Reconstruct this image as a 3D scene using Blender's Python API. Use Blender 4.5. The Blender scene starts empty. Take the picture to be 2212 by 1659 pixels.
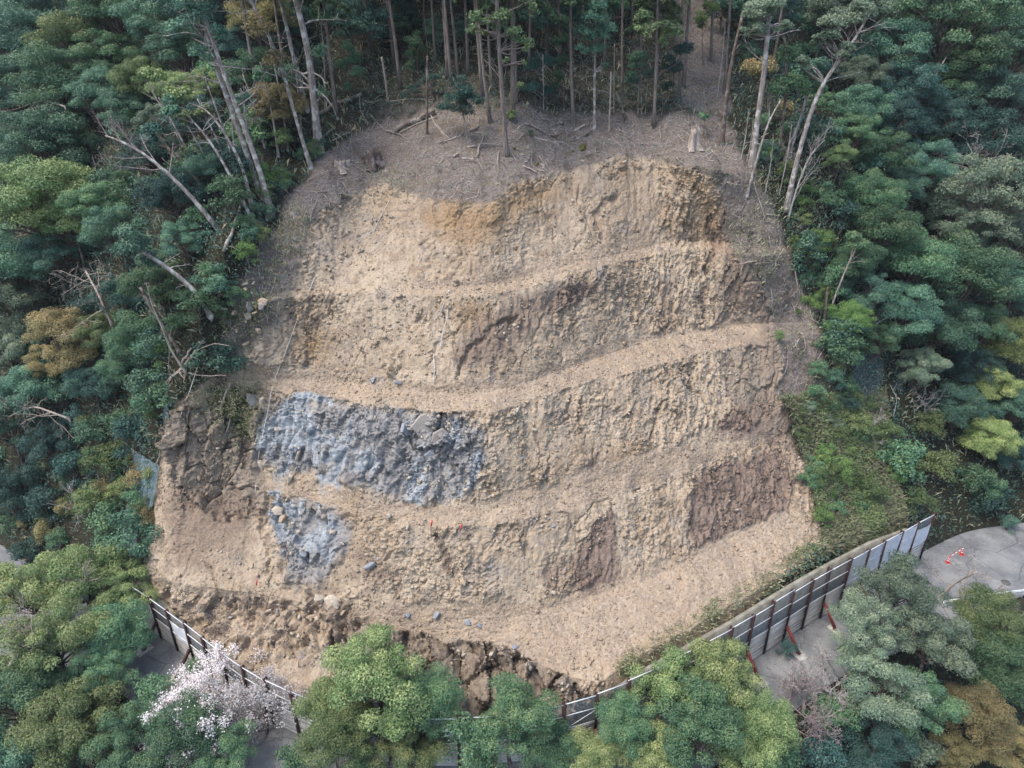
import bpy, math, random
import numpy as np
from mathutils import Vector

# ------------------------------------------------------------------ camera, sky, sun, exposure
SC = bpy.context.scene
COL = SC.collection
CAM_H, PITCH, FPX = 44.0, math.radians(27.0), 1538.0      # FPX: focal length for a 2212 px wide picture
cam = bpy.data.cameras.new('camera')
cam.lens = 36.0 * FPX / 2212.0
cam.sensor_width = 36.0
cam.clip_start, cam.clip_end = 0.5, 3000.0
camo = bpy.data.objects.new('camera', cam)
camo.location = (0, 0, CAM_H)
camo.rotation_euler = (math.pi / 2 - PITCH, 0, 0)
COL.objects.link(camo)
SC.camera = camo

SUN_EL, SUN_AZ = math.radians(64), math.radians(-112)     # azimuth measured from +Y towards +X
world = bpy.data.worlds.new('World')
SC.world = world
world.use_nodes = True
wn = world.node_tree
for n in list(wn.nodes):
    wn.nodes.remove(n)
sky = wn.nodes.new('ShaderNodeTexSky')
sky.sky_type = 'NISHITA'
sky.sun_disc = False
sky.sun_elevation = SUN_EL
sky.sun_rotation = SUN_AZ
sky.air_density, sky.dust_density, sky.ozone_density = 1.0, 3.0, 1.0
bg = wn.nodes.new('ShaderNodeBackground')
bg.inputs['Strength'].default_value = 0.15
wo = wn.nodes.new('ShaderNodeOutputWorld')
wn.links.new(sky.outputs[0], bg.inputs[0])
wn.links.new(bg.outputs[0], wo.inputs[0])

sun = bpy.data.lights.new('sun', 'SUN')
sun.energy = 1.4
sun.angle = math.radians(26)
sun.color = (1.0, 0.94, 0.86)
suno = bpy.data.objects.new('sun', sun)
sd = Vector((math.sin(SUN_AZ) * math.cos(SUN_EL), math.cos(SUN_AZ) * math.cos(SUN_EL), math.sin(SUN_EL)))
suno.rotation_euler = sd.to_track_quat('Z', 'Y').to_euler()
suno.location = (-30, -30, 90)
COL.objects.link(suno)

SC.view_settings.view_transform = 'Standard'
SC.view_settings.look = 'None'
SC.view_settings.exposure = 1.12
SC.view_settings.gamma = 1.0
SC.render.engine = 'CYCLES'
SC.cycles.max_bounces = 5
SC.cycles.diffuse_bounces = 3
SC.cycles.glossy_bounces = 2
SC.cycles.transmission_bounces = 3
SC.cycles.transparent_max_bounces = 12
SC.cycles.use_adaptive_sampling = True
SC.cycles.adaptive_threshold = 0.02
SC.cycles.use_denoising = True
SC.cycles.denoising_input_passes = 'RGB_ALBEDO_NORMAL'
SC.cycles.denoising_prefilter = 'ACCURATE'

# ------------------------------------------------------------------ numeric helpers
RNG = np.random.default_rng(11)
CP, SP = math.cos(PITCH), math.sin(PITCH)


def ray(ox, oy):
    u, v = (ox - 1106.0) / FPX, (829.5 - oy) / FPX
    return np.array([u, CP + SP * v, -SP + CP * v])


def P(ox, oy, z):
    d = ray(ox, oy)
    t = (z - CAM_H) / d[2]
    return (d[0] * t, d[1] * t, z)


def project(V):
    q = V - np.array([0, 0, CAM_H])
    up = q[:, 1] * SP + q[:, 2] * CP
    fw = np.maximum(q[:, 1] * CP - q[:, 2] * SP, 0.1)
    return 1106 + FPX * q[:, 0] / fw, 829.5 - FPX * up / fw


def Z(region, zx, zy):           # enlarged view of the photograph -> overview coordinates
    rx, ry = {1: (0, 0), 2: (734.4, 0), 3: (1468.9, 0), 4: (0, 553), 5: (734.4, 553), 6: (1468.9, 553),
              7: (0, 1106), 8: (734.4, 1106), 9: (1468.9, 1106)}[region]
    return rx + .336 * zx, ry + .336 * zy


def U(zx, zy):
    return 673.9 + .2734 * zx, 86.4 + .2734 * zy


def _h(i, j, k, seed):
    n = (i.astype(np.uint32) * np.uint32(374761393) + j.astype(np.uint32) * np.uint32(668265263)
         + k.astype(np.uint32) * np.uint32(2147483647) + np.uint32((seed * 974634721 + 12345) % 4294967296))
    n = (n ^ (n >> np.uint32(13))) * np.uint32(1274126177)
    n = (n ^ (n >> np.uint32(16))) * np.uint32(2246822519)
    n = n ^ (n >> np.uint32(15))
    return n.astype(np.float64) / 4294967296.0


def vnoise(p, seed=0):
    f = np.floor(p)
    i = f.astype(np.int64)
    t = p - f
    t = t * t * (3 - 2 * t)
    r = 0
    for a in (0, 1):
        wa = t[:, 0] if a else 1 - t[:, 0]
        for b in (0, 1):
            wb = t[:, 1] if b else 1 - t[:, 1]
            for c in (0, 1):
                wc = t[:, 2] if c else 1 - t[:, 2]
                r = r + wa * wb * wc * _h(i[:, 0] + a, i[:, 1] + b, i[:, 2] + c, seed)
    return r * 2 - 1


def fbm(p, octaves=4, seed=0, gain=.5):
    r, a, s = 0, 1.0, 0
    for o in range(octaves):
        r = r + a * vnoise(p * (2.03 ** o) + 7.3 * o, seed + o)
        s += a
        a *= gain
    return r / s


def worley(p, seed=0):
    """nearest-cell distance, second distance, cell random, offset from the cell's point"""
    f = np.floor(p).astype(np.int64)
    n = len(p)
    d1 = np.full(n, 9e9); d2 = np.full(n, 9e9); rid = np.zeros(n); off = np.zeros((n, 3))
    for a in (-1, 0, 1):
        for b in (-1, 0, 1):
            for c in (-1, 0, 1):
                i, j, k = f[:, 0] + a, f[:, 1] + b, f[:, 2] + c
                h1 = _h(i, j, k, seed)
                q = np.stack([i + h1, j + _h(i, j, k, seed + 1), k + _h(i, j, k, seed + 2)], 1)
                o = p - q
                d = (o * o).sum(1)
                m = d < d1
                d2 = np.where(m, d1, np.minimum(d2, d))
                d1 = np.where(m, d, d1)
                rid = np.where(m, h1, rid)
                off[m] = o[m]
    return np.sqrt(d1), np.sqrt(d2), rid, off


def facets(p, seed, tilt=.6):
    """blocky rock relief: every cell is a tilted flat face"""
    d1, d2, r, o = worley(p, seed)
    r2 = (r * 7.13) % 1.0
    r3 = (r * 13.7) % 1.0
    r4 = (r * 29.3) % 1.0
    return (r - .5) + tilt * (o[:, 0] * (r2 - .5) + o[:, 1] * (r3 - .5) + o[:, 2] * (r4 - .5)) * 2, d2 - d1


def sstep(a, b, x):
    t = np.clip((x - a) / (b - a), 0, 1)
    return t * t * (3 - 2 * t)


def in_poly(px, py, poly):
    r = np.zeros(len(px), bool)
    n = len(poly)
    for i in range(n):
        x1, y1 = poly[i]
        x2, y2 = poly[(i + 1) % n]
        if y1 == y2:
            continue
        c = ((y1 > py) != (y2 > py)) & (px < (x2 - x1) * (py - y1) / (y2 - y1) + x1)
        r ^= c
    return r


def near_line(px, py, line, w):
    best = np.full(len(px), 1e9)
    for (x1, y1), (x2, y2) in zip(line[:-1], line[1:]):
        dx, dy = x2 - x1, y2 - y1
        t = np.clip(((px - x1) * dx + (py - y1) * dy) / (dx * dx + dy * dy), 0, 1)
        best = np.minimum(best, np.hypot(px - x1 - t * dx, py - y1 - t * dy))
    return 1 - sstep(w * .5, w * 1.2, best)


# ------------------------------------------------------------------ mesh helpers
def mesh_np(name, V, F, mats=(), attrs=None, smooth=False, mat_index=None):
    """V (n,3); F is (m,4) or (m,3) or a list of such arrays."""
    me = bpy.data.meshes.new(name)
    Fs = F if isinstance(F, list) else [F]
    Fs = [np.asarray(f, np.int32) for f in Fs if len(f)]
    loops = np.concatenate([f.ravel() for f in Fs])
    tot = np.concatenate([np.full(len(f), f.shape[1], np.int32) for f in Fs])
    start = np.concatenate([[0], np.cumsum(tot)[:-1]]).astype(np.int32)
    me.vertices.add(len(V))
    me.vertices.foreach_set('co', np.asarray(V, np.float32).ravel())
    me.loops.add(len(loops))
    me.loops.foreach_set('vertex_index', loops)
    me.polygons.add(len(tot))
    me.polygons.foreach_set('loop_start', start)
    me.polygons.foreach_set('loop_total', tot)
    if smooth:
        me.polygons.foreach_set('use_smooth', np.ones(len(tot), bool))
    for m in mats:
        me.materials.append(m)
    if mat_index is not None:
        me.polygons.foreach_set('material_index', np.asarray(mat_index, np.int32))
    me.update(calc_edges=True)
    for k, (dom, arr) in (attrs or {}).items():
        arr = np.asarray(arr, np.float32)
        if arr.ndim == 1:
            a = me.attributes.new(k, 'FLOAT', dom)
            a.data.foreach_set('value', arr)
        else:
            a = me.attributes.new(k, 'FLOAT_COLOR', dom)
            a.data.foreach_set('color', arr.ravel())
    return me


def link(name, me, parent=None, loc=None):
    o = bpy.data.objects.new(name, me)
    COL.objects.link(o)
    if parent is not None:
        o.parent = parent
    if loc is not None:
        o.location = loc
    return o


def tag(o, label=None, cat=None, group=None, kind=None):
    if label: o['label'] = label
    if cat: o['category'] = cat
    if group: o['group'] = group
    if kind: o['kind'] = kind
    return o


def empty(name, loc, label, cat, group=None):
    o = bpy.data.objects.new(name, None)
    o.empty_display_size = .3
    o.location = loc
    COL.objects.link(o)
    return tag(o, label, cat, group)


def copy_tree(root):
    c = root.copy()
    COL.objects.link(c)
    for ch in root.children:
        d = ch.copy()
        COL.objects.link(d)
        d.parent = c
        for g in ch.children:
            e = g.copy()
            COL.objects.link(e)
            e.parent = d
    return c


class Geo:
    """collects vertices and faces of one mesh"""
    def __init__(s):
        s.V, s.Q, s.T, s.n = [], [], [], 0
        s.qm, s.tm = [], []

    def add(s, V, Q=None, T=None, m=0):
        V = np.asarray(V, float)
        if Q is not None and len(Q):
            s.Q.append(np.asarray(Q) + s.n); s.qm.append(np.full(len(Q), m))
        if T is not None and len(T):
            s.T.append(np.asarray(T) + s.n); s.tm.append(np.full(len(T), m))
        s.V.append(V); s.n += len(V)

    def tube(s, path, rad, sides=6, m=0, cap=True):
        path = np.asarray(path, float); n = len(path)
        rad = np.broadcast_to(np.asarray(rad, float), (n,))
        t = np.gradient(path, axis=0)
        t /= np.linalg.norm(t, axis=1)[:, None] + 1e-9
        ref = np.array([0., 0, 1]) if abs(t[n // 2, 2]) < .85 else np.array([1., 0, 0])
        a = np.cross(t, ref); a /= np.linalg.norm(a, axis=1)[:, None] + 1e-9
        b = np.cross(t, a)
        ang = np.arange(sides) * 2 * math.pi / sides
        V = path[:, None] + rad[:, None, None] * (np.cos(ang)[None, :, None] * a[:, None] + np.sin(ang)[None, :, None] * b[:, None])
        i = np.arange(n - 1)[:, None] * sides; j = np.arange(sides)[None]; j2 = (j + 1) % sides
        Q = np.stack([i + j, i + j2, i + sides + j2, i + sides + j], -1).reshape(-1, 4)
        V = V.reshape(-1, 3)
        T = None
        if cap and sides > 3:
            V = np.vstack([V, path[-1:], path[:1]])
            k = n * sides; e = (n - 1) * sides
            T = [[e + q, e + (q + 1) % sides, k] for q in range(sides)] + [[(q + 1) % sides, q, k + 1] for q in range(sides)]
        s.add(V, Q, T, m)

    def box(s, c, size, axes=None, m=0):
        c = np.asarray(c, float); h = np.asarray(size, float) / 2
        ax = np.eye(3) if axes is None else np.asarray(axes, float)
        sg = np.array([[-1, -1, -1], [1, -1, -1], [1, 1, -1], [-1, 1, -1], [-1, -1, 1], [1, -1, 1], [1, 1, 1], [-1, 1, 1]])
        V = c + (sg * h) @ ax
        s.add(V, [[0, 3, 2, 1], [4, 5, 6, 7], [0, 1, 5, 4], [1, 2, 6, 5], [2, 3, 7, 6], [3, 0, 4, 7]], None, m)

    def mesh(s, name, mats, attrs=None, smooth=False, off=(0, 0, 0)):
        V = np.vstack(s.V) - np.asarray(off)
        F, mi = [], []
        if s.Q:
            F.append(np.vstack(s.Q)); mi += s.qm
        if s.T:
            F.append(np.vstack(s.T)); mi += s.tm
        return mesh_np(name, V, F, mats, attrs, smooth, np.concatenate(mi) if len(mats) > 1 else None)

    def nfaces(s):
        return sum(len(q) for q in s.Q) + sum(len(q) for q in s.T)


# ------------------------------------------------------------------ materials
class NT:
    def __init__(s, name, rough=.9, spec=.2):
        s.m = bpy.data.materials.new(name)
        s.m.use_nodes = True
        s.t = s.m.node_tree
        s.b = s.t.nodes['Principled BSDF']
        s.out = s.t.nodes['Material Output']
        s.b.inputs['Roughness'].default_value = rough
        s.b.inputs['Specular IOR Level'].default_value = spec

    def n(s, typ, **kw):
        x = s.t.nodes.new(typ)
        for k, v in kw.items():
            setattr(x, k, v)
        return x

    def put(s, sock, v):
        if hasattr(v, 'is_output'):
            s.t.links.new(v, sock)
        elif isinstance(v, (tuple, list)) and len(v) == 3 and sock.type == 'RGBA':
            sock.default_value = (*v, 1)
        else:
            sock.default_value = v

    def mix(s, f, a, b, mode='MIX'):
        x = s.n('ShaderNodeMix', data_type='RGBA', blend_type=mode)
        s.put(x.inputs[0], f); s.put(x.inputs[6], a); s.put(x.inputs[7], b)
        return x.outputs[2]

    def math(s, op, a, b=0.0, clamp=False):
        x = s.n('ShaderNodeMath', operation=op, use_clamp=clamp)
        s.put(x.inputs[0], a); s.put(x.inputs[1], b)
        return x.outputs[0]

    def ramp(s, v, lo, hi, a=0.0, b=1.0):
        x = s.n('ShaderNodeMapRange', interpolation_type='SMOOTHSTEP')
        s.put(x.inputs[0], v)
        for i, q in enumerate((lo, hi, a, b)):
            x.inputs[i + 1].default_value = q
        return x.outputs[0]

    def co(s, kind='Object'):
        return s.n('ShaderNodeTexCoord').outputs[kind]

    def noise(s, scale, detail=4, vec=None, rough=.55):
        x = s.n('ShaderNodeTexNoise')
        x.inputs['Scale'].default_value = scale
        x.inputs['Detail'].default_value = detail
        x.inputs['Roughness'].default_value = rough
        s.t.links.new(vec if vec is not None else s.co(), x.inputs['Vector'])
        return x.outputs['Fac']

    def scaled(s, v, sc):
        x = s.n('ShaderNodeMapping')
        s.put(x.inputs['Vector'], v)
        x.inputs['Scale'].default_value = sc
        return x.outputs[0]

    def attr(s, name):
        return s.n('ShaderNodeAttribute', attribute_name=name)

    def bump(s, h, strength=.5, dist=.05):
        x = s.n('ShaderNodeBump')
        x.inputs['Strength'].default_value = strength
        x.inputs['Distance'].default_value = dist
        s.put(x.inputs['Height'], h)
        s.t.links.new(x.outputs[0], s.b.inputs['Normal'])

    def color(s, c):
        s.put(s.b.inputs['Base Color'], c)
        return s.m


def ground_material():
    k = NT('hillside_ground', .95, .1)
    pos = k.co()
    a1 = k.n('ShaderNodeSeparateColor'); k.t.links.new(k.attr('zone_a').outputs['Color'], a1.inputs[0])
    a2 = k.n('ShaderNodeSeparateColor'); k.t.links.new(k.attr('zone_b').outputs['Color'], a2.inputs[0])
    a3 = k.n('ShaderNodeSeparateColor'); k.t.links.new(k.attr('zone_c').outputs['Color'], a3.inputs[0])
    n_big = k.noise(.16, 4)
    n_mid = k.noise(.9, 5)
    n_small = k.noise(5.5, 5, rough=.65)
    n_grain = k.noise(17, 3, rough=.7)
    strat = k.noise(1.0, 5, k.scaled(pos, (3.2, 1.0, .38)), .6)
    vor = k.n('ShaderNodeTexVoronoi'); vor.inputs['Scale'].default_value = 5.5
    k.t.links.new(pos, vor.inputs['Vector'])
    vsep = k.n('ShaderNodeSeparateColor'); k.t.links.new(vor.outputs['Color'], vsep.inputs[0])
    stone = vsep.outputs[0]
    # excavated earth
    tan = k.mix(k.ramp(n_big, .35, .65), (.345, .265, .185), (.44, .355, .26))
    tan = k.mix(k.ramp(n_mid, .5, .72, 0, .7), tan, (.225, .16, .105))
    tan = k.mix(k.ramp(k.noise(.45, 4), .52, .7, 0, .6), tan, (.31, .275, .245))
    streak = k.noise(1.0, 5, k.scaled(pos, (2.2, .9, .16)), .6)
    tan = k.mix(k.ramp(streak, .52, .7, 0, .55), tan, (.245, .185, .13))
    tan = k.mix(k.ramp(streak, .46, .3, 0, .5), tan, (.43, .36, .28))
    tan = k.mix(k.ramp(strat, .55, .72, 0, .45), tan, (.20, .15, .105))
    tan = k.mix(k.ramp(stone, .72, .95, 0, .55), tan, (.42, .365, .29))
    tan = k.mix(k.ramp(stone, .2, .03, 0, .5), tan, (.15, .125, .105))
    def zone(col, c, m, lo=.32, hi=.62, wob=.5, nz=None):
        v = k.math('ADD', m, k.math('MULTIPLY', k.math('SUBTRACT', nz if nz is not None else n_mid, .5), wob))
        return k.mix(k.ramp(v, lo, hi), col, c)
    slab = k.mix(k.ramp(strat, .35, .65), (.29, .235, .175), (.24, .20, .16))
    slab = k.mix(k.ramp(n_small, .5, .7, 0, .5), slab, (.22, .18, .15))
    c = zone(tan, slab, a3.outputs['Red'])
    ochre = k.mix(k.ramp(n_small, .35, .65), (.26, .165, .09), (.33, .245, .155))
    c = zone(c, ochre, a2.outputs['Green'], .25, 1.05, 1.1)
    soil = k.mix(k.ramp(n_small, .4, .65), (.195, .145, .108), (.265, .205, .155))
    c = zone(c, soil, a3.outputs['Green'], .25, 1.1, 1.0)
    c = zone(c, k.mix(k.ramp(n_small, .4, .62), (.215, .215, .22), (.30, .285, .265)), k.attr('zone_a').outputs['Alpha'], .3, .8, .8)
    blue = k.mix(k.ramp(strat, .38, .62), (.225, .258, .292), (.375, .395, .405))
    blue = k.mix(k.ramp(stone, .6, .95, 0, .75), blue, (.36, .38, .40))
    blue = k.mix(k.ramp(n_small, .55, .72, 0, .6), blue, (.34, .30, .25))
    blue = k.mix(k.ramp(k.noise(.8, 4), .54, .66, 0, .75), blue, (.36, .31, .24))
    blue = k.mix(k.ramp(k.noise(1.3, 3), .62, .7, 0, .7), blue, (.31, .205, .12))
    c = zone(c, blue, a1.outputs['Red'], .3, .75, 1.3)
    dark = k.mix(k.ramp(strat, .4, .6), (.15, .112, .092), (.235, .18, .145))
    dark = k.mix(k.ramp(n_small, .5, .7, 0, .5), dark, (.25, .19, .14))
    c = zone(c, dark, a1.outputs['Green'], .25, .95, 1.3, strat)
    grav = k.mix(k.ramp(n_mid, .4, .65), (.36, .28, .20), (.31, .248, .19))
    grav = k.mix(k.ramp(stone, .55, .95, 0, .6), grav, (.45, .37, .29))
    grav = k.mix(k.ramp(n_grain, .52, .7, 0, .6), grav, (.235, .185, .145))
    c = zone(c, grav, a1.outputs['Blue'], .35, .7, .6)
    lit = k.mix(k.ramp(n_small, .38, .62), (.115, .095, .082), (.215, .185, .165))
    lit = k.mix(k.ramp(n_grain, .55, .68, 0, .8), lit, (.30, .265, .235))
    lit = k.mix(k.ramp(n_mid, .5, .7, 0, .7), lit, (.15, .122, .08))
    lit = k.mix(k.ramp(k.noise(.5, 4), .5, .68, 0, .7), lit, (.105, .085, .072))
    c = zone(c, lit, a2.outputs['Red'], .25, .8, .9)
    moss = k.mix(k.ramp(n_small, .4, .65), (.055, .06, .025), (.12, .115, .05))
    c = zone(c, moss, a2.outputs['Blue'], .4, .75, .9)
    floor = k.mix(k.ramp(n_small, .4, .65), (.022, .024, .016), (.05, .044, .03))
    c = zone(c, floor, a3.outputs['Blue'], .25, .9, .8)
    vein = k.mix(k.ramp(n_grain, .35, .7, .82, 1.12), c, c)
    g = k.n('ShaderNodeHueSaturation'); k.put(g.inputs['Color'], vein)
    k.put(g.inputs['Value'], k.ramp(n_grain, .3, .72, .78, 1.2))
    h = k.math('ADD', k.math('MULTIPLY', n_grain, .5), k.math('MULTIPLY', n_small, 1.0))
    h = k.math('ADD', h, k.math('MULTIPLY', vor.outputs['Distance'], -.5))
    k.bump(h, .55, .12)
    return k.color(g.outputs[0])


def leaf_material(name, c1, c2, tip, trans=.25, rough=.5):
    c1, c2, tip = [tuple(min(v * (1.95 if 'blossom' not in name else 1.0), .85) for v in c) for c in (c1, c2, tip)]
    k = NT(name, rough, .35)
    t = k.attr('tint').outputs['Fac']
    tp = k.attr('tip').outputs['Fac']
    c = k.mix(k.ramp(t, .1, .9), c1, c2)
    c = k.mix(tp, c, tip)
    oi = k.n('ShaderNodeObjectInfo').outputs['Random']
    hs = k.n('ShaderNodeHueSaturation')
    k.put(hs.inputs['Color'], c)
    k.put(hs.inputs['Hue'], k.ramp(oi, 0, 1, .485, .512))
    k.put(hs.inputs['Value'], k.ramp(k.math('FRACT', k.math('MULTIPLY', oi, 7.31)), 0, 1, .72, 1.3))
    c = hs.outputs[0]
    k.color(c)
    tr = k.n('ShaderNodeBsdfTranslucent')
    k.put(tr.inputs['Color'], c)
    mx = k.n('ShaderNodeMixShader')
    mx.inputs[0].default_value = trans
    k.t.links.new(k.b.outputs[0], mx.inputs[1])
    k.t.links.new(tr.outputs[0], mx.inputs[2])
    k.t.links.new(mx.outputs[0], k.out.inputs[0])
    return k.m


def bark_material(name, a, b, spot=None, sc=1.0):
    k = NT(name, .92, .15)
    pos = k.co()
    n = k.noise(1.0, 5, k.scaled(pos, (7 * sc, 7 * sc, 1.3 * sc)), .65)
    c = k.mix(k.ramp(n, .38, .62), a, b)
    if spot:
        c = k.mix(k.ramp(k.noise(1.7 * sc, 4), .5, .62), c, spot)
    k.bump(n, .6, .04)
    return k.color(c)


def plain(name, a, b, scale=4, rough=.8, metal=0.0, spec=.3, stretch=None, bump=.2):
    k = NT(name, rough, spec)
    k.b.inputs['Metallic'].default_value = metal
    v = k.co()
    if stretch:
        v = k.scaled(v, stretch)
    n = k.noise(scale, 5, v, .6)
    c = k.mix(k.ramp(n, .35, .66), a, b)
    if bump:
        k.bump(n, bump, .02)
    return k.color(c)


def net_material(name, a, b, alpha, scale):
    k = NT(name, .6, .3)
    n = k.noise(3, 4)
    k.color(k.mix(k.ramp(n, .35, .65), a, b))
    k.put(k.b.inputs['Alpha'], k.ramp(k.noise(scale, 3), .3, .7, alpha - .15, alpha + .15))
    return k.m


def stone_material(name, a, b, c3, moss=0.0):
    k = NT(name, .9, .15)
    n = k.noise(1.6, 5, rough=.62)
    c = k.mix(k.ramp(n, .35, .6), a, b)
    c = k.mix(k.ramp(k.noise(6, 5), .5, .7, 0, .7), c, c3)
    if moss:
        g = k.n('ShaderNodeNewGeometry')
        s = k.n('ShaderNodeSeparateXYZ'); k.t.links.new(g.outputs['Normal'], s.inputs[0])
        c = k.mix(k.ramp(k.math('ADD', s.outputs[2], k.math('MULTIPLY', n, .8)), .7, 1.1, 0, moss), c, (.10, .095, .025))
    k.bump(k.noise(9, 5, rough=.7), .5, .05)
    return k.color(c)


M = {}
M['ground'] = ground_material()
M['teal'] = leaf_material('teal_leaf', (.031, .078, .058), (.064, .126, .084), (.12, .18, .105))
M['mid'] = leaf_material('green_leaf', (.032, .078, .046), (.066, .126, .066), (.14, .18, .075))
M['yellow'] = leaf_material('yellow_green_leaf', (.056, .094, .040), (.118, .156, .064), (.215, .215, .095))
M['grey'] = leaf_material('grey_green_leaf', (.055, .088, .062), (.105, .140, .096), (.18, .20, .12))
M['bright'] = leaf_material('bright_leaf', (.048, .098, .034), (.088, .145, .046), (.14, .18, .06), .35)
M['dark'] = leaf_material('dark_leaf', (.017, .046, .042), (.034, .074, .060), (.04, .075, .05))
M['brown'] = leaf_material('rusty_leaf', (.105, .100, .046), (.155, .140, .066), (.20, .130, .060))
M['pale'] = leaf_material('pale_yellow_leaf', (.085, .125, .045), (.17, .20, .075), (.32, .33, .14))
M['conifer'] = leaf_material('conifer_needles', (.035, .070, .036), (.078, .118, .052), (.12, .15, .06), .15, .6)
M['sprig'] = leaf_material('undergrowth_leaf', (.045, .075, .032), (.09, .125, .05), (.15, .15, .06), .3)
M['grass'] = leaf_material('dry_grass', (.12, .135, .085), (.21, .21, .14), (.27, .25, .17), .3, .7)
M['blossom'] = leaf_material('cherry_blossom', (.72, .69, .68), (.83, .81, .80), (.66, .50, .51), .3, .7)
M['bark_pale'] = bark_material('pale_lichen_bark', (.20, .17, .15), (.34, .305, .28), (.52, .50, .47))
M['bark_brown'] = bark_material('brown_bark', (.085, .062, .05), (.16, .125, .105), (.24, .21, .19))
M['bark_cedar'] = bark_material('cedar_bark', (.14, .115, .10), (.25, .215, .195))
M['bark_dead'] = bark_material('weathered_dead_wood', (.27, .22, .18), (.42, .37, .33))
M['twig'] = bark_material('grey_twigs', (.32, .29, .27), (.48, .45, .43))
M['twig_pink'] = bark_material('pinkish_twigs', (.23, .18, .17), (.37, .31, .31))
M['log'] = bark_material('fallen_log_bark', (.13, .10, .08), (.25, .21, .18), (.36, .33, .30), .6)
M['rust'] = plain('rusty_steel', (.030, .014, .012), (.075, .032, .024), 6, .75, .0, .35)
M['redlead'] = plain('red_primer', (.17, .028, .022), (.25, .06, .05), 5, .65)
M['board'] = plain('weathered_boards', (.46, .44, .41), (.62, .60, .56), 2.2, .9, stretch=(.5, .5, 14))
M['wmetal'] = plain('white_pipe', (.58, .60, .62), (.72, .73, .74), 5, .5, bump=0)
M['mesh'] = net_material('wire_mesh_panel', (.30, .33, .35), (.40, .43, .45), .42, 30)
M['sheet'] = plain('white_sheet', (.62, .65, .69), (.74, .76, .79), 1.5, .7)
M['net'] = net_material('green_blue_netting', (.11, .18, .205), (.21, .28, .31), .5, 7)
M['netdark'] = net_material('dark_netting', (.05, .09, .10), (.09, .14, .15), .4, 9)
M['concrete'] = plain('old_concrete', (.17, .16, .12), (.29, .27, .22), 1.3, .9)
M['pad'] = plain('light_concrete', (.42, .41, .37), (.55, .54, .50), 4, .9)
def asphalt_material():
    k = NT('grey_asphalt', .9, .2)
    c = k.mix(k.ramp(k.noise(.5, 5), .35, .65), (.15, .16, .168), (.235, .24, .24))
    c = k.mix(k.ramp(k.noise(.22, 3), .56, .6, 0, .45), c, (.12, .125, .13))
    c = k.mix(k.ramp(k.noise(1.6, 6, rough=.7), .58, .7, 0, .55), c, (.20, .175, .14))
    v = k.n('ShaderNodeTexVoronoi', feature='DISTANCE_TO_EDGE'); v.inputs['Scale'].default_value = .35
    w_ = k.n('ShaderNodeTexNoise'); w_.inputs['Scale'].default_value = 1.4
    k.t.links.new(k.co(), w_.inputs['Vector'])
    k.t.links.new(k.mix(.25, k.co(), w_.outputs['Color']), v.inputs['Vector'])
    c = k.mix(k.ramp(v.outputs['Distance'], .012, .004, 0, .7), c, (.07, .07, .07))
    k.bump(k.noise(40, 2), .3, .01)
    return k.color(c)


M['asphalt'] = asphalt_material()
M['rock_pale'] = stone_material('pale_rock', (.38, .33, .26), (.47, .41, .33), (.27, .23, .19))
M['rock_tan'] = stone_material('tan_rock', (.31, .24, .17), (.39, .31, .23), (.24, .18, .13))
M['rock_blue'] = stone_material('blue_grey_rock', (.185, .205, .24), (.28, .295, .32), (.36, .355, .34))
M['rock_dun'] = stone_material('dun_rock', (.30, .27, .235), (.36, .33, .295), (.25, .225, .20))
M['rock_grey'] = stone_material('grey_rock', (.24, .23, .21), (.36, .34, .31), (.18, .16, .14), .5)
M['rock_moss'] = stone_material('mossy_rock', (.12, .11, .05), (.17, .15, .06), (.09, .085, .03), .9)
M['rope'] = plain('pale_rope', (.5, .5, .48), (.62, .62, .6), 8, .8, bump=0)
M['cone'] = plain('cone_red', (.62, .05, .04), (.70, .07, .05), 4, .5, bump=0)
M['white'] = plain('reflective_white', (.72, .72, .72), (.8, .8, .8), 4, .5, bump=0)
M['tape'] = plain('pink_red_tape', (.75, .09, .07), (.8, .12, .10), 4, .6, bump=0)
M['iron'] = plain('iron_cover', (.09, .085, .08), (.14, .13, .12), 6, .6)

# ------------------------------------------------------------------ the hillside
_FX = [-400, -120, -60, -45, -36, -30, -26, -22.2, -19.1, -15, -10.9, -5.6, -2, 3, 6.75, 15, 24, 31, 38, 44, 52, 70, 130, 400]
_FY = [180, 96, 60, 50.3, 46, 43, 40.2, 37.5, 35.1, 32.9, 31.3, 30.5, 30.6, 31.2, 32.6, 37, 42.9, 47, 51.3, 54.5, 56, 60, 78, 160]


def smooth_curve(fn, x, w):
    x = np.asarray(x, float)
    return sum(fn(x + d * w) for d in (-1, -.5, 0, .5, 1)) / 5


def yf(x):
    """line of the barrier fence along the inner edge of the road"""
    return smooth_curve(lambda q: np.interp(q, _FX, _FY), x, 2.0)


XD = np.concatenate([np.arange(-31, 29, .08)])
gl, gr = [-31.0], [float(XD[-1])]
st = .1
while gl[-1] > -400:
    st = min(st * 1.06, 12.0); gl.append(gl[-1] - st)
st = .1
while gr[-1] < 400:
    st = min(st * 1.06, 12.0); gr.append(gr[-1] + st)
X = np.concatenate([np.array(gl[1:])[::-1], XD, np.array(gr[1:])])
NX = len(X)


def side(z, left, right):
    """contour z outside the cut: (x, setback behind the fence per metre of height)"""
    out = []
    for x, k in left + right:
        out.append((x, float(yf(x)) + 1.2 + z * k, z))
    return out


SL = [(-400, 1.2), (-130, 1.15), (-75, 1.05), (-55, 1.0), (-46, .92), (-39, .78), (-33, .62)]
SR = [(30, .76), (36, .8), (44, .9), (60, 1.0), (130, 1.1), (400, 1.2)]


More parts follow.
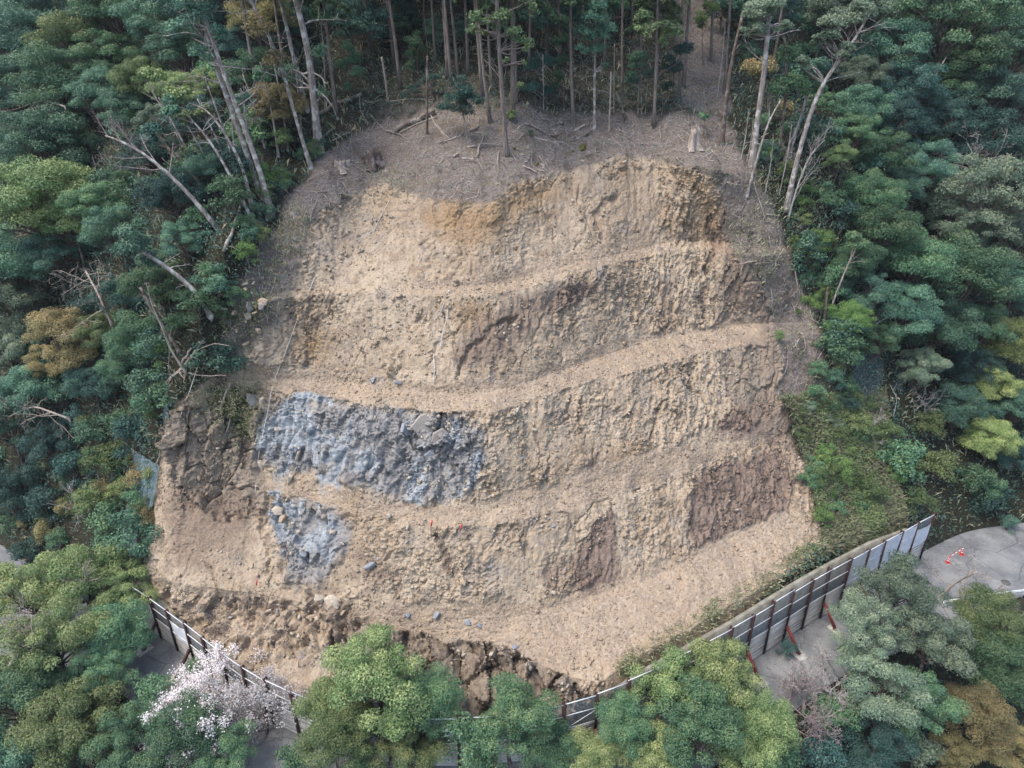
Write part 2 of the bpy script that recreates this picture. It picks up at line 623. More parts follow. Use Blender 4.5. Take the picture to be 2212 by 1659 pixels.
def line(z0, pts, left=SL, right=SR, w=.9):
    """pts: (overview px, overview py, height) -> y(x), z(x) along X"""
    pts = [P(a, b, c) for a, b, c in pts] + side(z0, left, right)
    pts.sort()
    a = np.array(pts)
    y = smooth_curve(lambda q: np.interp(q, a[:, 0], a[:, 1]), X, w)
    z = smooth_curve(lambda q: np.interp(q, a[:, 0], a[:, 2]), X, w)
    return y, z


def z3(z, L):
    return [(a, b, z) for a, b in L]


FY = yf(X)
LY, LZ = [], []


def add_line(y, z):
    LY.append(np.broadcast_to(np.asarray(y, float), (NX,)).copy())
    LZ.append(np.broadcast_to(np.asarray(z, float), (NX,)).copy())


add_line(-150, -75)
add_line(-5, -30)
add_line(FY - 18, -7)
RW = np.interp(X, [-40, -30, 26, 38], [-8, -5.8, -5.6, -8])
add_line(FY + RW - .5, -.12)
add_line(FY + .6, -.06)
foot_z = np.interp(X, [-60, -34, -27, -21, -15, -9, -5, 6, 40], [0, .3, 1.6, 1.5, 1.0, .3, .1, .1, .1])
add_line(FY + .72, foot_z)
# 6: top of the toe cliff / of the retaining wall
d_pts = [(330, 1285, 4), (480, 1302, 4.2), (600, 1312, 4.2), (720, 1332, 4.2), (830, 1352, 4.2), (950, 1376, 4), (1100, 1392, 4),
         (1180, 1440, 3.6), (1290, 1478, 3.5)]
dy, dz = line(4, d_pts, SL, [(9, .2), (14, .2), (20, .2), (28, .2), (34, .25), (40, .6), (50, .9), (400, 1.2)])
dy = np.maximum(dy, FY + np.interp(X, [-30, -20, 4, 8], [1.6, 1.9, 1.6, .95]))
dz = np.where(X > 6.5, np.interp(X, [6, 9, 14, 20, 30, 34, 39, 46], [3.6, 4.5, 5.0, 5.15, 5.15, 4.6, 2.6, 4]), dz)
add_line(dy, dz)
# 7: foot of the lowest bench slope
y7, z7 = line(6, [(340, 1250, 5.6), (480, 1275, 5.4), (600, 1290, 5), (720, 1312, 4.9), (830, 1330, 4.9), (950, 1338, 4.9), (1060, 1340, 5),
                  (1150, 1325, 5.2), (1230, 1300, 5.5), (1380, 1260, 6), (1480, 1215, 6.4), (1620, 1140, 7.0), (1730, 1108, 7.3)])
add_line(y7, z7)
add_line(*line(11, z3(11, [(370, 1062), (450, 1048), (540, 1045), (590, 1062), (700, 1087), (800, 1116), (900, 1131), (1000, 1138), (1060, 1136),
                           (1150, 1121), (1250, 1093), (1350, 1061), (1450, 1030), (1550, 990), (1650, 960), (1700, 940)])))
add_line(*line(11.7, z3(11.7, [(370, 1046), (450, 1030), (540, 1024)]) + [(600, 1040, 11.6), (700, 1066, 11.6), (800, 1092, 11.6), (900, 1104, 11.6), (1000, 1106, 11.6), (1060, 1100, 11.65), (1150, 1080, 11.75), (1250, 1052, 11.95), (1350, 1018, 12.1), (1450, 985, 12.1), (1550, 955, 12), (1650, 930, 12), (1700, 915, 12)]))
add_line(*line(18, z3(18, [(380, 880), (460, 845), (560, 838), (620, 846), (700, 856), (800, 869), (900, 881), (1000, 889), (1050, 889), (1100, 879),
                           (1200, 846), (1300, 818), (1400, 794), (1500, 764), (1620, 742), (1690, 735)])))
add_line(*line(18.7, z3(18.5, [(380, 866), (460, 830)]) + z3(18.75, [(560, 820), (640, 818), (740, 825), (830, 836), (920, 846), (1000, 850), (1080, 842),
                           (1150, 822), (1200, 804), (1300, 770), (1400, 736), (1500, 718), (1600, 700), (1690, 695)])))
add_line(*line(25, z3(25, [(450, 690), (560, 655), (650, 637), (710, 632), (800, 632), (900, 636), (1000, 636), (1060, 632), (1150, 615),
                           (1250, 590), (1350, 565), (1430, 546), (1500, 540), (1580, 545), (1640, 555)])))
add_line(*line(25.5, z3(25.1, [(450, 676), (560, 642), (650, 624), (710, 620), (800, 619), (900, 622), (1000, 619)]) + z3(25.2, [(1060, 613), (1150, 596)])
               + z3(25.45, [(1250, 570), (1350, 546), (1430, 527)]) + z3(25.3, [(1500, 521), (1580, 526), (1640, 536)])))
add_line(*line(31.5, [(500, 560, 28.5), (560, 505, 29), (640, 475, 29.8), (690, 448, 30.5), (800, 403, 31), (860, 418, 31), (900, 424, 31), (1000, 430, 31),
                      (1060, 430, 31), (1110, 405, 31.5), (1200, 370, 32), (1300, 346, 32.5), (1420, 340, 32.5), (1490, 358, 32.3)],
               SL, [(20, .8), (30, .76), (36, .8), (44, .9), (60, 1.0), (130, 1.1), (400, 1.2)]))
cy, cz = LY[-1], LZ[-1]
add_line(cy + 9, cz + 4.2)
add_line(cy + 35, cz + 16.5)
add_line(cy + 95, cz + 47)
add_line(cy + 600, cz + 170)
for k in range(1, len(LY)):
    LY[k] = np.maximum(LY[k], LY[k - 1] + .12)
# uneven lips
for k in (6, 8, 10, 12, 14):
    w = .35 if k != 14 else .6
    nz = fbm(np.stack([X * .7, X * 0 + k * 9.1, X * 0], 1), 4, 50 + k)
    LY[k] += nz * w
    LZ[k] += fbm(np.stack([X * .9, X * 0 + k * 3.1, X * 0 + 4], 1), 3, 60 + k) * .22
LYA, LZA = np.array(LY), np.array(LZ)
ROWS = [6, 14, 16, 14, 12, 3, 60, 56, 118, 24, 118, 26, 120, 18, 112, 95, 70, 34, 26]
seg_rows = {5: 52, 6: 56, 7: 115, 8: 24, 9: 118, 10: 26, 11: 122, 12: 18, 13: 112, 14: 96, 15: 90, 16: 40, 17: 24, 0: 6, 1: 14, 2: 16, 3: 14, 4: 4}
S = []
for k in range(len(LY) - 1):
    n = seg_rows[k]
    S += [k + i / n for i in range(n)]
S.append(len(LY) - 1)
S = np.array(S)
NS = len(S)
k0 = np.minimum(S.astype(int), len(LY) - 2)
fr = (S - k0)[:, None]
GY = LYA[k0] * (1 - fr) + LYA[k0 + 1] * fr
GZ = LZA[k0] * (1 - fr) + LZA[k0 + 1] * fr
# long profile corners eased a little, slopes slightly hollow
GXX = np.broadcast_to(X[None], GY.shape)


def ground_z(x, y):
    j = min(max(int(np.searchsorted(X, x)), 1), NX - 1)
    t = (x - X[j - 1]) / (X[j] - X[j - 1])
    ya = LYA[:, j - 1] * (1 - t) + LYA[:, j] * t
    za = LZA[:, j - 1] * (1 - t) + LZA[:, j] * t
    return float(np.interp(y, ya, za))


def hit(ox, oy, h=0.0, tmin=25.0, tmax=260.0):
    """point on the sight line that stands h metres above the ground"""
    d = ray(ox, oy)
    t, prev = tmin, tmin
    while t < tmax:
        p = d * t
        if CAM_H + p[2] - ground_z(p[0], p[1]) < h:
            lo, hi = prev, t
            for _ in range(16):
                m = (lo + hi) / 2
                q = d * m
                if CAM_H + q[2] - ground_z(q[0], q[1]) < h: hi = m
                else: lo = m
            t = hi
            break
        prev = t
        t += .4
    p = d * t
    return np.array([p[0], p[1], CAM_H + p[2]]), t


def build_ground():
    V = np.stack([GXX, GY, GZ], -1)
    du = np.gradient(V, axis=1)
    dv = np.gradient(V, axis=0)
    N = np.cross(du, dv)
    N /= np.linalg.norm(N, axis=2)[..., None] + 1e-12
    kern = np.array([1, 2, 3, 2, 1.]) / 9          # soften the normals over the lips
    for ax in (0,):
        Np = np.pad(N, ((2, 2), (0, 0), (0, 0)), 'edge')
        N = sum(kern[i] * Np[i:i + NS] for i in range(5))
    N /= np.linalg.norm(N, axis=2)[..., None] + 1e-12
    V = V.reshape(-1, 3); N = N.reshape(-1, 3)
    s = np.repeat(S, NX)
    x, y, z = V.T
    px, py = project(V)
    fine = (s > 4.9) & (s < 16.9) & (x > -40) & (x < 36)
    I = np.where(fine)[0]
    p = V[I]
    wob = np.stack([fbm(p * .55, 3, 3), fbm(p * .55 + 9, 3, 4)], 1)
    wob2 = np.stack([fbm(p * 2.2, 2, 5), fbm(p * 2.2 + 9, 2, 6)], 1)
    qx = px[I] + wob[:, 0] * 26 + wob2[:, 0] * 9
    qy = py[I] + wob[:, 1] * 22 + wob2[:, 1] * 9
    si = s[I]

    def poly(*L):
        m = np.zeros(len(I), bool)
        for q in L:
            m |= in_poly(qx, qy, q)
        return m.astype(float)

    cut = poly([(690, 452), (800, 408), (830, 400), (880, 428), (1060, 432), (1110, 405), (1200, 372), (1300, 347), (1420, 342), (1500, 362), (1550, 410), (1570, 470),
                (1580, 540), (1620, 590), (1650, 640), (1680, 760), (1690, 840), (1700, 930), (1740, 1000), (1770, 1100), (1770, 1190), (1600, 1330), (1400, 1460),
                (1300, 1510), (1200, 1560), (900, 1560), (300, 1560), (310, 1180), (350, 1000), (370, 880), (520, 780), (600, 700), (650, 590)])
    blue = poly([(560, 870), (640, 848), (800, 870), (1000, 895), (1058, 915), (1060, 970), (1010, 1085), (930, 1112), (760, 1095), (650, 1075), (585, 1060), (558, 960)],
                [(575, 1040), (720, 1075), (762, 1130), (740, 1230), (665, 1290), (592, 1225)], [(790, 1195), (815, 1195), (818, 1245), (785, 1250)],
                [(740, 805), (830, 805), (880, 830), (860, 845), (740, 838)], [(1280, 690), (1300, 690), (1300, 712), (1280, 715)],
                [(1130, 1125), (1190, 1130), (1180, 1165), (1130, 1160)], [(1110, 980), (1150, 985), (1160, 1020), (1120, 1015)],
                [(1060, 1440), (1115, 1440), (1125, 1500), (1080, 1505)], [(850, 1300), (1060, 1325), (1060, 1362), (860, 1340)],
                [(1100, 1390), (1140, 1390), (1140, 1410), (1100, 1405)])
    dark = poly([(1480, 1050), (1540, 1000), (1665, 965), (1725, 1045), (1700, 1115), (1560, 1190), (1515, 1222), (1478, 1150)],
                [(1270, 1112), (1325, 1085), (1348, 1180), (1335, 1288), (1240, 1310), (1228, 1240)],
                [(1545, 885), (1600, 905), (1660, 900), (1710, 960), (1640, 945), (1560, 960)],
                [(1270, 970), (1310, 960), (1290, 1040), (1240, 1060)], [(1170, 650), (1260, 600), (1300, 610), (1200, 690), (1140, 700)])
    veins_and_shade = sum(near_line(qx, qy, L, w) for L, w in (
        ([(1443, 780), (1440, 840), (1420, 900), (1385, 1000), (1375, 1060)], 5), ([(1330, 420), (1290, 460), (1310, 510)], 6), ([(1440, 690), (1430, 750)], 4),
        ([(1540, 470), (1535, 600), (1510, 700)], 7), ([(1610, 500), (1640, 590), (1660, 680)], 5), ([(1480, 790), (1530, 900), (1540, 960)], 4),
        ([(1100, 690), (1010, 750), (990, 830)], 7), ([(930, 1160), (990, 1250)], 8), ([(500, 1312), (640, 1308), (760, 1330)], 7),  # last run: shade under the toe ledge, painted as a dark line
        ([(745, 1345), (800, 1385), (870, 1400)], 6), ([(1260, 855), (1255, 930)], 4), ([(1590, 900), (1650, 930), (1740, 1060)], 8), ([(470, 970), (540, 1090), (580, 1230)], 4)))
    dark = np.maximum(dark, np.clip(veins_and_shade, 0, 1))
    ochre = poly([(1290, 346), (1420, 340), (1510, 362), (1560, 420), (1590, 540), (1545, 570), (1520, 440), (1430, 375), (1300, 385)],
                 [(790, 405), (840, 395), (870, 430), (1060, 428), (1110, 403), (1200, 368), (1290, 350), (1270, 395), (1130, 470), (1050, 530), (960, 520), (870, 470), (790, 450)],
                 [(960, 640), (1060, 640), (1060, 740), (980, 730)], [(640, 690), (720, 700), (730, 790), (640, 790)], [(1690, 990), (1760, 1050), (1765, 1120), (1720, 1100)],
                 [(1320, 930), (1420, 960), (1400, 1030), (1320, 1040)])
    stain = poly([(1540, 470), (1585, 540), (1625, 600), (1605, 720), (1555, 660)], [(1500, 900), (1600, 880), (1700, 850), (1745, 1000), (1600, 940)], [(1080, 640), (1250, 600), (1160, 720), (1000, 830), (960, 790)],
                 [(1420, 560), (1460, 560), (1440, 760), (1400, 760)], [(1150, 1230), (1260, 1180), (1260, 1300), (1180, 1290)])
    soil = stain + poly([(730, 1120), (790, 1130), (850, 1220), (820, 1290), (730, 1260)], [(620, 590), (700, 600), (690, 760), (620, 800)],
                [(500, 1290), (760, 1300), (780, 1340), (560, 1340)], [(350, 1040), (560, 1060), (570, 1220), (340, 1240)], [(1180, 430), (1100, 500), (1060, 560), (1180, 520), (1290, 400)],
                [(1500, 745), (1620, 740), (1690, 820), (1620, 790)], [(1640, 850), (1760, 900), (1760, 1000), (1680, 950)])
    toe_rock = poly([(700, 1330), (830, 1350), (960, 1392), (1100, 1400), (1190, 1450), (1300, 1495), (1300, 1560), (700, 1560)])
    slab = poly([(1565, 560), (1635, 570), (1680, 770), (1660, 890), (1590, 900), (1560, 800), (1540, 690)], [(720, 1330), (870, 1340), (960, 1385), (1110, 1400), (1290, 1490), (1180, 1560), (900, 1560), (720, 1420)],
                [(360, 880), (560, 870), (570, 1100), (470, 1130), (370, 1040)], [(890, 900), (960, 890), (970, 960), (900, 975)])
    soil = np.clip(soil + .45 * poly([(340, 1240), (600, 1270), (760, 1300), (720, 1400), (460, 1400)], [(560, 1250), (1200, 1200), (1200, 1320), (700, 1310)]), 0, 1)
    edge_r = near_line(qx, qy, [(1555, 420), (1590, 520), (1625, 600), (1655, 700), (1670, 800), (1690, 900), (1735, 1000), (1765, 1090)], 26)
    stain = np.maximum(stain, edge_r)
    warm_top = poly([(690, 452), (880, 428), (1110, 405), (1300, 347), (1500, 360), (1570, 540), (1430, 548), (1000, 634), (690, 634)])
    toe_rough = poly([(340, 1275), (600, 1300), (780, 1310), (740, 1400), (500, 1430), (420, 1380)])
    gseg = ((si > 6) & (si < 7)) | ((si > 8) & (si < 9)) | ((si > 10) & (si < 11)) | ((si > 12) & (si < 13))
    band = np.zeros(len(I))
    for k, ext in ((6, .35), (8, 1.15), (10, 2.0), (12, .35)):      # talus runs a little up the face above each bench
        f = si - k
        b = ((f > -.012) & (f < 1)).astype(float)
        up = (si >= k + 1) & (si < k + 2)
        e = .13 + .16 * fbm(np.stack([p[:, 0] * .35, p[:, 0] * 0 + k, p[:, 0] * 0], 1), 3, 70 + k)
        b = np.maximum(b, np.where(up, 1 - sstep(e * .6, e * 1.15, si - k - 1), 0))
        band = np.maximum(band, b)
    toe = poly([(640, 1405), (560, 1410), (470, 1390), (360, 1300), (345, 1275), (420, 1290), (520, 1370), (660, 1400), (700, 1560), (470, 1560)])
    xin = sstep(-21.5, -19.5, p[:, 0] + wob[:, 0]) * (1 - sstep(21.5, 25, p[:, 0] - si * .05 + wob[:, 0] * 2))
    a_fade = np.where((si > 11.9) & (si < 14), sstep(-13, -5, p[:, 0]) * (1 - sstep(11, 15, p[:, 0])), 1.0)
    gravel = np.clip(np.maximum(band * xin * a_fade, toe), 0, 1) * (cut > .5)
    smooth_face = poly([(720, 450), (1280, 400), (1420, 360), (1420, 540), (1000, 620), (720, 620)], [(1180, 830), (1400, 700), (1400, 790), (1060, 880)],
                       [(1090, 640), (1200, 590), (1200, 640)], [(340, 1100), (560, 1130), (560, 1290), (340, 1260)])
    green = poly([(1695, 850), (1750, 860), (2212, 800), (2212, 1200), (1900, 1190), (1770, 1200), (1740, 1000)])
    def soft(m, r, it=2):
        g = np.zeros(len(V)); g[I] = m
        g = g.reshape(NS, NX)
        for _ in range(it):
            for ax in (0, 1):
                c_ = np.cumsum(np.pad(g, [(r + 1, r) if q == ax else (0, 0) for q in (0, 1)], 'edge'), axis=ax)
                n_ = g.shape[ax]
                g = (np.take(c_, np.arange(2 * r + 1, 2 * r + 1 + n_), axis=ax) - np.take(c_, np.arange(n_), axis=ax)) / (2 * r + 1)
        return g.ravel()[I]
    ed = fbm(p * np.array([.75, .6, .3]), 4, 401)
    bsoft = soft(blue, 14)
    blue = sstep(.40, .66, bsoft + .55 * ed) * (bsoft > .02)
    dark = np.maximum(sstep(.30, .85, soft(dark, 9) + .5 * ed), .85 * np.clip(veins_and_shade, 0, 1))
    soil = sstep(.2, 1.0, soft(soil, 14) + .5 * ed) * (soft(soil, 14) > .03)
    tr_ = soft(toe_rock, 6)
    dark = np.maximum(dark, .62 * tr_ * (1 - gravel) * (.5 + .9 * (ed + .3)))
    dark = np.clip(np.maximum(dark, .6 * sstep(.15, .9, soft(stain, 10) + .5 * ed) * (soft(stain, 10) > .03)), 0, 1)
    ochre = sstep(.1, .9, soft(ochre, 12) + .55 * ed) * (soft(ochre, 12) > .03)
    ochre = np.maximum(ochre, .42 * soft(warm_top, 10) * sstep(-.3, .3, ed))
    # ------------- relief
    strat_zone = sstep(8, 15, p[:, 0] + 3 * wob[:, 0]) + dark * .8
    strat_zone = np.clip(strat_zone + poly([(560, 860), (1060, 900), (1050, 1100), (590, 1070)]) * .35, 0, 1)
    rubble = np.clip((1 - gravel) * (1 - .5 * smooth_face), 0, 1) * (cut > .5)
    disp = fbm(p * .16, 3, 20) * .45
    disp += fbm(p * .6, 4, 21) * .20 * (cut > .5)
    # long diagonal joints
    jx = p[:, 0] * .9 + p[:, 2] * .42 + wob[:, 0] * 1.1
    j1 = np.abs(((jx / 3.3) % 1.0) - .5) * 3.3
    jy = p[:, 0] * .75 - p[:, 2] * .66 + wob[:, 1] * 1.3
    j2 = np.abs(((jy / 5.1) % 1.0) - .5) * 5.1
    jm = sstep(-.05, .3, fbm(p * .22, 3, 93)) * (1 - gravel) * (cut > .5)
    disp -= jm * ((1 - sstep(.02, .16, j1)) * .20 + (1 - sstep(.02, .13, j2)) * .15)
    lean = np.stack([p[:, 0] - .12 * p[:, 2] + wob[:, 0] * .5, p[:, 1], p[:, 2]], 1)
    f1, e1 = facets(lean * np.array([.95, .8, .55]) + wob2[:, :1] * .08, 31)
    f2, e2 = facets(lean * np.array([2.6, 2.2, 1.7]), 41)
    f3, e3 = facets(p * 5.2, 46)
    f4, e4 = facets(p * 10.5, 48)
    ridge0 = 1 - np.abs(fbm(lean * np.array([1.6, .6, .12]), 4, 66)) * 2.4
    patch = sstep(-.12, .28, fbm(p * np.array([.42, .36, .26]), 4, 88))
    rb = rubble * (.16 + .84 * patch)
    disp += rb * (f1 * .30 * (1 - .5 * strat_zone) + f2 * .17 + f3 * .12 + f4 * .06) + (rubble * .06) * ridge0
    disp -= rb * (1 - sstep(.02, .12, e1)) * .05
    bl = blue * (1 - gravel)
    fb, eb = facets(lean * np.array([1.5, 1.1, .55]), 51)
    disp += bl * (fb * .50 + f2 * .12 + f3 * .05)
    ridge = 1 - np.abs(fbm(lean * np.array([2.1, .8, .16]), 4, 61)) * 2.2
    ridge2 = 1 - np.abs(fbm(lean * np.array([5.5, 1.2, .5]), 3, 62)) * 2
    fl, el = facets(lean * np.array([2.3, 1.0, .42]), 63, .8)
    fl2, el2 = facets(lean * np.array([5.2, 2.0, 1.3]), 67, .8)
    disp += strat_zone * rubble * (fl * .27 + fl2 * .15 + ridge * .06)
    disp -= np.clip(veins_and_shade, 0, 1) * .3 * (1 - gravel)
    fs, es = facets(lean * np.array([.85, .6, .3]), 71, 1.1)
    sl = slab * (1 - gravel)
    disp = disp * (1 - .72 * sl) + sl * np.where(p[:, 0] > 12, .45, np.where(si < 6.1, 1.7, 1.0)) * (fs * .75 + f2 * .16 + f3 * .06 - (1 - sstep(.015, .08, es)) * .32 + fbm(p * 2.5, 3, 73) * .05)
    disp += gravel * (f3 * .045 + vnoise(p * 9, 81) * .03 + fbm(p * .8, 3, 82) * .12)
    ledge = near_line(px[I], py[I], [(500, 1308), (600, 1312), (700, 1322), (770, 1338)], 9)
    disp -= ledge * .4 * sstep(-.2, .3, fbm(p * .8, 3, 94))
    disp += soft(toe_rough, 5) * (f1 * .75 + f2 * .4 + fbm(p * .45, 3, 96) * .55)
    nat = (1 - cut)
    disp += nat * (fbm(p * .5, 4, 91) * .35 + f2 * .05 + fbm(p * 3, 3, 92) * .07) * (si > 5.3)
    edge = sstep(5.0, 5.6, si) * (1 - sstep(15.4, 16.2, si)) * sstep(-40, -34, p[:, 0]) * (1 - sstep(31, 36, p[:, 0]))
    wallz = (p[:, 0] > 6.5) & (si < 6.02)
    disp = np.where(wallz, np.minimum(disp * .2, 0), disp) * edge
    V[I] += N[I] * disp[:, None]
    coarse = (~fine) & (s > 3.0)
    J = np.where((s > 4.9) & ~fine)[0]
    V[J, 2] += fbm(V[J] * .12, 4, 95) * .5 * sstep(4.9, 6, s[J])
    # ------------- zones
    za = np.zeros((len(V), 4)); zb = np.zeros((len(V), 4)); zc = np.zeros((len(V), 4))
    bpat = 1.2 * fbm(lean * np.array([.95, .7, .24]), 4, 201) + .7 * fbm(p * .3, 2, 202)
    za[I, 0] = blue * sstep(-.10, .30, bpat - .10 * (si < 8)); za[I, 1] = dark; za[I, 2] = gravel * (.45 + .55 * sstep(-.35, .25, fbm(p * .5, 4, 207)))
    upslope = poly([(600, 480), (700, 330), (900, 230), (1300, 250), (1560, 260), (1660, 420), (1760, 700), (1800, 860), (1690, 850), (1650, 640), (1580, 540), (1550, 410), (1420, 338),
                    (1100, 405), (1060, 432), (880, 428), (690, 452), (640, 600), (590, 720), (520, 790), (470, 800), (540, 560)])
    corridor = np.maximum(poly([(1475, -40), (1545, -40), (1575, 240), (1465, 240)]), .22 * poly([(700, 200), (760, 60), (900, -40), (1480, -40), (1480, 260), (1200, 300), (800, 300)]))
    upslope = np.maximum(upslope, corridor)
    zb[:, 0] = 1
    zb[I, 0] = nat
    zb[I, 1] = ochre; zb[I, 2] = np.maximum(green * .8, poly([(540, 640), (600, 640), (560, 720), (520, 700)], [(800, 385), (860, 385), (880, 420), (820, 400)],
                                                          [(430, 830), (560, 830), (540, 960), (500, 960)]) * .7)
    zc[I, 0] = slab; zc[I, 1] = soil
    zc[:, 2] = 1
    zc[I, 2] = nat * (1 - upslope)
    zb[:, 3] = zc[:, 3] = 1
    za[I, 3] = blue * (1 - gravel)

    def blur(a):
        for ch in range(3):
            g = a[:, ch].reshape(NS, NX)
            for _ in range(2):
                g = (np.pad(g, ((1, 1), (0, 0)), 'edge')[:-2] + 2 * g + np.pad(g, ((1, 1), (0, 0)), 'edge')[2:]) / 4
                g = (np.pad(g, ((0, 0), (1, 1)), 'edge')[:, :-2] + 2 * g + np.pad(g, ((0, 0), (1, 1)), 'edge')[:, 2:]) / 4
            a[:, ch] = g.ravel()
    def wide(a, chans, r, it):
        for ch in chans:
            g = a[:, ch].reshape(NS, NX)
            for _ in range(it):
                for ax in (0, 1):
                    c_ = np.cumsum(np.pad(g, [(r + 1, r) if q == ax else (0, 0) for q in (0, 1)], 'edge'), axis=ax)
                    n_ = g.shape[ax]
                    hi = np.take(c_, np.arange(2 * r + 1, 2 * r + 1 + n_), axis=ax); lo = np.take(c_, np.arange(n_), axis=ax)
                    g = (hi - lo) / (2 * r + 1)
            a[:, ch] = g.ravel()
    wide(za, (0,), 3, 2); wide(za, (1,), 2, 2); wide(za, (3,), 16, 2); wide(zb, (0, 2), 9, 2); wide(zb, (1,), 15, 2); wide(zc, (0, 2), 8, 2); wide(zc, (1,), 16, 2); wide(za, (2,), 3, 2)
    blur(za); blur(zb); blur(zc)
    i = (np.arange(NS - 1)[:, None] * NX + np.arange(NX - 1)[None]).ravel()
    F = np.stack([i, i + 1, i + NX + 1, i + NX], 1)
    me = mesh_np('hillside', V, F, (M['ground'],), {'zone_a': ('POINT', za), 'zone_b': ('POINT', zb), 'zone_c': ('POINT', zc)})
    o = tag(link('hillside', me), kind='structure')
    G = V.reshape(NS, NX, 3)
    n2 = np.cross(np.gradient(G, axis=1), np.gradient(G, axis=0)).reshape(-1, 3)
    area = np.linalg.norm(n2, axis=1)
    n2 /= area[:, None] + 1e-12
    return dict(V=V, N=n2, area=area, I=I, s=s, px=px, py=py, za=za, zb=zb, zc=zc, cut=cut, nat=nat, up=upslope, gravel=gravel, green=green, rubble=rubble * (1 - .6 * smooth_face))


G = build_ground()

# road
rx = np.concatenate([np.arange(-120, -60, 4.0), np.arange(-60, 70, .8), np.arange(70, 130, 4.0)])
ry = yf(rx)
rows = []
for off in np.linspace(0, 1, 10):
    off = np.interp(rx, [-40, -30, 26, 38], [-8, -5.8, -5.6, -8]) * (1 - off) + .55 * off
    rows.append(np.stack([rx, ry + off, np.full_like(rx, .004)], 1))
R = np.vstack(rows); nr = len(rx)
i = (np.arange(9)[:, None] * nr + np.arange(nr - 1)[None]).ravel()
tag(link('road', mesh_np('road', R, np.stack([i, i + 1, i + nr + 1, i + nr], 1), (M['asphalt'],))), kind='structure')

# ------------------------------------------------------------------ foliage builders
def unit(v):
    return v / (np.linalg.norm(v, axis=-1, keepdims=True) + 1e-9)


def leaf_quads(rng, pos, nrm, length, width, bias=.9, droop=0.0):
    """one small rhombic leaf (or leaf cluster) at every position"""
    n = len(pos)
    nn = unit(nrm * bias + rng.normal(size=(n, 3)) * .6)
    t = unit(np.cross(nn, rng.normal(size=(n, 3))))
    if droop:
        t = unit(t + np.array([0, 0, -droop]))
    b = np.cross(nn, t)
    b = unit(b)
    L = (length * rng.uniform(.7, 1.3, n))[:, None]
    W = (width * rng.uniform(.7, 1.3, n))[:, None]
    V = np.stack([pos - t * L * .5, pos + b * W * .5 - t * L * .05, pos + t * L * .5, pos - b * W * .5 - t * L * .05], 1).reshape(-1, 3)
    F = np.arange(n * 4).reshape(-1, 4)
    return V, F


def limb(rng, a, b, n=6, sag=.12):
    a, b = np.asarray(a, float), np.asarray(b, float)
    t = np.linspace(0, 1, n)[:, None]
    p = a + (b - a) * t
    w = np.linalg.norm(b - a) * sag
    p += np.sin(t * math.pi) * rng.normal(size=3) * w * .5 + rng.normal(size=(n, 3)) * w * .12 * np.sin(t * math.pi)
    return p


def clump_crown(rng, R, Hs, nclump, nleaf, leaf, flat=.72, lo=-.35, rc=(.24, .42), lumps=None, width=.5, loose=.16):
    """leaf positions and normals of a billowing crown made of many leafy clumps; centre at 0"""
    if lumps is None:
        c = []
        while len(c) < nclump:
            d = unit(rng.normal(size=3))
            if d[2] < lo: continue
            rr = rng.uniform(.5, .92) if rng.random() < .8 else rng.uniform(.15, .5)
            c.append((d * rr * np.array([R, R, Hs]), R * rng.uniform(*rc)))
    else:
        c = lumps
    w = np.array([r * r for _, r in c]); w = w / w.sum()
    P_, N_, T_, TP = [], [], [], []
    for (cc, r), f in zip(c, w):
        m = max(int(nleaf * f), 12)
        d = unit(rng.normal(size=(int(m * 1.6), 3)))
        d = d[d[:, 2] > -.45 + .35 * rng.random(len(d))][:m]
        d = unit(d)
        bump = 1 + .22 * vnoise(d * 2.3 + cc[None] * .7, 5) + .12 * vnoise(d * 5 + cc[None], 6)
        rad = r * bump * (1 - loose * 2 * rng.random(len(d)) ** 2.2 + loose * .6 * rng.random(len(d)) ** 4)
        q = cc + d * rad[:, None] * np.array([1, 1, flat])
        P_.append(q); N_.append(d * np.array([1, 1, 1.3]) + np.array([0, 0, .25]))
        ct = rng.random()
        T_.append(np.clip(.5 * ct + .5 * rng.random(len(d)), 0, 1))
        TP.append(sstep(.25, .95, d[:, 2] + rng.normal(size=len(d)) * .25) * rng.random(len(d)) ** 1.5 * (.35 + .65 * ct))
    return np.vstack(P_), np.vstack(N_), np.concatenate(T_), np.concatenate(TP), c


def crown_mesh(name, rng, leaf, R, Hs, nclump, nleaf, limbs_from, bark_r, width=.5, **kw):
    """leaves + the limbs inside the crown, one mesh with two materials (leaf, bark); centre of crown at 0"""
    p, nr_, t, tp, c = clump_crown(rng, R, Hs, nclump, nleaf, leaf, **kw)
    V, F = leaf_quads(rng, p, nr_, leaf, leaf * width)
    g = Geo()
    g.add(V, F, None, 0)
    for cc, r in c:
        pth = limb(rng, limbs_from + np.array([0, 0, rng.uniform(-.1, .35) * Hs]), cc + np.array([0, 0, -r * .15]), 6, .16)
        g.tube(pth, np.linspace(bark_r, bark_r * .22, 6), 4, 1, cap=False)
        for _ in range(2):
            e = cc + unit(rng.normal(size=3)) * r * .8
            g.tube(limb(rng, pth[3], e, 4, .1), np.linspace(bark_r * .35, bark_r * .1, 4), 3, 1, cap=False)
    n = g.nfaces()
    tint = np.zeros(n); tip = np.zeros(n)
    tint[:len(t)] = t; tip[:len(t)] = tp
    return g.mesh(name, (M['mid'], M['bark_brown']), {'tint': ('FACE', tint), 'tip': ('FACE', tip)})


def trunk_mesh(name, rng, H, r0, r1, mat, lean=0.0, sides=8):
    g = Geo()
    n = 9
    p = limb(rng, (0, 0, -.5), (lean * H, rng.uniform(-.05, .05) * H, H), n, .07)
    r = np.linspace(r0, r1, n); r[0] *= 1.45; r[1] *= 1.1
    g.tube(p, r, sides, 0)
    return g.mesh(name, (mat,), smooth=True)


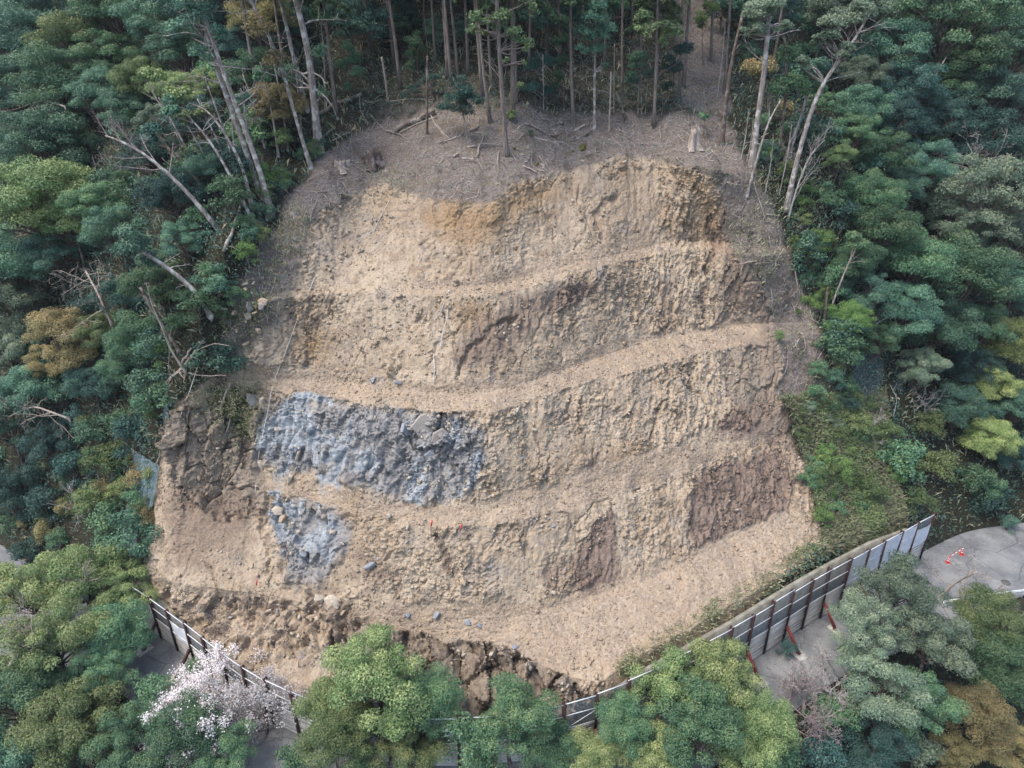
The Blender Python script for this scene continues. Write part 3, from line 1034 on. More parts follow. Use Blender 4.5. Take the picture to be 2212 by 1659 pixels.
PROTO = []
CROWN_H = 7.6
for i in range(7):
    rg = np.random.default_rng(100 + i)
    R, Hs = 4.6, 3.3 + .35 * (i % 3)
    dense = i < 4
    cm = crown_mesh('crown', rg, .185, R, Hs, 62 if dense else 44, 36000 if dense else 25000, np.array([0, 0, -Hs * .9]), .085,
                    rc=(.13, .31) if dense else (.12, .27), lo=-.5 if dense else -.6, loose=.3)
    tm = trunk_mesh('trunk', rg, CROWN_H - Hs * .35, .23, .12, M['bark_brown'])
    PROTO.append((cm, tm))
# looser, finer crowns for saplings and the understorey
SPROTO = []
for i in range(5):
    rg = np.random.default_rng(140 + i)
    cm = crown_mesh('crown', rg, .20, 1.9, 1.9, 16, 2600, np.array([0, 0, -1.9]), .03, rc=(.24, .42), lo=-.8, loose=.35)
    tm = trunk_mesh('trunk', rg, 2.6, .06, .025, M['bark_brown'], sides=5)
    SPROTO.append((cm, tm))
_bind = {}


def set_mats(o, *names):
    for i, n in enumerate(names):
        o.material_slots[i].link = 'OBJECT'
        o.material_slots[i].material = M[n]


def tree_inst(name, label, cat, base, H, R, leafm, barkm, proto, rot, group=None, lean=(0, 0), hs=None, proto_R=4.6, proto_H=CROWN_H):
    """a tree whose crown centre stands H above its base and has radius R"""
    cm, tm = proto
    root = empty(name, tuple(base), label, cat, group)
    root.rotation_euler = (0, 0, rot)
    t = link('trunk', tm, root)
    t.scale = (R / proto_R, R / proto_R, H / proto_H)
    c = link('crown', cm, root)
    c.location = (0, 0, H)
    c.scale = (R / proto_R, R / proto_R, (hs or R) / proto_R)
    set_mats(c, leafm, barkm)
    set_mats(t, barkm)
    return root


def crown_at(ox, oy, rp, leafm, label, hf=1.5, name='broadleaf_tree', cat='tree', bark='bark_brown', pi=None, group=None, small=False, hs=None, lift=None):
    """crown centre seen at overview pixel (ox, oy) with pixel radius rp"""
    rp = rp * (1.0 if small else 1.0 if group == GB else 1.24)
    R = rp * 60 / FPX
    for _ in range(4):
        H = lift if lift is not None else max(R * hf, .8)
        p, t = hit(ox, oy, H)
        R = rp * t / FPX * 1.02
    g = ground_z(p[0], p[1])
    if p[2] - g > H * 1.6:
        g = p[2] - H
    base = np.array([p[0], p[1], g - .1])
    H = p[2] - base[2]
    k = (int(abs(ox * 7 + oy * 13)) if pi is None else pi)
    if small or R < 1.9:
        return tree_inst(name, label, cat, base, H, R, leafm, bark, SPROTO[k % 5], k * .7, group, hs=hs and hs * R, proto_R=1.9, proto_H=2.6)
    return tree_inst(name, label, cat, base, H, R, leafm, bark, PROTO[k % 7], k * .7, group, hs=hs and hs * R)


def twig_tree(g, rng, path, r0, r1, levels=3, nb=9, spread=.8, ln=.45, up=.25, start=.3, tips=None, m=0, minr=.008, sides=5):
    """recursive bare limbs along a path"""
    path = np.asarray(path, float)
    n = len(path)
    g.tube(path, np.linspace(r0, r1, n), sides, m, cap=sides > 4)
    if levels == 0:
        if tips is not None:
            tips.extend(path[1:])
        return
    seg = np.linalg.norm(np.diff(path, axis=0), axis=1)
    tot = seg.sum()
    cum = np.concatenate([[0], np.cumsum(seg)]) / tot
    for k in range(nb):
        f = start + (1 - start) * (k + rng.random()) / nb
        i = min(np.searchsorted(cum, f), n - 1)
        a = path[i - 1] + (path[i] - path[i - 1]) * ((f - cum[i - 1]) / max(cum[i] - cum[i - 1], 1e-6))
        t = unit(path[i] - path[i - 1])
        d = unit(t * .75 + unit(rng.normal(size=3)) * spread + np.array([0, 0, up]))
        L = tot * ln * (1.15 - .75 * f) * rng.uniform(.6, 1.3)
        m_ = 5
        q = [a]
        dd = d
        for s_ in range(m_ - 1):
            dd = unit(dd + rng.normal(size=3) * .16 + np.array([0, 0, up * .2]))
            q.append(q[-1] + dd * L / (m_ - 1))
        ra = max((r0 + (r1 - r0) * f) * .5, minr)
        twig_tree(g, rng, q, ra, max(ra * .35, minr * .7), levels - 1, max(int(nb * .62), 3), spread, ln * 1.05, up, .25, tips, m, minr, 3 if levels < 3 else 4)


def bare_tree(name, label, path, r0, r1, mat='twig', seed=0, levels=3, nb=9, spread=.8, ln=.4, up=.2, start=.35, cat='tree', group=None, blossom=0, leaves=None,
              minr=.009, trunkmat=None, bsize=.13):
    """trunk given by world points + bare crown (optionally with blossom or a few leaves)"""
    rng = np.random.default_rng(seed)
    path = np.asarray(path, float)
    root = empty(name, tuple(path[0]), label, cat, group)
    n = 12
    tt = np.linspace(0, 1, len(path)); t2 = np.linspace(0, 1, n)
    pp = np.stack([np.interp(t2, tt, path[:, i]) for i in range(3)], 1)
    for _ in range(2):
        pp[1:-1] = (pp[:-2] + 2 * pp[1:-1] + pp[2:]) / 4
    pp = pp - path[0]
    g = Geo()
    rr = np.linspace(r0, r1, n); rr[0] *= 1.35
    g.tube(np.vstack([pp[:1] - [0, 0, .4], pp]), np.concatenate([rr[:1], rr]), 8, 0)
    link('trunk', g.mesh('trunk', (M[trunkmat or mat],), smooth=True), root)
    g2 = Geo(); tips = []
    seg = np.linalg.norm(np.diff(pp, axis=0), axis=1); tot = seg.sum()
    cum = np.concatenate([[0], np.cumsum(seg)]) / tot
    for k in range(nb):
        f = start + (1 - start) * (k + rng.random()) / nb
        i = min(np.searchsorted(cum, f), n - 1)
        a = pp[i - 1] + (pp[i] - pp[i - 1]) * ((f - cum[i - 1]) / max(cum[i] - cum[i - 1], 1e-6))
        t = unit(pp[i] - pp[i - 1])
        d = unit(t * .7 + unit(rng.normal(size=3)) * spread + np.array([0, 0, up]))
        L = tot * ln * (1.2 - .7 * f) * rng.uniform(.6, 1.3)
        q = [a]; dd = d
        for _ in range(5):
            dd = unit(dd + rng.normal(size=3) * .17 + np.array([0, 0, up * .2]))
            q.append(q[-1] + dd * L / 5)
        ra = max((r0 + (r1 - r0) * f) * .5, minr * 1.6)
        twig_tree(g2, rng, q, ra, max(ra * .3, minr), levels - 1, max(int(nb * .7), 4), spread, .5, up, .2, tips, 0, minr, 4)
    nb_ = g2.nfaces()
    mats = [M[mat]]; at = None
    tint = np.zeros(nb_); tip = np.zeros(nb_)
    if blossom and tips:
        tp = np.array(tips)
        k = rng.integers(0, len(tp), blossom)
        pos = tp[k] + rng.normal(size=(blossom, 3)) * .16
        V, F = leaf_quads(rng, pos, rng.normal(size=(blossom, 3)) + [0, 0, .6], bsize, bsize * .8, .7)
        q0 = len(g2.Q)
        g2.add(V, F, None, 1)
        tint = np.concatenate([tint, rng.random(blossom)]); tip = np.concatenate([tip, (rng.random(blossom) > .82) * .8])
        mats.append(leaves and M[leaves] or M['blossom'])
    link('crown', g2.mesh('crown', mats, {'tint': ('FACE', tint), 'tip': ('FACE', tip)}), root)
    return root


def vertical_path(pts, toward=0.0):
    """world points of a standing trunk seen through overview pixels pts (base first)"""
    b, _ = hit(*pts[0])
    out = [b]
    for ox, oy in pts[1:]:
        d = ray(ox, oy)
        t = (b[1] + 0.0) / d[1]
        for _ in range(3):
            h = CAM_H + d[2] * t - b[2]
            t = (b[1] - toward * h) / d[1]
        out.append(np.array([d[0] * t, d[1] * t, CAM_H + d[2] * t]))
    return np.array(out)


def extend(path, k):
    d = path[-1] - path[-2]
    return np.vstack([path, path[-1] + d * k])


def ground_path(pts, h=.12):
    return np.array([hit(ox, oy, 0)[0] + np.array([0, -.0, h]) for ox, oy in pts])


def trunk_tree(name, label, pts, r0, r1, bark, lumps=(), leafm='mid', seed=0, twigs=6, nleaf=5000, leaf=.22, cat='tree', group=None, toward=0.0, ext=0.0, path=None, tlen=.3, spread=1.0):
    r0, r1 = r0 * .84, r1 * .84
    """tall single trunk following pts, with leafy lumps at (ox, oy, pixel radius) around its own depth"""
    rng = np.random.default_rng(seed + 500)
    p = vertical_path(pts, toward) if path is None else path
    if ext: p = extend(p, ext)
    root = empty(name, tuple(p[0]), label, cat, group)
    n = 14
    tt = np.linspace(0, 1, len(p)); t2 = np.linspace(0, 1, n)
    pp = np.stack([np.interp(t2, tt, p[:, i]) for i in range(3)], 1)
    for _ in range(2):
        pp[1:-1] = (pp[:-2] + 2 * pp[1:-1] + pp[2:]) / 4
    pp -= p[0]
    g = Geo()
    rr = np.linspace(r0, r1, n); rr[0] *= 1.5; rr[1] *= 1.12
    g.tube(np.vstack([pp[:1] - [0, 0, .5], pp]), np.concatenate([rr[:1], rr]), 8, 0)
    link('trunk', g.mesh('trunk', (M[bark],), smooth=True), root)
    g2 = Geo(); lum = []
    for l in lumps:
        if len(l) == 3:
            ox, oy, rp = l
            d = ray(ox, oy)
            t = (p[0][1] + rng.uniform(-1.2, 1.2)) / d[1]
            c = np.array([d[0] * t, d[1] * t, CAM_H + d[2] * t]) - p[0]
            lum.append((c, rp * t / FPX))
        else:
            lum.append((np.array(l[:3]) , l[3]))
    nl = 0
    tint = tip = np.zeros(0)
    if lum:
        sub = []
        for c, r in lum:
            for _ in range(5):
                sub.append((c + unit(rng.normal(size=3)) * r * .55 * np.array([1, 1, .8]), r * rng.uniform(.4, .62)))
        q, nr_, tint, tip, _ = clump_crown(rng, 1, 1, 0, nleaf, leaf, lumps=sub, flat=.8, loose=.3)
        V, F = leaf_quads(rng, q, nr_, leaf, leaf * .5)
        g2.add(V, F, None, 0)
        nl = len(F)
        for c, r in sub:
            i = int(np.argmin(np.linalg.norm(pp - c - [0, 0, -r * 1.2], axis=1)))
            g2.tube(limb(rng, pp[i], c, 5, .2), np.linspace(max(rr[i] * .4, .03), .012, 5), 4, 1, cap=False)
    L = np.linalg.norm(pp[-1] - pp[0])
    for k in range(twigs):
        f = rng.uniform(.3, 1)
        i = min(int(f * (n - 1)), n - 1)
        d = unit(rng.normal(size=3) * np.array([1, .7, .5]) * spread + [0, 0, .4])
        q = [pp[i]]
        dd = d
        for _ in range(5):
            dd = unit(dd + rng.normal(size=3) * .2)
            q.append(q[-1] + dd * L * tlen * rng.uniform(.5, 1.1) / 5)
        twig_tree(g2, rng, q, max(rr[i] * .35, .022), .01, 1, 6, .8, .4, .15, .3, None, 1, .008, 4)
    nf = g2.nfaces()
    if nf:
        a = np.zeros(nf); b = np.zeros(nf)
        a[:len(tint)] = tint; b[:len(tip)] = tip
        # quads are stored before triangles, leaves first
        link('crown', g2.mesh('crown', (M[leafm], M[bark]), {'tint': ('FACE', a), 'tip': ('FACE', b)}), root)
    return root


def cedar_meshes(i):
    """tall plantation conifer, 20 m: bare stem, drooping foliage in the upper part"""
    rg = np.random.default_rng(300 + i)
    H = 20.0
    g = Geo()
    p = limb(rg, (0, 0, -.5), (rg.uniform(-.3, .3), rg.uniform(-.3, .3), H), 10, .012)
    r = np.linspace(.19, .04, 10); r[0] *= 1.4
    g.tube(p, r, 8, 0)
    tm = g.mesh('trunk', (M['bark_cedar'],), smooth=True)
    g = Geo()
    zs = 9.0 + (i % 3) * 1.2
    P_, N_, T_ = [], [], []
    nb = 58
    br = []
    for k in range(nb):
        z = zs + (H - zs - .2) * (k + rg.random()) / nb
        a = rg.uniform(0, 2 * math.pi)
        f = (z - zs) / (H - zs)
        L = (2.6 * (1 - f) ** .75 + .35) * rg.uniform(.6, 1.15)
        t = np.linspace(0, 1, 6)[:, None]
        d = np.array([math.cos(a), math.sin(a), 0])
        b = np.array([0, 0, z]) + d * L * t + np.array([0, 0, 1]) * (.28 * t - .62 * t * t) * L
        br.append(b)
        m = int(60 * L + 30)
        u = rg.uniform(.25, 1.02, m)
        c = np.stack([np.interp(u, t[:, 0], b[:, q]) for q in range(3)], 1)
        w = .32 * L * (1.1 - u)[:, None] + .14
        sidev = np.cross(d, [0, 0, 1])
        c += sidev * rg.uniform(-1, 1, (m, 1)) * w + rg.normal(size=(m, 3)) * np.array([.07, .07, .10])
        P_.append(c); N_.append(np.tile(np.array([0, 0, 1.0]) + d * .5, (m, 1))); T_.append(np.clip(rg.random(m) * .6 + rg.random() * .4, 0, 1))
    p_, n_, t_ = np.vstack(P_), np.vstack(N_), np.concatenate(T_)
    V, F = leaf_quads(rg, p_, n_, .34, .13, .9, .35)
    g.add(V, F, None, 0)
    for b in br:
        g.tube(b, np.linspace(.035, .01, 6), 3, 1, cap=False)
    for k in range(10):                                    # dead snags on the bare stem
        z = rg.uniform(3, zs); a = rg.uniform(0, 6.28); L = rg.uniform(.5, 1.3)
        g.tube(limb(rg, (0, 0, z), (math.cos(a) * L, math.sin(a) * L, z - .1), 4, .1), np.linspace(.025, .008, 4), 3, 1, cap=False)
    nf = g.nfaces(); tint = np.zeros(nf); tint[:len(t_)] = t_
    cm = g.mesh('crown', (M['conifer'], M['bark_cedar']), {'tint': ('FACE', tint), 'tip': ('FACE', np.zeros(nf))})
    return cm, tm


CEDAR = [cedar_meshes(i) for i in range(4)]


def cedar(ox, oy, topx, label, r=1.0, H=20.0, k=0, name='cedar_tree', group='plantation conifers above the cut', leafm='conifer', xs=1.0, base=None):
    """plantation conifer with its foot seen at (ox, oy); topx: px where the stem leaves the top edge"""
    b, t = hit(ox, oy) if base is None else (np.array(base), 0)
    cm, tm = CEDAR[k % 4]
    root = empty(name, (b[0], b[1], b[2]), label, 'tree', group)
    lean = 0.0
    if topx is not None:
        d = ray(topx, 0)
        tt = b[1] / d[1]
        h = CAM_H + d[2] * tt - b[2]
        if h > 2: lean = math.atan2(d[0] * tt - b[0], h)
    root.rotation_euler = (0, lean, 0)
    s = H / 20
    o = link('trunk', tm, root); o.scale = (r * s, r * s, s); o.rotation_euler = (0, 0, k * 1.3)
    c = link('crown', cm, root); c.scale = (xs * s, xs * s, s); c.rotation_euler = (0, 0, k * 1.3)
    set_mats(c, leafm, 'bark_cedar')
    return root

# ------------------------------------------------------------------ barrier fence, retaining wall, road furniture
def build_fence():
    root = empty('barrier_fence', (0, 31, 0), 'long rockfall barrier of rusty steel posts, grey boards and wire mesh along the road', 'fence')
    off = np.array([0, 31, 0])
    xs = np.linspace(-32, 39, 4000); ys = yf(xs)
    s = np.concatenate([[0], np.cumsum(np.hypot(np.diff(xs), np.diff(ys)))])
    step = 2.3
    ks = np.arange(0, s[-1], step)
    px, py = np.interp(ks, s, xs), np.interp(ks, s, ys)
    n = len(ks)
    rng = np.random.default_rng(5)

    def hbeam(p, f, up, H, d=.22, w=.21, tw=.03):
        """H-section post: two flanges and a web, f = across the line, H = height"""
        r = np.cross(f, up)
        g = Geo()
        for sgn in (-1, 1):
            g.box(p + up * H / 2 + f * sgn * d / 2, (tw, w, H), (f, r, up))
        g.box(p + up * H / 2, (d - tw, tw * .8, H), (f, r, up))
        return g
    sheets = set(range(n - 6, n - 1))
    for i in range(n):
        a = np.array([px[i], py[i], 0.0])
        j = min(i + 1, n - 1); q = max(i - 1, 0)
        t = unit(np.array([px[j] - px[q], py[j] - py[q], 0]))
        f = np.array([-t[1], t[0], 0])
        up = unit(np.array([rng.normal() * .012, rng.normal() * .012, 1]))
        H = float(np.interp(a[0], [-30, -15, 0, 14], [4.3, 4.45, 4.9, 5.3])) + rng.normal() * .05
        zb = H * .47
        f2 = unit(f - up * f.dot(up))
        p = link('post', hbeam(a, f2, up, H).mesh('post', (M['rust'],), off=off), root)
        x = px[i]
        brace = (-33 < x < -24 and i % 2 == 0) or (-3 < x < 14 and i % 3 == 0) or (16 < x < 34 and i % 2 == 0)
        if brace:
            g = Geo()
            b0, b1 = a - f * 1.55 + [0, 0, .06], a - f * .12 + [0, 0, 1.7]
            d = unit(b1 - b0); sd_ = np.array([t[0], t[1], 0]); n3 = np.cross(d, sd_)
            L = np.linalg.norm(b1 - b0)
            c = (b0 + b1) / 2
            for sgn in (-1, 1):
                g.box(c + n3 * sgn * .08, (.17, .022, L), (sd_, n3, d))
            g.box(c, (.022, .14, L), (sd_, n3, d))
            g.box(b0 + [0, 0, -.01], (.34, .34, .03), (sd_, f, np.array([0, 0, 1.])))
            link('brace', g.mesh('brace', (M['redlead' if x > -5 else 'rust'],), off=off), root)
            g = Geo()
            g.box(a - f * 1.55 + [0, 0, .03], (rng.uniform(.7, 1.0), rng.uniform(1.1, 1.6), .05), (sd_, f, np.array([0, 0, 1.])))
            link('footing', g.mesh('footing', (M['pad'],), off=off), root)
        if i == n - 1: break
        b = np.array([px[i + 1], py[i + 1], 0.0])
        t = unit(b - a); f = np.array([-t[1], t[0], 0]); up = np.array([0, 0, 1.0])
        L = np.linalg.norm(b - a)
        c = (a + b) / 2
        g = Geo()
        nb = int(zb / .185)
        for k in range(nb):
            z = .13 + k * .185
            tl = unit(t + up * rng.normal() * .006)
            g.box(c + up * z + f * rng.normal() * .012, (L - .06, .055, .172), (tl, f, np.cross(tl, f)))
        link('board_panel', g.mesh('board_panel', (M['board'],), off=off), root)
        for z in (zb + .12, (zb + H) / 2 + .05, H - .1):
            g = Geo()
            g.tube([a - f * .06 + up * (z + rng.normal() * .03), b - f * .06 + up * (z + rng.normal() * .03)], .034, 6)
            link('rail', g.mesh('rail', (M['wmetal'],), off=off), root)
        if rng.random() < .22:
            g = Geo()
            g.tube([a - f * .07 + up * (zb + .1), b - f * .07 + up * (zb + 1.2)], .026, 6)
            link('diagonal_pipe', g.mesh('diagonal_pipe', (M['wmetal'],), off=off), root)
        # mesh panel with a slight belly
        u = np.linspace(0, 1, 7); w = np.linspace(zb + .06, H - .08, 7)
        uu, ww = np.meshgrid(u, w)
        bel = np.sin(uu * math.pi) * np.sin((ww - zb) / (H - zb) * math.pi) * rng.uniform(.02, .10)
        Vp = a + t * (uu * L)[..., None] + up * ww[..., None] + f * (.03 + bel)[..., None]
        ii = (np.arange(6)[:, None] * 7 + np.arange(6)[None]).ravel()
        F = np.stack([ii, ii + 1, ii + 8, ii + 7], 1)
        link('mesh_panel', mesh_np('mesh_panel', Vp.reshape(-1, 3) - off, F, (M['mesh'],)), root)
        if i in sheets or (x < -25 and x > -30 and i % 2):
            nn = 12
            uu, ww = np.meshgrid(np.linspace(.02, .98, nn), np.linspace(0, 1, nn))
            topz = H - .15 if i not in (n - 2,) else H - 1.0
            if x < 0: topz = H - .9
            zz = zb - .2 + ww * (topz - zb + .2) + .10 * np.sin(uu * 5 + i) * ww
            fold = .03 * np.sin(uu * 11 + ww * 4 + i) + .04 * np.sin(uu * math.pi) * rng.uniform(.5, 1.5)
            Vp = a + t * (uu * L)[..., None] + up * zz[..., None] - f * (.05 + fold)[..., None]
            ii = (np.arange(nn - 1)[:, None] * nn + np.arange(nn - 1)[None]).ravel()
            F = np.stack([ii, ii + 1, ii + nn + 1, ii + nn], 1)
            sh = link('sheet', mesh_np('sheet', Vp.reshape(-1, 3) - off, F, (M['sheet'],), smooth=True), root)
            sh['label'] = 'white plastic sheet tied over the wire mesh'
    return root


build_fence()


def strip_wall(name, label, x0, x1, off, th, ztop, zbot, mat, cat):
    x = np.arange(x0, x1, .6); y = yf(x)
    t = np.gradient(np.stack([x, y], 1), axis=0); t = unit(t)
    f = np.stack([-t[:, 1], t[:, 0]], 1)
    zt = np.interp(x, *ztop)
    o = np.array([(x0 + x1) / 2, float(yf((x0 + x1) / 2)), 0])
    ring = []
    for d, z in ((off, zbot), (off - .0, 'top'), (off + th, 'top'), (off + th, zbot)):
        zz = zt if isinstance(z, str) else np.full_like(x, z)
        ring.append(np.stack([x + f[:, 0] * d, y + f[:, 1] * d, zz], 1))
    V = np.stack(ring, 1); n = len(x)
    i = np.arange(n - 1)[:, None] * 4; j = np.arange(4)[None]; j2 = (j + 1) % 4
    Q = np.stack([i + j, i + j2, i + 4 + j2, i + 4 + j], -1).reshape(-1, 4)
    Q = np.vstack([Q, [[0, 1, 2, 3]], [[4 * n - 1, 4 * n - 2, 4 * n - 3, 4 * n - 4]]])
    me = mesh_np(name, V.reshape(-1, 3) - o, Q, (mat,))
    return tag(link(name, me, None, tuple(o)), label, cat)


strip_wall('retaining_wall', 'stained old concrete retaining wall behind the long barrier fence below the gravel ramp', 7.2, 35, .34, .3,
           ([6, 9, 14, 20, 30, 35], [3.7, 4.6, 5.15, 5.3, 5.3, 4.4]), -.3, M['concrete'], 'wall')
strip_wall('retaining_wall', 'short broken concrete wall behind the fence next to the blossoming cherry', -34, -25.0, .6, .4,
           ([-34, -30, -27, -25], [3.9, 3.7, 2.8, 2.2]), -.3, M['concrete'], 'wall')


def guard_rail():
    pts = [P(2040, 1300, .65), P(2110, 1290, .65), P(2160, 1282, .65), P(2212, 1276, .65), P(2290, 1268, .65), P(2400, 1262, .65)]
    pts = np.array(pts)
    root = empty('guard_rail', tuple(pts[0] * [1, 1, 0]), 'white steel guard rail on the outer road edge beyond the barrier end', 'guard rail')
    o = pts[0] * [1, 1, 0]
    g = Geo()
    for dz, r in ((0, .075), (-.13, .05), (.10, .05)):
        g.tube(pts + [0, 0, dz], r, 8)
    link('beam', g.mesh('beam', (M['wmetal'],), off=o, smooth=True), root)
    for i in range(0, 6):
        g = Geo(); g.tube([pts[i] * [1, 1, 0] - [0, 0, .2], pts[i] + [0, 0, .12]], .06, 8)
        link('post', g.mesh('post', (M['wmetal'],), off=o), root)


guard_rail()


def cone(ox, oy, label):
    b = np.array(P(ox, oy, 0.004))
    root = empty('traffic_cone', tuple(b), label, 'traffic cone')
    g = Geo(); g.box((0, 0, .02), (.40, .40, .04)); link('base', g.mesh('base', (M['cone'],)), root)
    hs = [.04, .22, .30, .42, .50, .62, .70]
    r = lambda z: .15 - .12 * z / .7
    g = Geo()
    g.tube([(0, 0, z) for z in hs], [r(z) for z in hs], 14)
    link('body', g.mesh('body', (M['cone'],), smooth=False), root)
    for a, c in ((.22, .30), (.42, .50)):
        g = Geo(); g.tube([(0, 0, a), (0, 0, c)], [r(a) + .004, r(c) + .004], 14, cap=False)
        bnd = link('band', g.mesh('band', (M['white'],)), root); bnd['label'] = 'white reflective band'
    return b


c1 = cone(*Z(9, 1810, 272), 'red traffic cone standing on the open road at the upper end of the bar')
c2 = cone(*Z(9, 1722, 325), 'red traffic cone beside the white-sheeted fence end, at the lower end of the bar')
bar = empty('cone_bar', tuple(c1 + [0, 0, .66]), 'red and white striped bar laid between the two traffic cones', 'barrier bar')
for i in range(8):
    a = (c2 - c1) * i / 8; b = (c2 - c1) * (i + 1) / 8
    g = Geo(); g.tube([a + [0, 0, .06], b + [0, 0, .06]], .035, 8)
    link('stripe', g.mesh('stripe', (M['cone' if i % 2 else 'white'],)), bar)
b = np.array(P(*Z(9, 2095, 455), .006))
g = Geo(); g.tube([(0, 0, 0), (0, 0, .012)], .38, 20)
tag(link('manhole_cover', g.mesh('manhole_cover', (M['iron'],)), None, tuple(b)), 'round dark iron manhole cover set in the grey road', 'manhole cover')

# ------------------------------------------------------------------ rocks
import bmesh


def rock_mesh(seed, elong=(1, 1, 1), n=13, bevel=.035, sub=True):
    rg = np.random.default_rng(seed)
    bm = bmesh.new()
    for _ in range(n):
        d = unit(rg.normal(size=3))
        d = np.sign(d) * np.abs(d) ** .75
        d = unit(d) * rg.uniform(.82, 1.0)
        bm.verts.new(d * np.array(elong))
    r = bmesh.ops.convex_hull(bm, input=bm.verts)
    bmesh.ops.delete(bm, geom=list({e for e in r['geom_interior'] + r['geom_unused'] if isinstance(e, bmesh.types.BMVert)}), context='VERTS')
    if bevel:
        bmesh.ops.bevel(bm, geom=bm.edges[:], offset=bevel, segments=1, affect='EDGES', clamp_overlap=True)
    bmesh.ops.triangulate(bm, faces=bm.faces[:])
    if sub:
        bmesh.ops.subdivide_edges(bm, edges=bm.edges[:], cuts=2, use_grid_fill=True)
        V = np.array([v.co[:] for v in bm.verts])
        V = V * (1 + .04 * fbm(V * 2.5, 3, seed)[:, None]) + .022 * np.stack([fbm(V * 6 + i * 5, 2, seed + i) for i in range(3)], 1)
        for v, c in zip(bm.verts, V): v.co = c
    me = bpy.data.meshes.new('rock')
    bm.to_mesh(me); bm.free()
    return me


def plate_mesh(seed):
    rg = np.random.default_rng(seed)
    n = 6
    a = np.sort(np.arange(n) * 2 * math.pi / n + rg.uniform(-.4, .4, n))
    r = rg.uniform(.75, 1.1, n)
    bm = bmesh.new()
    lo = [bm.verts.new((math.cos(t) * q * 1.05, math.sin(t) * q, -.25)) for t, q in zip(a, r)]
    hi = [bm.verts.new((math.cos(t) * q, math.sin(t) * q, .16 + rg.uniform(-.05, .05))) for t, q in zip(a, r)]
    bm.faces.new(hi); bm.faces.new(lo[::-1])
    for i in range(n):
        bm.faces.new((lo[i], lo[(i + 1) % n], hi[(i + 1) % n], hi[i]))
    bmesh.ops.bevel(bm, geom=bm.edges[:], offset=.03, segments=1, affect='EDGES', clamp_overlap=True)
    bmesh.ops.triangulate(bm, faces=bm.faces[:])
    me = bpy.data.meshes.new('rock'); bm.to_mesh(me); bm.free()
    return me


ROCKS = {'round': [rock_mesh(1, (1, .9, .8)), rock_mesh(2, (1, .8, .85))], 'slab': [rock_mesh(3, (1, .8, .38)), rock_mesh(4, (1, .62, .34))],
         'tall': [rock_mesh(5, (.6, .5, 1.1)), rock_mesh(6, (.45, .4, 1.15))], 'blade': [rock_mesh(7, (.32, .3, 1.25))], 'plate': [plate_mesh(8), plate_mesh(9)]}


def rock(ox, oy, rp, shape, mat, label, rot=(0, 0, 0), sink=.25, name='boulder', cat='rock', group=None, k=0):
    p, t = hit(ox, oy)
    R = rp * t / FPX
    me = ROCKS[shape][k % len(ROCKS[shape])]
    o = link(name, me)
    if not me.materials:
        me.materials.append(M[mat])
    o.material_slots[0].link = 'OBJECT'; o.material_slots[0].material = M[mat]
    o.scale = (R, R, R)
    o.location = p + np.array([0, -R * (.35 - sink), R * .1])
    o.rotation_euler = rot
    return tag(o, label, cat, group)


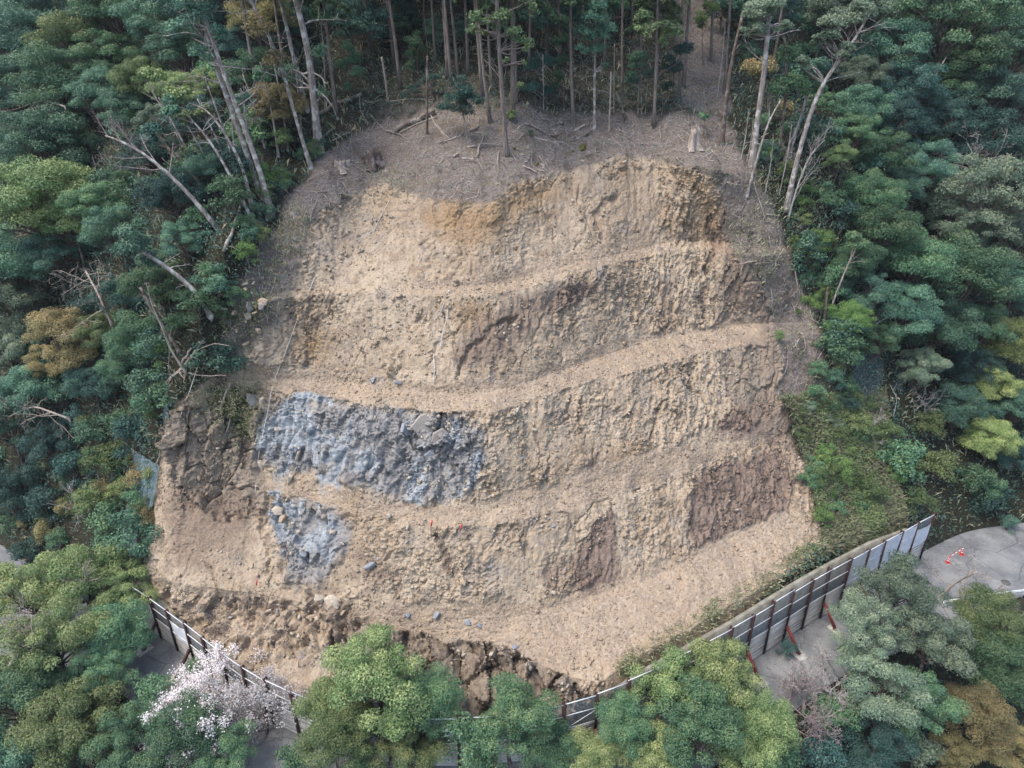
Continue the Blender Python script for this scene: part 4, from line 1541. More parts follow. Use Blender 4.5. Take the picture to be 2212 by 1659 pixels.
RK = [
    (*U(2145, 862), 15, 'round', 'rock_moss', 'big dome-shaped mossy boulder on the litter above the orange rim', (0, 0, .4), 0),
    (*U(2060, 890), 8, 'round', 'rock_moss', 'small mossy stone beside the big mossy boulder', (0, .2, 1.4), 1),
    (*U(1710, 855), 9, 'round', 'rock_grey', 'grey boulder at the top of the small stone heap near the ringed cedar', (0, 0, 1), 0),
    (*U(1660, 905), 8, 'slab', 'rock_grey', 'grey slab on the near side of the small stone heap', (.3, .2, .3), 0),
    (*U(1720, 920), 7, 'round', 'rock_grey', 'rounded grey stone in the middle of the small stone heap', (0, .4, 2), 1),
    (*U(1690, 960), 6, 'slab', 'rock_pale', 'pale flat stone at the foot of the small stone heap', (.2, 0, 1.2), 1),
    (*U(1780, 985), 8, 'round', 'rock_moss', 'moss-topped stone below the small stone heap', (0, 0, .2), 0),
    (*U(1895, 950), 6, 'round', 'rock_grey', 'lone grey stone between the stone heap and the mossy boulder', (.3, 0, .2), 1),
    (*U(1600, 858), 5, 'round', 'rock_moss', 'tiny mossy stone by the foot of the ringed cedar', (0, 0, .2), 1),
    (*U(2138, 962), 7, 'round', 'rock_pale', 'white stone perched on the rim below the mossy boulder', (.4, 0, .2), 1),
    (*U(2100, 1068), 7, 'round', 'rock_pale', 'creamy stone stuck in the orange earth just under the rim', (.1, .3, .2), 0),
    (*U(1552, 1240), 4, 'round', 'rock_pale', 'small round stone on the rim where the orange earth begins', (0, 0, .2), 0),
    (*U(782, 1432), 4, 'round', 'rock_tan', 'small brown stone alone on the smooth pale upper face', (0, 0, .2), 1),
    (*U(205, 625), 5, 'round', 'rock_grey', 'grey stone beside the vine-wrapped pale trunk', (0, 0, .2), 0),
    (*Z(4, 1610, 330), 17, 'tall', 'rock_grey', 'tall mossy grey boulder standing at the wooded rim above the net', (.2, .1, .3), 0),
    (*Z(4, 1600, 390), 14, 'round', 'rock_grey', 'lichen-grey rounded boulder at the foot of the tall mossy boulder', (.2, .1, 1.3), 0),
    (*Z(4, 1690, 300), 15, 'slab', 'rock_tan', 'brownish slab beside the tall mossy boulder', (.7, .1, .1), 0),
    (*Z(4, 1760, 170), 9, 'blade', 'rock_tan', 'upright tan blade of rock on the rim', (.2, .1, .1), 0),
    (*Z(1, 1640, 1510), 16, 'tall', 'rock_pale', 'pale root-wrapped boulder at the wooded upper rim of the cut', (.5, .5, .1), 0),
    (*Z(1, 1790, 1580), 6, 'round', 'rock_pale', 'white angular stone beside the pale root-wrapped boulder', (.5, .5, .1), 0),
    (*Z(4, 1630, 930), 26, 'tall', 'rock_grey', 'large lichen-grey boulder at the end of the second gravel bench', (.1, -.15, .2), 0),
    (*Z(4, 1690, 960), 22, 'tall', 'rock_pale', 'creamy split boulder leaning on the large lichen-grey boulder', (.1, .1, 1.2), 1),
    (*Z(4, 1650, 1060), 10, 'round', 'rock_blue', 'dark blue-grey lump under the creamy split boulder', (.1, .1, 1.2), 1),
    (*Z(4, 1670, 1350), 17, 'slab', 'rock_pale', 'cream square block beside the blue rock patch, below the white rope', (1.1, .5, .2), 0),
    (*Z(4, 1630, 1280), 13, 'tall', 'rock_pale', 'cream upright block above the square block beside the white rope', (.1, -.2, .2), 0),
    (*Z(4, 1920, 1290), 22, 'blade', 'rock_pale', 'long yellowish blade of rock in the upper part of the blue rock face', (.35, .35, .2), 0),
    (*Z(4, 1860, 1440), 20, 'tall', 'rock_pale', 'pale yellowish slab at the lower end of the long blade in the blue rock face', (.4, .5, .2), 1),
    (*Z(4, 1780, 1120), 9, 'round', 'rock_pale', 'pale block at the upper corner of the blue rock face', (.4, .5, .2), 1),
    (915, 920, 30, 'plate', 'rock_dun', 'broad flat tan slab in the middle of the blue rock face', (1.25, .2, .15), 0),
    (948, 945, 20, 'plate', 'rock_dun', 'smaller tan slab at the lower corner of the broad flat slab', (1.3, -.2, .3), 1),
    (880, 925, 20, 'plate', 'rock_blue', 'smooth blue plate beside the broad flat tan slab', (1.3, .1, .9), 1),
    (930, 985, 15, 'plate', 'rock_blue', 'blue tilted plate below the broad flat tan slab', (1.2, .5, .3), 0),
    (600, 1105, 17, 'slab', 'rock_pale', 'pale cap slab at the top of the lower blue rock patch', (.6, .2, .3), 0),
    (613, 1122, 14, 'round', 'rock_tan', 'rusty orange block near the top of the lower blue rock patch', (.2, .2, .3), 0),
    (640, 1165, 20, 'tall', 'rock_blue', 'bright blue upright block in the lower blue rock patch', (.2, .3, .3), 0),
    (614, 1195, 13, 'tall', 'rock_blue', 'dark blue hollowed block under the bright blue upright block', (.1, -.1, 1.3), 1),
    (655, 1200, 15, 'round', 'rock_blue', 'rounded blue block at the foot of the lower blue rock patch', (.3, .3, 1.3), 1),
    (800, 1220, 18, 'slab', 'rock_blue', 'half blue half tan slab alone on the brown soil face', (1.1, -.7, .3), 1),
    (718, 1190, 10, 'round', 'rock_blue', 'blue-grey lump at the edge of the brown soil patch', (.3, .3, .3), 0),
    (718, 1150, 10, 'round', 'rock_pale', 'pale lump above the blue-grey lump by the brown soil', (.3, .3, .3), 1),
    (718, 1302, 25, 'slab', 'rock_pale', 'largest pale boulder on the shadowed ledge above the cherry', (.6, .15, .1), 0),
    (690, 1292, 16, 'round', 'rock_pale', 'cream boulder next to the largest pale boulder on the shadowed ledge', (.5, .3, .1), 1),
    (666, 1287, 14, 'slab', 'rock_tan', 'tan boulder next in line on the shadowed ledge', (.6, .3, .8), 1),
    (640, 1350, 20, 'slab', 'rock_tan', 'broken tan slab lying under the shadowed ledge', (.7, .2, .8), 0),
    (675, 1330, 16, 'slab', 'rock_tan', 'angular tan block under the shadowed ledge, beneath the cream boulder', (.5, -.2, .4), 1),
    (590, 1335, 12, 'round', 'rock_tan', 'rounded tan block in the rubble under the shadowed ledge', (.5, -.2, .4), 1),
    (790, 1330, 15, 'slab', 'rock_tan', 'ochre flat block beside the tan toe cliff', (.9, -.2, .4), 1),
    (945, 1330, 12, 'round', 'rock_blue', 'blue block at the upper end of the lowest bench', (.4, .2, .1), 0),
    (1010, 1345, 11, 'slab', 'rock_blue', 'flat blue block on the lowest bench', (.4, .2, .1), 0),
    (1035, 1352, 10, 'round', 'rock_blue', 'blue block at the outer end of the row on the lowest bench', (.4, .2, 1.1), 1),
    (880, 1330, 10, 'round', 'rock_blue', 'small blue block nearest the ochre flat block on the lowest bench', (.4, .2, 1.1), 1),
    (1087, 1470, 22, 'tall', 'rock_blue', 'big blue-white block in the toe cliff above the dark green tree', (.2, .1, .4), 0),
    (1112, 1398, 12, 'round', 'rock_blue', 'blue lump at the lip of the toe cliff', (.2, .1, .4), 1),
    (1335, 1495, 12, 'round', 'rock_grey', 'grey block on the ramp edge above the fence', (.2, .1, .4), 1),
    (1125, 995, 12, 'tall', 'rock_blue', 'blue-grey spike in the tan rubble of the third face', (.2, .4, .4), 1),
    (1180, 1030, 7, 'tall', 'rock_blue', 'small blue block in the tan rubble beside the blue-grey spike', (.1, .1, .4), 0),
    (1287, 698, 9, 'slab', 'rock_blue', 'small blue outcrop in the second face', (.9, .1, .4), 0),
    (1115, 930, 4, 'round', 'rock_pale', 'single white stone just under the second gravel bench', (.9, .1, .4), 0),
    (1178, 960, 6, 'round', 'rock_grey', 'dark grey round stone in the tan rubble under the second bench', (.9, .1, .4), 0),
    (815, 70 + 0, 0, None, None, None, None, 0),
    (808, 822, 10, 'round', 'rock_blue', 'blue lump in the talus just above the second bench', (.3, .1, .4), 0),
    (860, 825, 12, 'slab', 'rock_blue', 'second blue lump in the talus above the second bench, by the slope bend', (.6, .1, .4), 1),
    (1146, 1127, 10, 'tall', 'rock_blue', 'blue block just under the third gravel bench', (.3, .1, .4), 1),
    (1195, 1137, 8, 'round', 'rock_blue', 'blue round block just under the third gravel bench, nearer the brown strata', (.3, .1, .4), 1),
    (1062, 1215, 10, 'blade', 'rock_blue', 'dark blade of rock beside the small hollow in the lowest face', (.1, .1, .4), 0),
    (1127, 1180, 13, 'blade', 'rock_grey', 'grey leaning blade of rock in the lowest face', (.1, .45, .4), 0),
    (1130, 1208, 10, 'blade', 'rock_grey', 'second grey leaning blade of rock, lower in the lowest face', (.1, .35, .4), 0),
]
for ox, oy, rp, shp, mat, lab, rot, k in RK:
    if shp: rock(ox, oy, rp, shp, mat, lab, rot, k=k)

rgb_ = np.random.default_rng(31)
for q in range(26):
    ox, oy = rgb_.uniform(480, 770), rgb_.uniform(1318, 1400)
    rock(ox, oy, rgb_.uniform(4, 10), ('round', 'slab', 'plate', 'tall')[q % 4], ('rock_tan', 'rock_dun', 'rock_pale')[q % 3], 'angular block in the rubble between the shadowed ledge and the fence',
         (rgb_.uniform(0, 1.2), rgb_.uniform(-.5, .5), rgb_.uniform(0, 3)), .15, group='blocks fallen from the shadowed ledge', k=q)
for q in range(30):
    f_ = rgb_.random()
    ox, oy = 610 - 130 * f_ + rgb_.normal() * 26, 470 + 330 * f_ + rgb_.normal() * 14
    rock(ox, oy, rgb_.uniform(4, 12), ('round', 'slab', 'tall', 'slab')[q % 4], ('rock_grey', 'rock_dun', 'rock_tan')[q % 3], 'weathered stone on the brushy shoulder between the wood and the cut, net side',
         (rgb_.uniform(0, 1.0), rgb_.uniform(-.5, .5), rgb_.uniform(0, 3)), .2, group='stones on the brushy shoulder', k=q)
for q in range(30):
    ox, oy = rgb_.uniform(600, 1060), rgb_.uniform(1090, 1290)
    rock(ox, oy, rgb_.uniform(3, 7.5), ('slab', 'plate', 'tall', 'round')[q % 4], ('rock_pale', 'rock_dun', 'rock_tan', 'rock_pale', 'rock_blue')[q % 5], 'loose angular stone stuck in the lowest face below the blue rock patches',
         (rgb_.uniform(0, 1.2), rgb_.uniform(-.5, .5), rgb_.uniform(0, 3)), .2, group='stones in the lowest face', k=q)

# ------------------------------------------------------------------ stumps, logs, sticks, ropes, nets
def stump(ox, oy, rp, hp, label, mat='bark_dead', seed=0, name='tree_stump'):
    p, t = hit(ox, oy)
    R, H = rp * t / FPX, hp * t / FPX
    rg = np.random.default_rng(seed)
    n, m = 22, 7
    ang = np.arange(n) * 2 * math.pi / n
    lob = 1 + .22 * np.sin(ang * 3 + seed) + .14 * np.sin(ang * 5 + 2 * seed) + rg.normal(size=n) * .05
    top = H * (1 + .28 * rg.normal(size=n) * .6)
    V = []
    for i in range(m):
        f = i / (m - 1)
        r = R * (1.0 + 1.1 * (1 - f) ** 3) * (1 + (lob - 1) * (1.6 - f))
        z = -.35 * (1 - f) + top * f
        V.append(np.stack([np.cos(ang) * r, np.sin(ang) * r, z], 1))
    V.append(np.stack([np.cos(ang) * R * .6, np.sin(ang) * R * .6, top * .82], 1))
    V = np.vstack(V + [np.array([[0, 0, H * .7]])])
    i = np.arange(m)[:, None] * n; j = np.arange(n)[None]; j2 = (j + 1) % n
    Q = np.stack([i + j, i + j2, i + n + j2, i + n + j], -1).reshape(-1, 4)
    T = [[m * n + a, m * n + (a + 1) % n, (m + 1) * n] for a in range(n)]
    root = empty(name, tuple(p), label, 'tree stump')
    link('trunk', mesh_np('trunk', V, [Q, np.array(T)], (M[mat],)), root)
    g = Geo()
    for a in range(6):
        w = rg.uniform(0, 6.28); L = R * rg.uniform(1.8, 3.2)
        q = np.array([[math.cos(w) * R * .8, math.sin(w) * R * .8, H * .25], [math.cos(w) * L * .6, math.sin(w) * L * .6, .02],
                      [math.cos(w + .3) * L, math.sin(w + .3) * L, -.12 + (math.sin(w) * L) * .3]])
        gg = Geo(); gg.tube(q, [R * .22, R * .14, R * .05], 6)
        link('root', gg.mesh('root', (M[mat],), smooth=True), root)
    return root


stump(*Z(3, 85, 940), 9, 34, 'tall grey sawn stump with flared roots at the rim beside the small palm-like sapling', seed=2)
stump(*U(225, 1010), 10, 14, 'pale low sawn stump with grey roots, the wider of the stump pair', seed=4)
stump(*U(280, 990), 7, 11, 'small sawn stump of the pair, behind its wider neighbour', seed=5)
stump(*U(485, 980), 14, 30, 'jagged split stump of shattered wood above the smooth pale face', 'bark_brown', seed=7)
stump(*U(580, 1060), 6, 8, 'low rotten root stump below the jagged split stump', seed=9)
stump(*Z(1, 1890, 1390), 6, 9, 'little pale stump at the edge of the leaf litter near the leaning pale trunks', seed=11)
stump(*Z(6, 745, 565), 5, 10, 'white peeled stump on the litter strip under the traffic-cone side forest', seed=13)
stump(*Z(9 - 6, 0, 1030), 5, 5, 'tiny dark root stump on the rim below the tall sawn stump', 'bark_brown', seed=15)


def stick(pts, r0, r1, label, mat='bark_dead', name='fallen_branch', cat='branch', h=None, forks=0, seed=0, sides=7):
    w = ground_path(pts, (h if h is not None else r0))
    o = w[0]
    rg = np.random.default_rng(seed)
    n = max(5, len(w) * 2)
    tt = np.linspace(0, 1, len(w)); t2 = np.linspace(0, 1, n)
    q = np.stack([np.interp(t2, tt, w[:, i]) for i in range(3)], 1)
    q[1:-1] += rg.normal(size=(n - 2, 3)) * r0 * .5
    root = empty(name, tuple(o), label, cat)
    g = Geo(); g.tube(q - o, np.linspace(r0, r1, n), sides)
    link('stem', g.mesh('stem', (M[mat],), smooth=True), root)
    for k in range(forks):
        i = rg.integers(1, n - 1)
        d = unit(q[-1] - q[0] + rg.normal(size=3) * np.linalg.norm(q[-1] - q[0]) * .5)
        L = np.linalg.norm(q[-1] - q[0]) * rg.uniform(.2, .4)
        gg = Geo(); gg.tube(limb(rg, q[i] - o, q[i] - o + d * L, 5, .15), np.linspace(r1 * 1.1, r1 * .4, 5), 5)
        link('side_branch', gg.mesh('side_branch', (M[mat],)), root)
    return root


ST = [
    ([U(650, 745), U(800, 660), U(970, 580)], .26, .2, 'thick mossy fallen log lying slantwise at the forest edge', 'log', 'fallen_log', 0),
    ([U(690, 740), U(850, 665), U(990, 610)], .08, .05, 'thin grey pole lying along the thick mossy log', 'bark_dead', 'fallen_log', 0),
    ([U(60, 600), U(220, 520), U(390, 445)], .2, .15, 'long fallen log reaching from the vine-wrapped trunk to the forest edge', 'log', 'fallen_log', 0),
    ([U(1240, 730), U(1330, 690), U(1500, 620)], .12, .09, 'slender fallen log behind the ringed cedar', 'log', 'fallen_log', 0),
    ([U(1680, 670), U(1840, 740), U(1960, 800)], .14, .1, 'fallen log slanting down towards the mossy boulder, upper of two', 'log', 'fallen_log', 1),
    ([U(1750, 780), U(1880, 815), U(2020, 855)], .12, .08, 'fallen log slanting down towards the mossy boulder, lower of two', 'bark_dead', 'fallen_log', 1),
    ([U(1590, 740), U(1680, 665)], .11, .09, 'short propped pole beside the ringed cedar', 'bark_dead', 'fallen_log', 0),
    ([U(2020, 820), U(2120, 780), U(2212, 730)], .14, .1, 'dark log behind the big mossy boulder', 'log', 'fallen_log', 0),
    ([U(1880, 680), U(1990, 670)], .15, .14, 'short thick log section on the wood pile near the dark red stem', 'log', 'fallen_log', 0),
    ([U(1905, 720), U(1930, 770)], .14, .13, 'upturned pale log section on the wood pile', 'bark_dead', 'fallen_log', 0),
    ([U(2075, 725), U(2160, 680)], .12, .1, 'grey log section resting at the end of the wood pile', 'bark_dead', 'fallen_log', 0),
    ([U(560, 720), U(680, 745), U(740, 780), U(810, 830)], .07, .02, 'pale curved dead branch in front of the thick mossy log', 'bark_dead', 'fallen_branch', 3),
    ([U(1120, 935), U(1155, 908)], .13, .12, 'short white cut log on the bare litter', 'bark_dead', 'cut_log', 0),
    ([U(1185, 945), U(1280, 952)], .09, .07, 'thin white cut pole beside the short white cut log', 'bark_dead', 'cut_log', 0),
    ([U(1300, 930), U(1330, 840), U(1360, 760)], .07, .05, 'straight grey pole lying uphill beside the ringed cedar', 'bark_dead', 'fallen_branch', 0),
    ([U(1465, 995), U(1478, 880)], .06, .04, 'pale straight stick lying uphill below the ringed cedar', 'bark_dead', 'fallen_branch', 0),
    ([U(1310, 825), U(1500, 828)], .06, .04, 'level grey pole lying behind the ringed cedar foot', 'bark_dead', 'fallen_branch', 0),
    ([U(1225, 850), U(1300, 842)], .07, .06, 'short pale stick above the thin white cut pole', 'bark_dead', 'cut_log', 1),
    ([U(980, 825), U(1110, 800), U(1200, 745)], .09, .05, 'greenish dead branch below the dark drooping bush', 'log', 'fallen_branch', 2),
    ([U(920, 560), U(980, 680), U(1060, 790)], .06, .04, 'dead pole leaning below the dark drooping bush', 'bark_dead', 'fallen_branch', 0),
    ([U(990, 680), U(1040, 740), U(1090, 790)], .05, .04, 'second dead pole beside the leaning pole under the drooping bush', 'bark_dead', 'fallen_branch', 0),
    ([U(620, 490), U(750, 470), U(960, 480)], .07, .03, 'long arching dead branch near the short pale snag', 'bark_dead', 'fallen_branch', 3),
    ([U(400, 480), U(480, 500), U(560, 480)], .08, .04, 'dead branch crossing the litter in front of the short pale snag', 'bark_dead', 'fallen_branch', 2),
    ([U(380, 560), U(430, 640), U(440, 680)], .06, .03, 'forked dead branch beside the sapling at the forest edge', 'bark_dead', 'fallen_branch', 3),
    ([U(80, 770), U(170, 710)], .1, .07, 'grey dead log piece beside the roots of the vine-wrapped trunk', 'log', 'fallen_branch', 0),
    ([U(165, 800), U(310, 735)], .08, .04, 'dead branch above the stump pair', 'bark_dead', 'fallen_branch', 2),
    ([U(2160, 910), U(2212, 860)], .06, .04, 'pale stick propped against the mossy boulder', 'bark_dead', 'fallen_branch', 0),
    ([U(1810, 1000), U(1860, 1050)], .16, .12, 'dark rotten chunk of wood on the rim below the stone heap', 'log', 'cut_log', 0),
    ([U(1670, 1000), U(1780, 1055)], .09, .05, 'grey root piece lying beside the dark rotten chunk', 'bark_dead', 'fallen_branch', 2),
    ([Z(3, 470, 1170), Z(3, 510, 1300), Z(3, 560, 1440)], .07, .04, 'dead pole lying down the litter strip under the forked tree', 'bark_dead', 'fallen_branch', 0),
    ([Z(3, 555, 1380), Z(3, 645, 1395)], .06, .03, 'short dead branch across the litter strip', 'bark_dead', 'fallen_branch', 2),
    ([Z(6, 750, 150), Z(6, 770, 270)], .06, .04, 'upright dead stick on the litter strip above the white peeled stump', 'bark_dead', 'fallen_branch', 0),
    ([Z(6, 640, 470), Z(6, 780, 510)], .05, .03, 'thin branch lying above the white peeled stump', 'bark_dead', 'fallen_branch', 1),
    ([Z(4, 1420, 990), Z(4, 1450, 900), Z(4, 1490, 810)], .09, .06, 'pale pole lying on the mossy shoulder beside the creamy split boulder', 'bark_dead', 'fallen_log', 0),
    ([Z(4, 1440, 1190), Z(4, 1470, 1090), Z(4, 1510, 950)], .06, .05, 'thin pole lying below the mossy shoulder', 'bark_dead', 'fallen_branch', 0),
    ([Z(4, 1170, 700), Z(4, 1235, 600)], .10, .07, 'grey pole at the upper end of the branch pile along the wooded edge', 'bark_dead', 'fallen_log', 0),
    ([Z(4, 800, 1070), Z(4, 950, 930), Z(4, 1080, 820), Z(4, 1190, 700), Z(4, 1310, 550)], .11, .05, 'long bare fallen trunk along the wooded edge of the cut', 'bark_dead', 'fallen_log', 5),
    ([Z(4, 1020, 920), Z(4, 1100, 800), Z(4, 1180, 720)], .07, .04, 'second bare branch on the pile along the wooded edge', 'bark_dead', 'fallen_branch', 4),
    ([Z(4, 1340, 320), Z(4, 1440, 250)], .10, .08, 'short propped log at the foot of the bent pale trunk', 'log', 'fallen_log', 0),
    ([Z(4, 1550, 720), Z(4, 1590, 645)], .08, .06, 'short grey stick lying on the rubble shoulder', 'bark_dead', 'fallen_branch', 0),
    ([Z(4, 945, 1390), Z(4, 1020, 1330), Z(4, 1050, 1180)], .09, .05, 'white dead trunk beside the hanging net', 'bark_dead', 'fallen_log', 2),
    ([Z(4, 890, 1500), Z(4, 915, 1430), Z(4, 940, 1350)], .08, .06, 'white dead pole at the upper edge of the hanging net', 'bark_dead', 'fallen_log', 0),
    ([Z(1, 1440, 1630), Z(1, 1500, 1480), Z(1, 1560, 1310)], .14, .10, 'grey leaning log under the leaning pale trunks', 'log', 'fallen_log', 0),
    ([Z(6, 1150, 785), Z(6, 1230, 910)], .06, .04, 'pale stick lying on the dark net of the vine-covered slope', 'bark_dead', 'fallen_branch', 0),
    ([Z(6, 1370, 1030), Z(6, 1395, 920), Z(6, 1350, 830)], .05, .03, 'forked dry stem on the vine-covered slope', 'twig', 'fallen_branch', 2),
    ([Z(6, 935, 1545), Z(6, 940, 1480), Z(6, 985, 1420)], .07, .04, 'white dead root hanging at the lower edge of the vine-covered slope', 'bark_dead', 'fallen_branch', 3),
    ([Z(6, 10, 568), Z(6, 95, 600)], .05, .03, 'dark stick lying on the second gravel bench', 'log', 'fallen_branch', 0),
]
for i, (pts, r0, r1, lab, mat, nm, fk) in enumerate(ST):
    stick(pts, r0, r1, lab, mat, nm, 'log' if 'log' in nm else 'branch', forks=fk, seed=i)

for i, (pts, lab) in enumerate((
        ([Z(4, 1760, 840), Z(4, 1840, 640), Z(4, 1920, 420), Z(4, 2025, 165)], 'white survey rope running up from the second bench to the rim shoulder'),
        ([Z(4, 1755, 860), Z(4, 1720, 1050), Z(4, 1680, 1230), Z(4, 1650, 1400), Z(4, 1645, 1545)], 'white survey rope hanging beside the cream blocks and the blue rock face'),
        ([Z(4, 1290, 690), Z(4, 1230, 880), Z(4, 1140, 1120)], 'thin white rope over the mossy shoulder near the wooded edge'),
        ([U(612, 1300), U(550, 1410), U(495, 1530), U(360, 1610)], 'grey rope trailing down the smooth pale upper face'),
        ([Z(5, 703, 240), Z(5, 690, 420), Z(5, 655, 540), Z(5, 648, 610)], 'pale rope hanging from the first bench, the longer of two'),
        ([Z(5, 700, 245), Z(5, 650, 380), Z(5, 605, 440)], 'short slanting pale rope tied beside the longer one at the first bench'),
        ([Z(5, 602, 650), Z(5, 610, 760), Z(5, 600, 830)], 'loose pale rope end in the rubble above the second bench'))):
    w = ground_path(pts, .32)
    n = 24
    tt = np.linspace(0, 1, len(w)); t2 = np.linspace(0, 1, n)
    q = np.stack([np.interp(t2, tt, w[:, k]) for k in range(3)], 1)
    g = Geo(); g.tube(q - q[0], .028, 5)
    tag(link('rope', g.mesh('rope', (M['rope'],)), None, tuple(q[0])), lab, 'rope')

for zx, zy, rg_, lab in ((585, 85, 8, 'pink-red marker tape under the third bench, the farther from the brown strata'), (772, 112, 8, 'pink-red marker tape under the third bench, nearer the brown strata'),
                         (1655, 465, 7, 'pink-red marker tape on the dirt face above the shadowed ledge')):
    p, t = hit(*Z(rg_, zx, zy))
    g = Geo()
    q = p + np.array([0, -.28, .1])
    V = np.array([[0, 0, 0], [.12, 0, .05], [.16, -.03, .35], [.05, -.02, .38], [.20, -.06, .62], [.11, -.05, .66]])
    V = np.vstack([V, V + [0, .015, 0]])
    g.add(V, [[0, 1, 2, 3], [3, 2, 4, 5], [9, 8, 7, 6], [11, 10, 8, 9], [0, 6, 7, 1], [1, 7, 8, 2], [2, 8, 10, 4], [4, 10, 11, 5], [5, 11, 9, 3], [3, 9, 6, 0]])
    tag(link('marker_tape', g.mesh('marker_tape', (M['tape'],)), None, tuple(q)), lab, 'tape')


def hanging_net(edge_a, edge_b, mat, label, n=26, fold=.22, h=.45):
    a = ground_path(edge_a, h); b = ground_path(edge_b, h)
    m = 40
    t = np.linspace(0, 1, m)
    A = np.stack([np.interp(t, np.linspace(0, 1, len(a)), a[:, k]) for k in range(3)], 1)
    B = np.stack([np.interp(t, np.linspace(0, 1, len(b)), b[:, k]) for k in range(3)], 1)
    u = np.linspace(0, 1, n)
    V = A[:, None] * (1 - u)[None, :, None] + B[:, None] * u[None, :, None]
    q = V.reshape(-1, 3)
    w = np.abs(np.sin(np.tile(u, m) * 14 + np.repeat(t, n) * 3)) * fold + .35 * fold * fbm(q * .9, 3, 7)
    q = q + np.outer(w, [.15, -1, .35])
    i = (np.arange(m - 1)[:, None] * n + np.arange(n - 1)[None]).ravel()
    o = q[0].copy()
    me = mesh_np('netting', q - o, np.stack([i, i + 1, i + n + 1, i + n], 1), (M[mat],), smooth=True)
    return tag(link('netting', me, None, tuple(o)), label, 'net')


hanging_net([Z(4, 850, 1260), Z(4, 905, 1480), Z(4, 860, 1640), Z(7, 800, 100), Z(7, 770, 290)], [Z(4, 1040, 1380), Z(4, 1020, 1500), Z(4, 990, 1640), Z(7, 900, 120), Z(7, 880, 305)],
            'net', 'crumpled green-blue safety net hanging down the wooded edge of the cut')
hanging_net([Z(4, 1060, 960), Z(4, 1065, 1120), Z(4, 1060, 1280)], [Z(4, 1085, 970), Z(4, 1110, 1130), Z(4, 1100, 1290)], 'net', 'narrow torn strip of green-blue net above the crumpled one', n=8)
hanging_net([Z(6, 1110, 560), Z(6, 1100, 800), Z(6, 1060, 1000)], [Z(6, 1300, 700), Z(6, 1290, 880), Z(6, 1240, 1020)], 'netdark', 'dark weathered net draped on the vine-covered slope', fold=.12)
hanging_net([Z(6, 1370, 760), Z(6, 1375, 880)], [Z(6, 1420, 760), Z(6, 1425, 900)], 'netdark', 'small strip of dark net by the forked dry stem', n=8, fold=.1)

# ------------------------------------------------------------------ loose stones, twig litter, undergrowth (nobody could count these)
def scatter(weight, n, rng, idx=None):
    if idx is not None:
        w = np.maximum(weight, 0) * G['area'][idx]
        c = np.cumsum(w)
        return idx[np.minimum(np.searchsorted(c, rng.random(n) * c[-1]), len(w) - 1)]
    w = np.maximum(weight, 0) * G['area'][G['I']]
    c = np.cumsum(w)
    k = np.searchsorted(c, rng.random(n) * c[-1])
    return G['I'][np.minimum(k, len(w) - 1)]


def rand_rot(rng, n):
    q = unit(rng.normal(size=(n, 4)))
    w, x, y, z = q.T
    return np.stack([np.stack([1 - 2 * (y * y + z * z), 2 * (x * y - w * z), 2 * (x * z + w * y)], 1),
                     np.stack([2 * (x * y + w * z), 1 - 2 * (x * x + z * z), 2 * (y * z - w * x)], 1),
                     np.stack([2 * (x * z - w * y), 2 * (y * z + w * x), 1 - 2 * (x * x + y * y)], 1)], 1)


def stones(name, idx, size, mat, rng, attrs=True, sink=.15):
    """many small angular stones in one mesh; they carry the rock zone they lie in"""
    protos = []
    for q in range(6):
        bm = bmesh.new()
        for _ in range(9):
            bm.verts.new(unit(rng.normal(size=3)) * np.array([1, .75, .6]) * rng.uniform(.8, 1.1))
        r = bmesh.ops.convex_hull(bm, input=bm.verts)
        bmesh.ops.delete(bm, geom=list({e for e in r['geom_interior'] + r['geom_unused'] if isinstance(e, bmesh.types.BMVert)}), context='VERTS')
        bm.verts.index_update()
        protos.append((np.array([v.co[:] for v in bm.verts]), np.array([[v.index for v in f.verts] for f in bm.faces if len(f.verts) == 3])))
        bm.free()
    Vs, Fs, Za, Zb, Zc, off = [], [], [], [], [], 0
    which = rng.integers(0, 6, len(idx))
    for q, (pv, pf) in enumerate(protos):
        m = which == q
        k = idx[m]
        n = len(k)
        if not n: continue
        R = rand_rot(rng, n)
        v = np.einsum('nij,kj->nki', R, pv) * size[m][:, None, None] + (G['V'][k] + G['N'][k] * size[m][:, None] * sink)[:, None]
        Vs.append(v.reshape(-1, 3))
        Fs.append((pf[None] + (np.arange(n) * len(pv))[:, None, None] + off).reshape(-1, 3))
        off += n * len(pv)
        for L, src in ((Za, 'za'), (Zb, 'zb'), (Zc, 'zc')):
            L.append(np.repeat(G[src][k], len(pv), 0))
    at = {'zone_a': ('POINT', np.vstack(Za)), 'zone_b': ('POINT', np.vstack(Zb)), 'zone_c': ('POINT', np.vstack(Zc))} if attrs else None
    return tag(link(name, mesh_np(name, np.vstack(Vs), np.vstack(Fs), (mat,), at)), kind='stuff')


rg = np.random.default_rng(77)
I_ = G['I']
pI = G['V'][I_]
w = (G['rubble'] + .3 * G['gravel']) * sstep(-.35, .35, fbm(pI * .45, 3, 301))
k = scatter(w, 15000, rg)
stones('rubble', k, np.clip(rg.lognormal(-2.35, .5, len(k)), .04, .34), M['ground'], rg)
k = scatter(G['gravel'] * (.4 + sstep(-.3, .4, fbm(pI * .6, 3, 302))), 16000, rg)
stones('gravel', k, np.clip(rg.lognormal(-2.95, .35, len(k)), .03, .15), M['ground'], rg, sink=.2)
# pale stones strewn over the brown soil and the toe
k = scatter((G['cut'] > .5) * sstep(.0, .5, fbm(pI * .3, 3, 303)) * (1 - G['gravel']), 1500, rg)
stones('pale_rubble', k, np.clip(rg.lognormal(-2.2, .45, len(k)), .05, .3), M['rock_pale'], rg, False, .2)

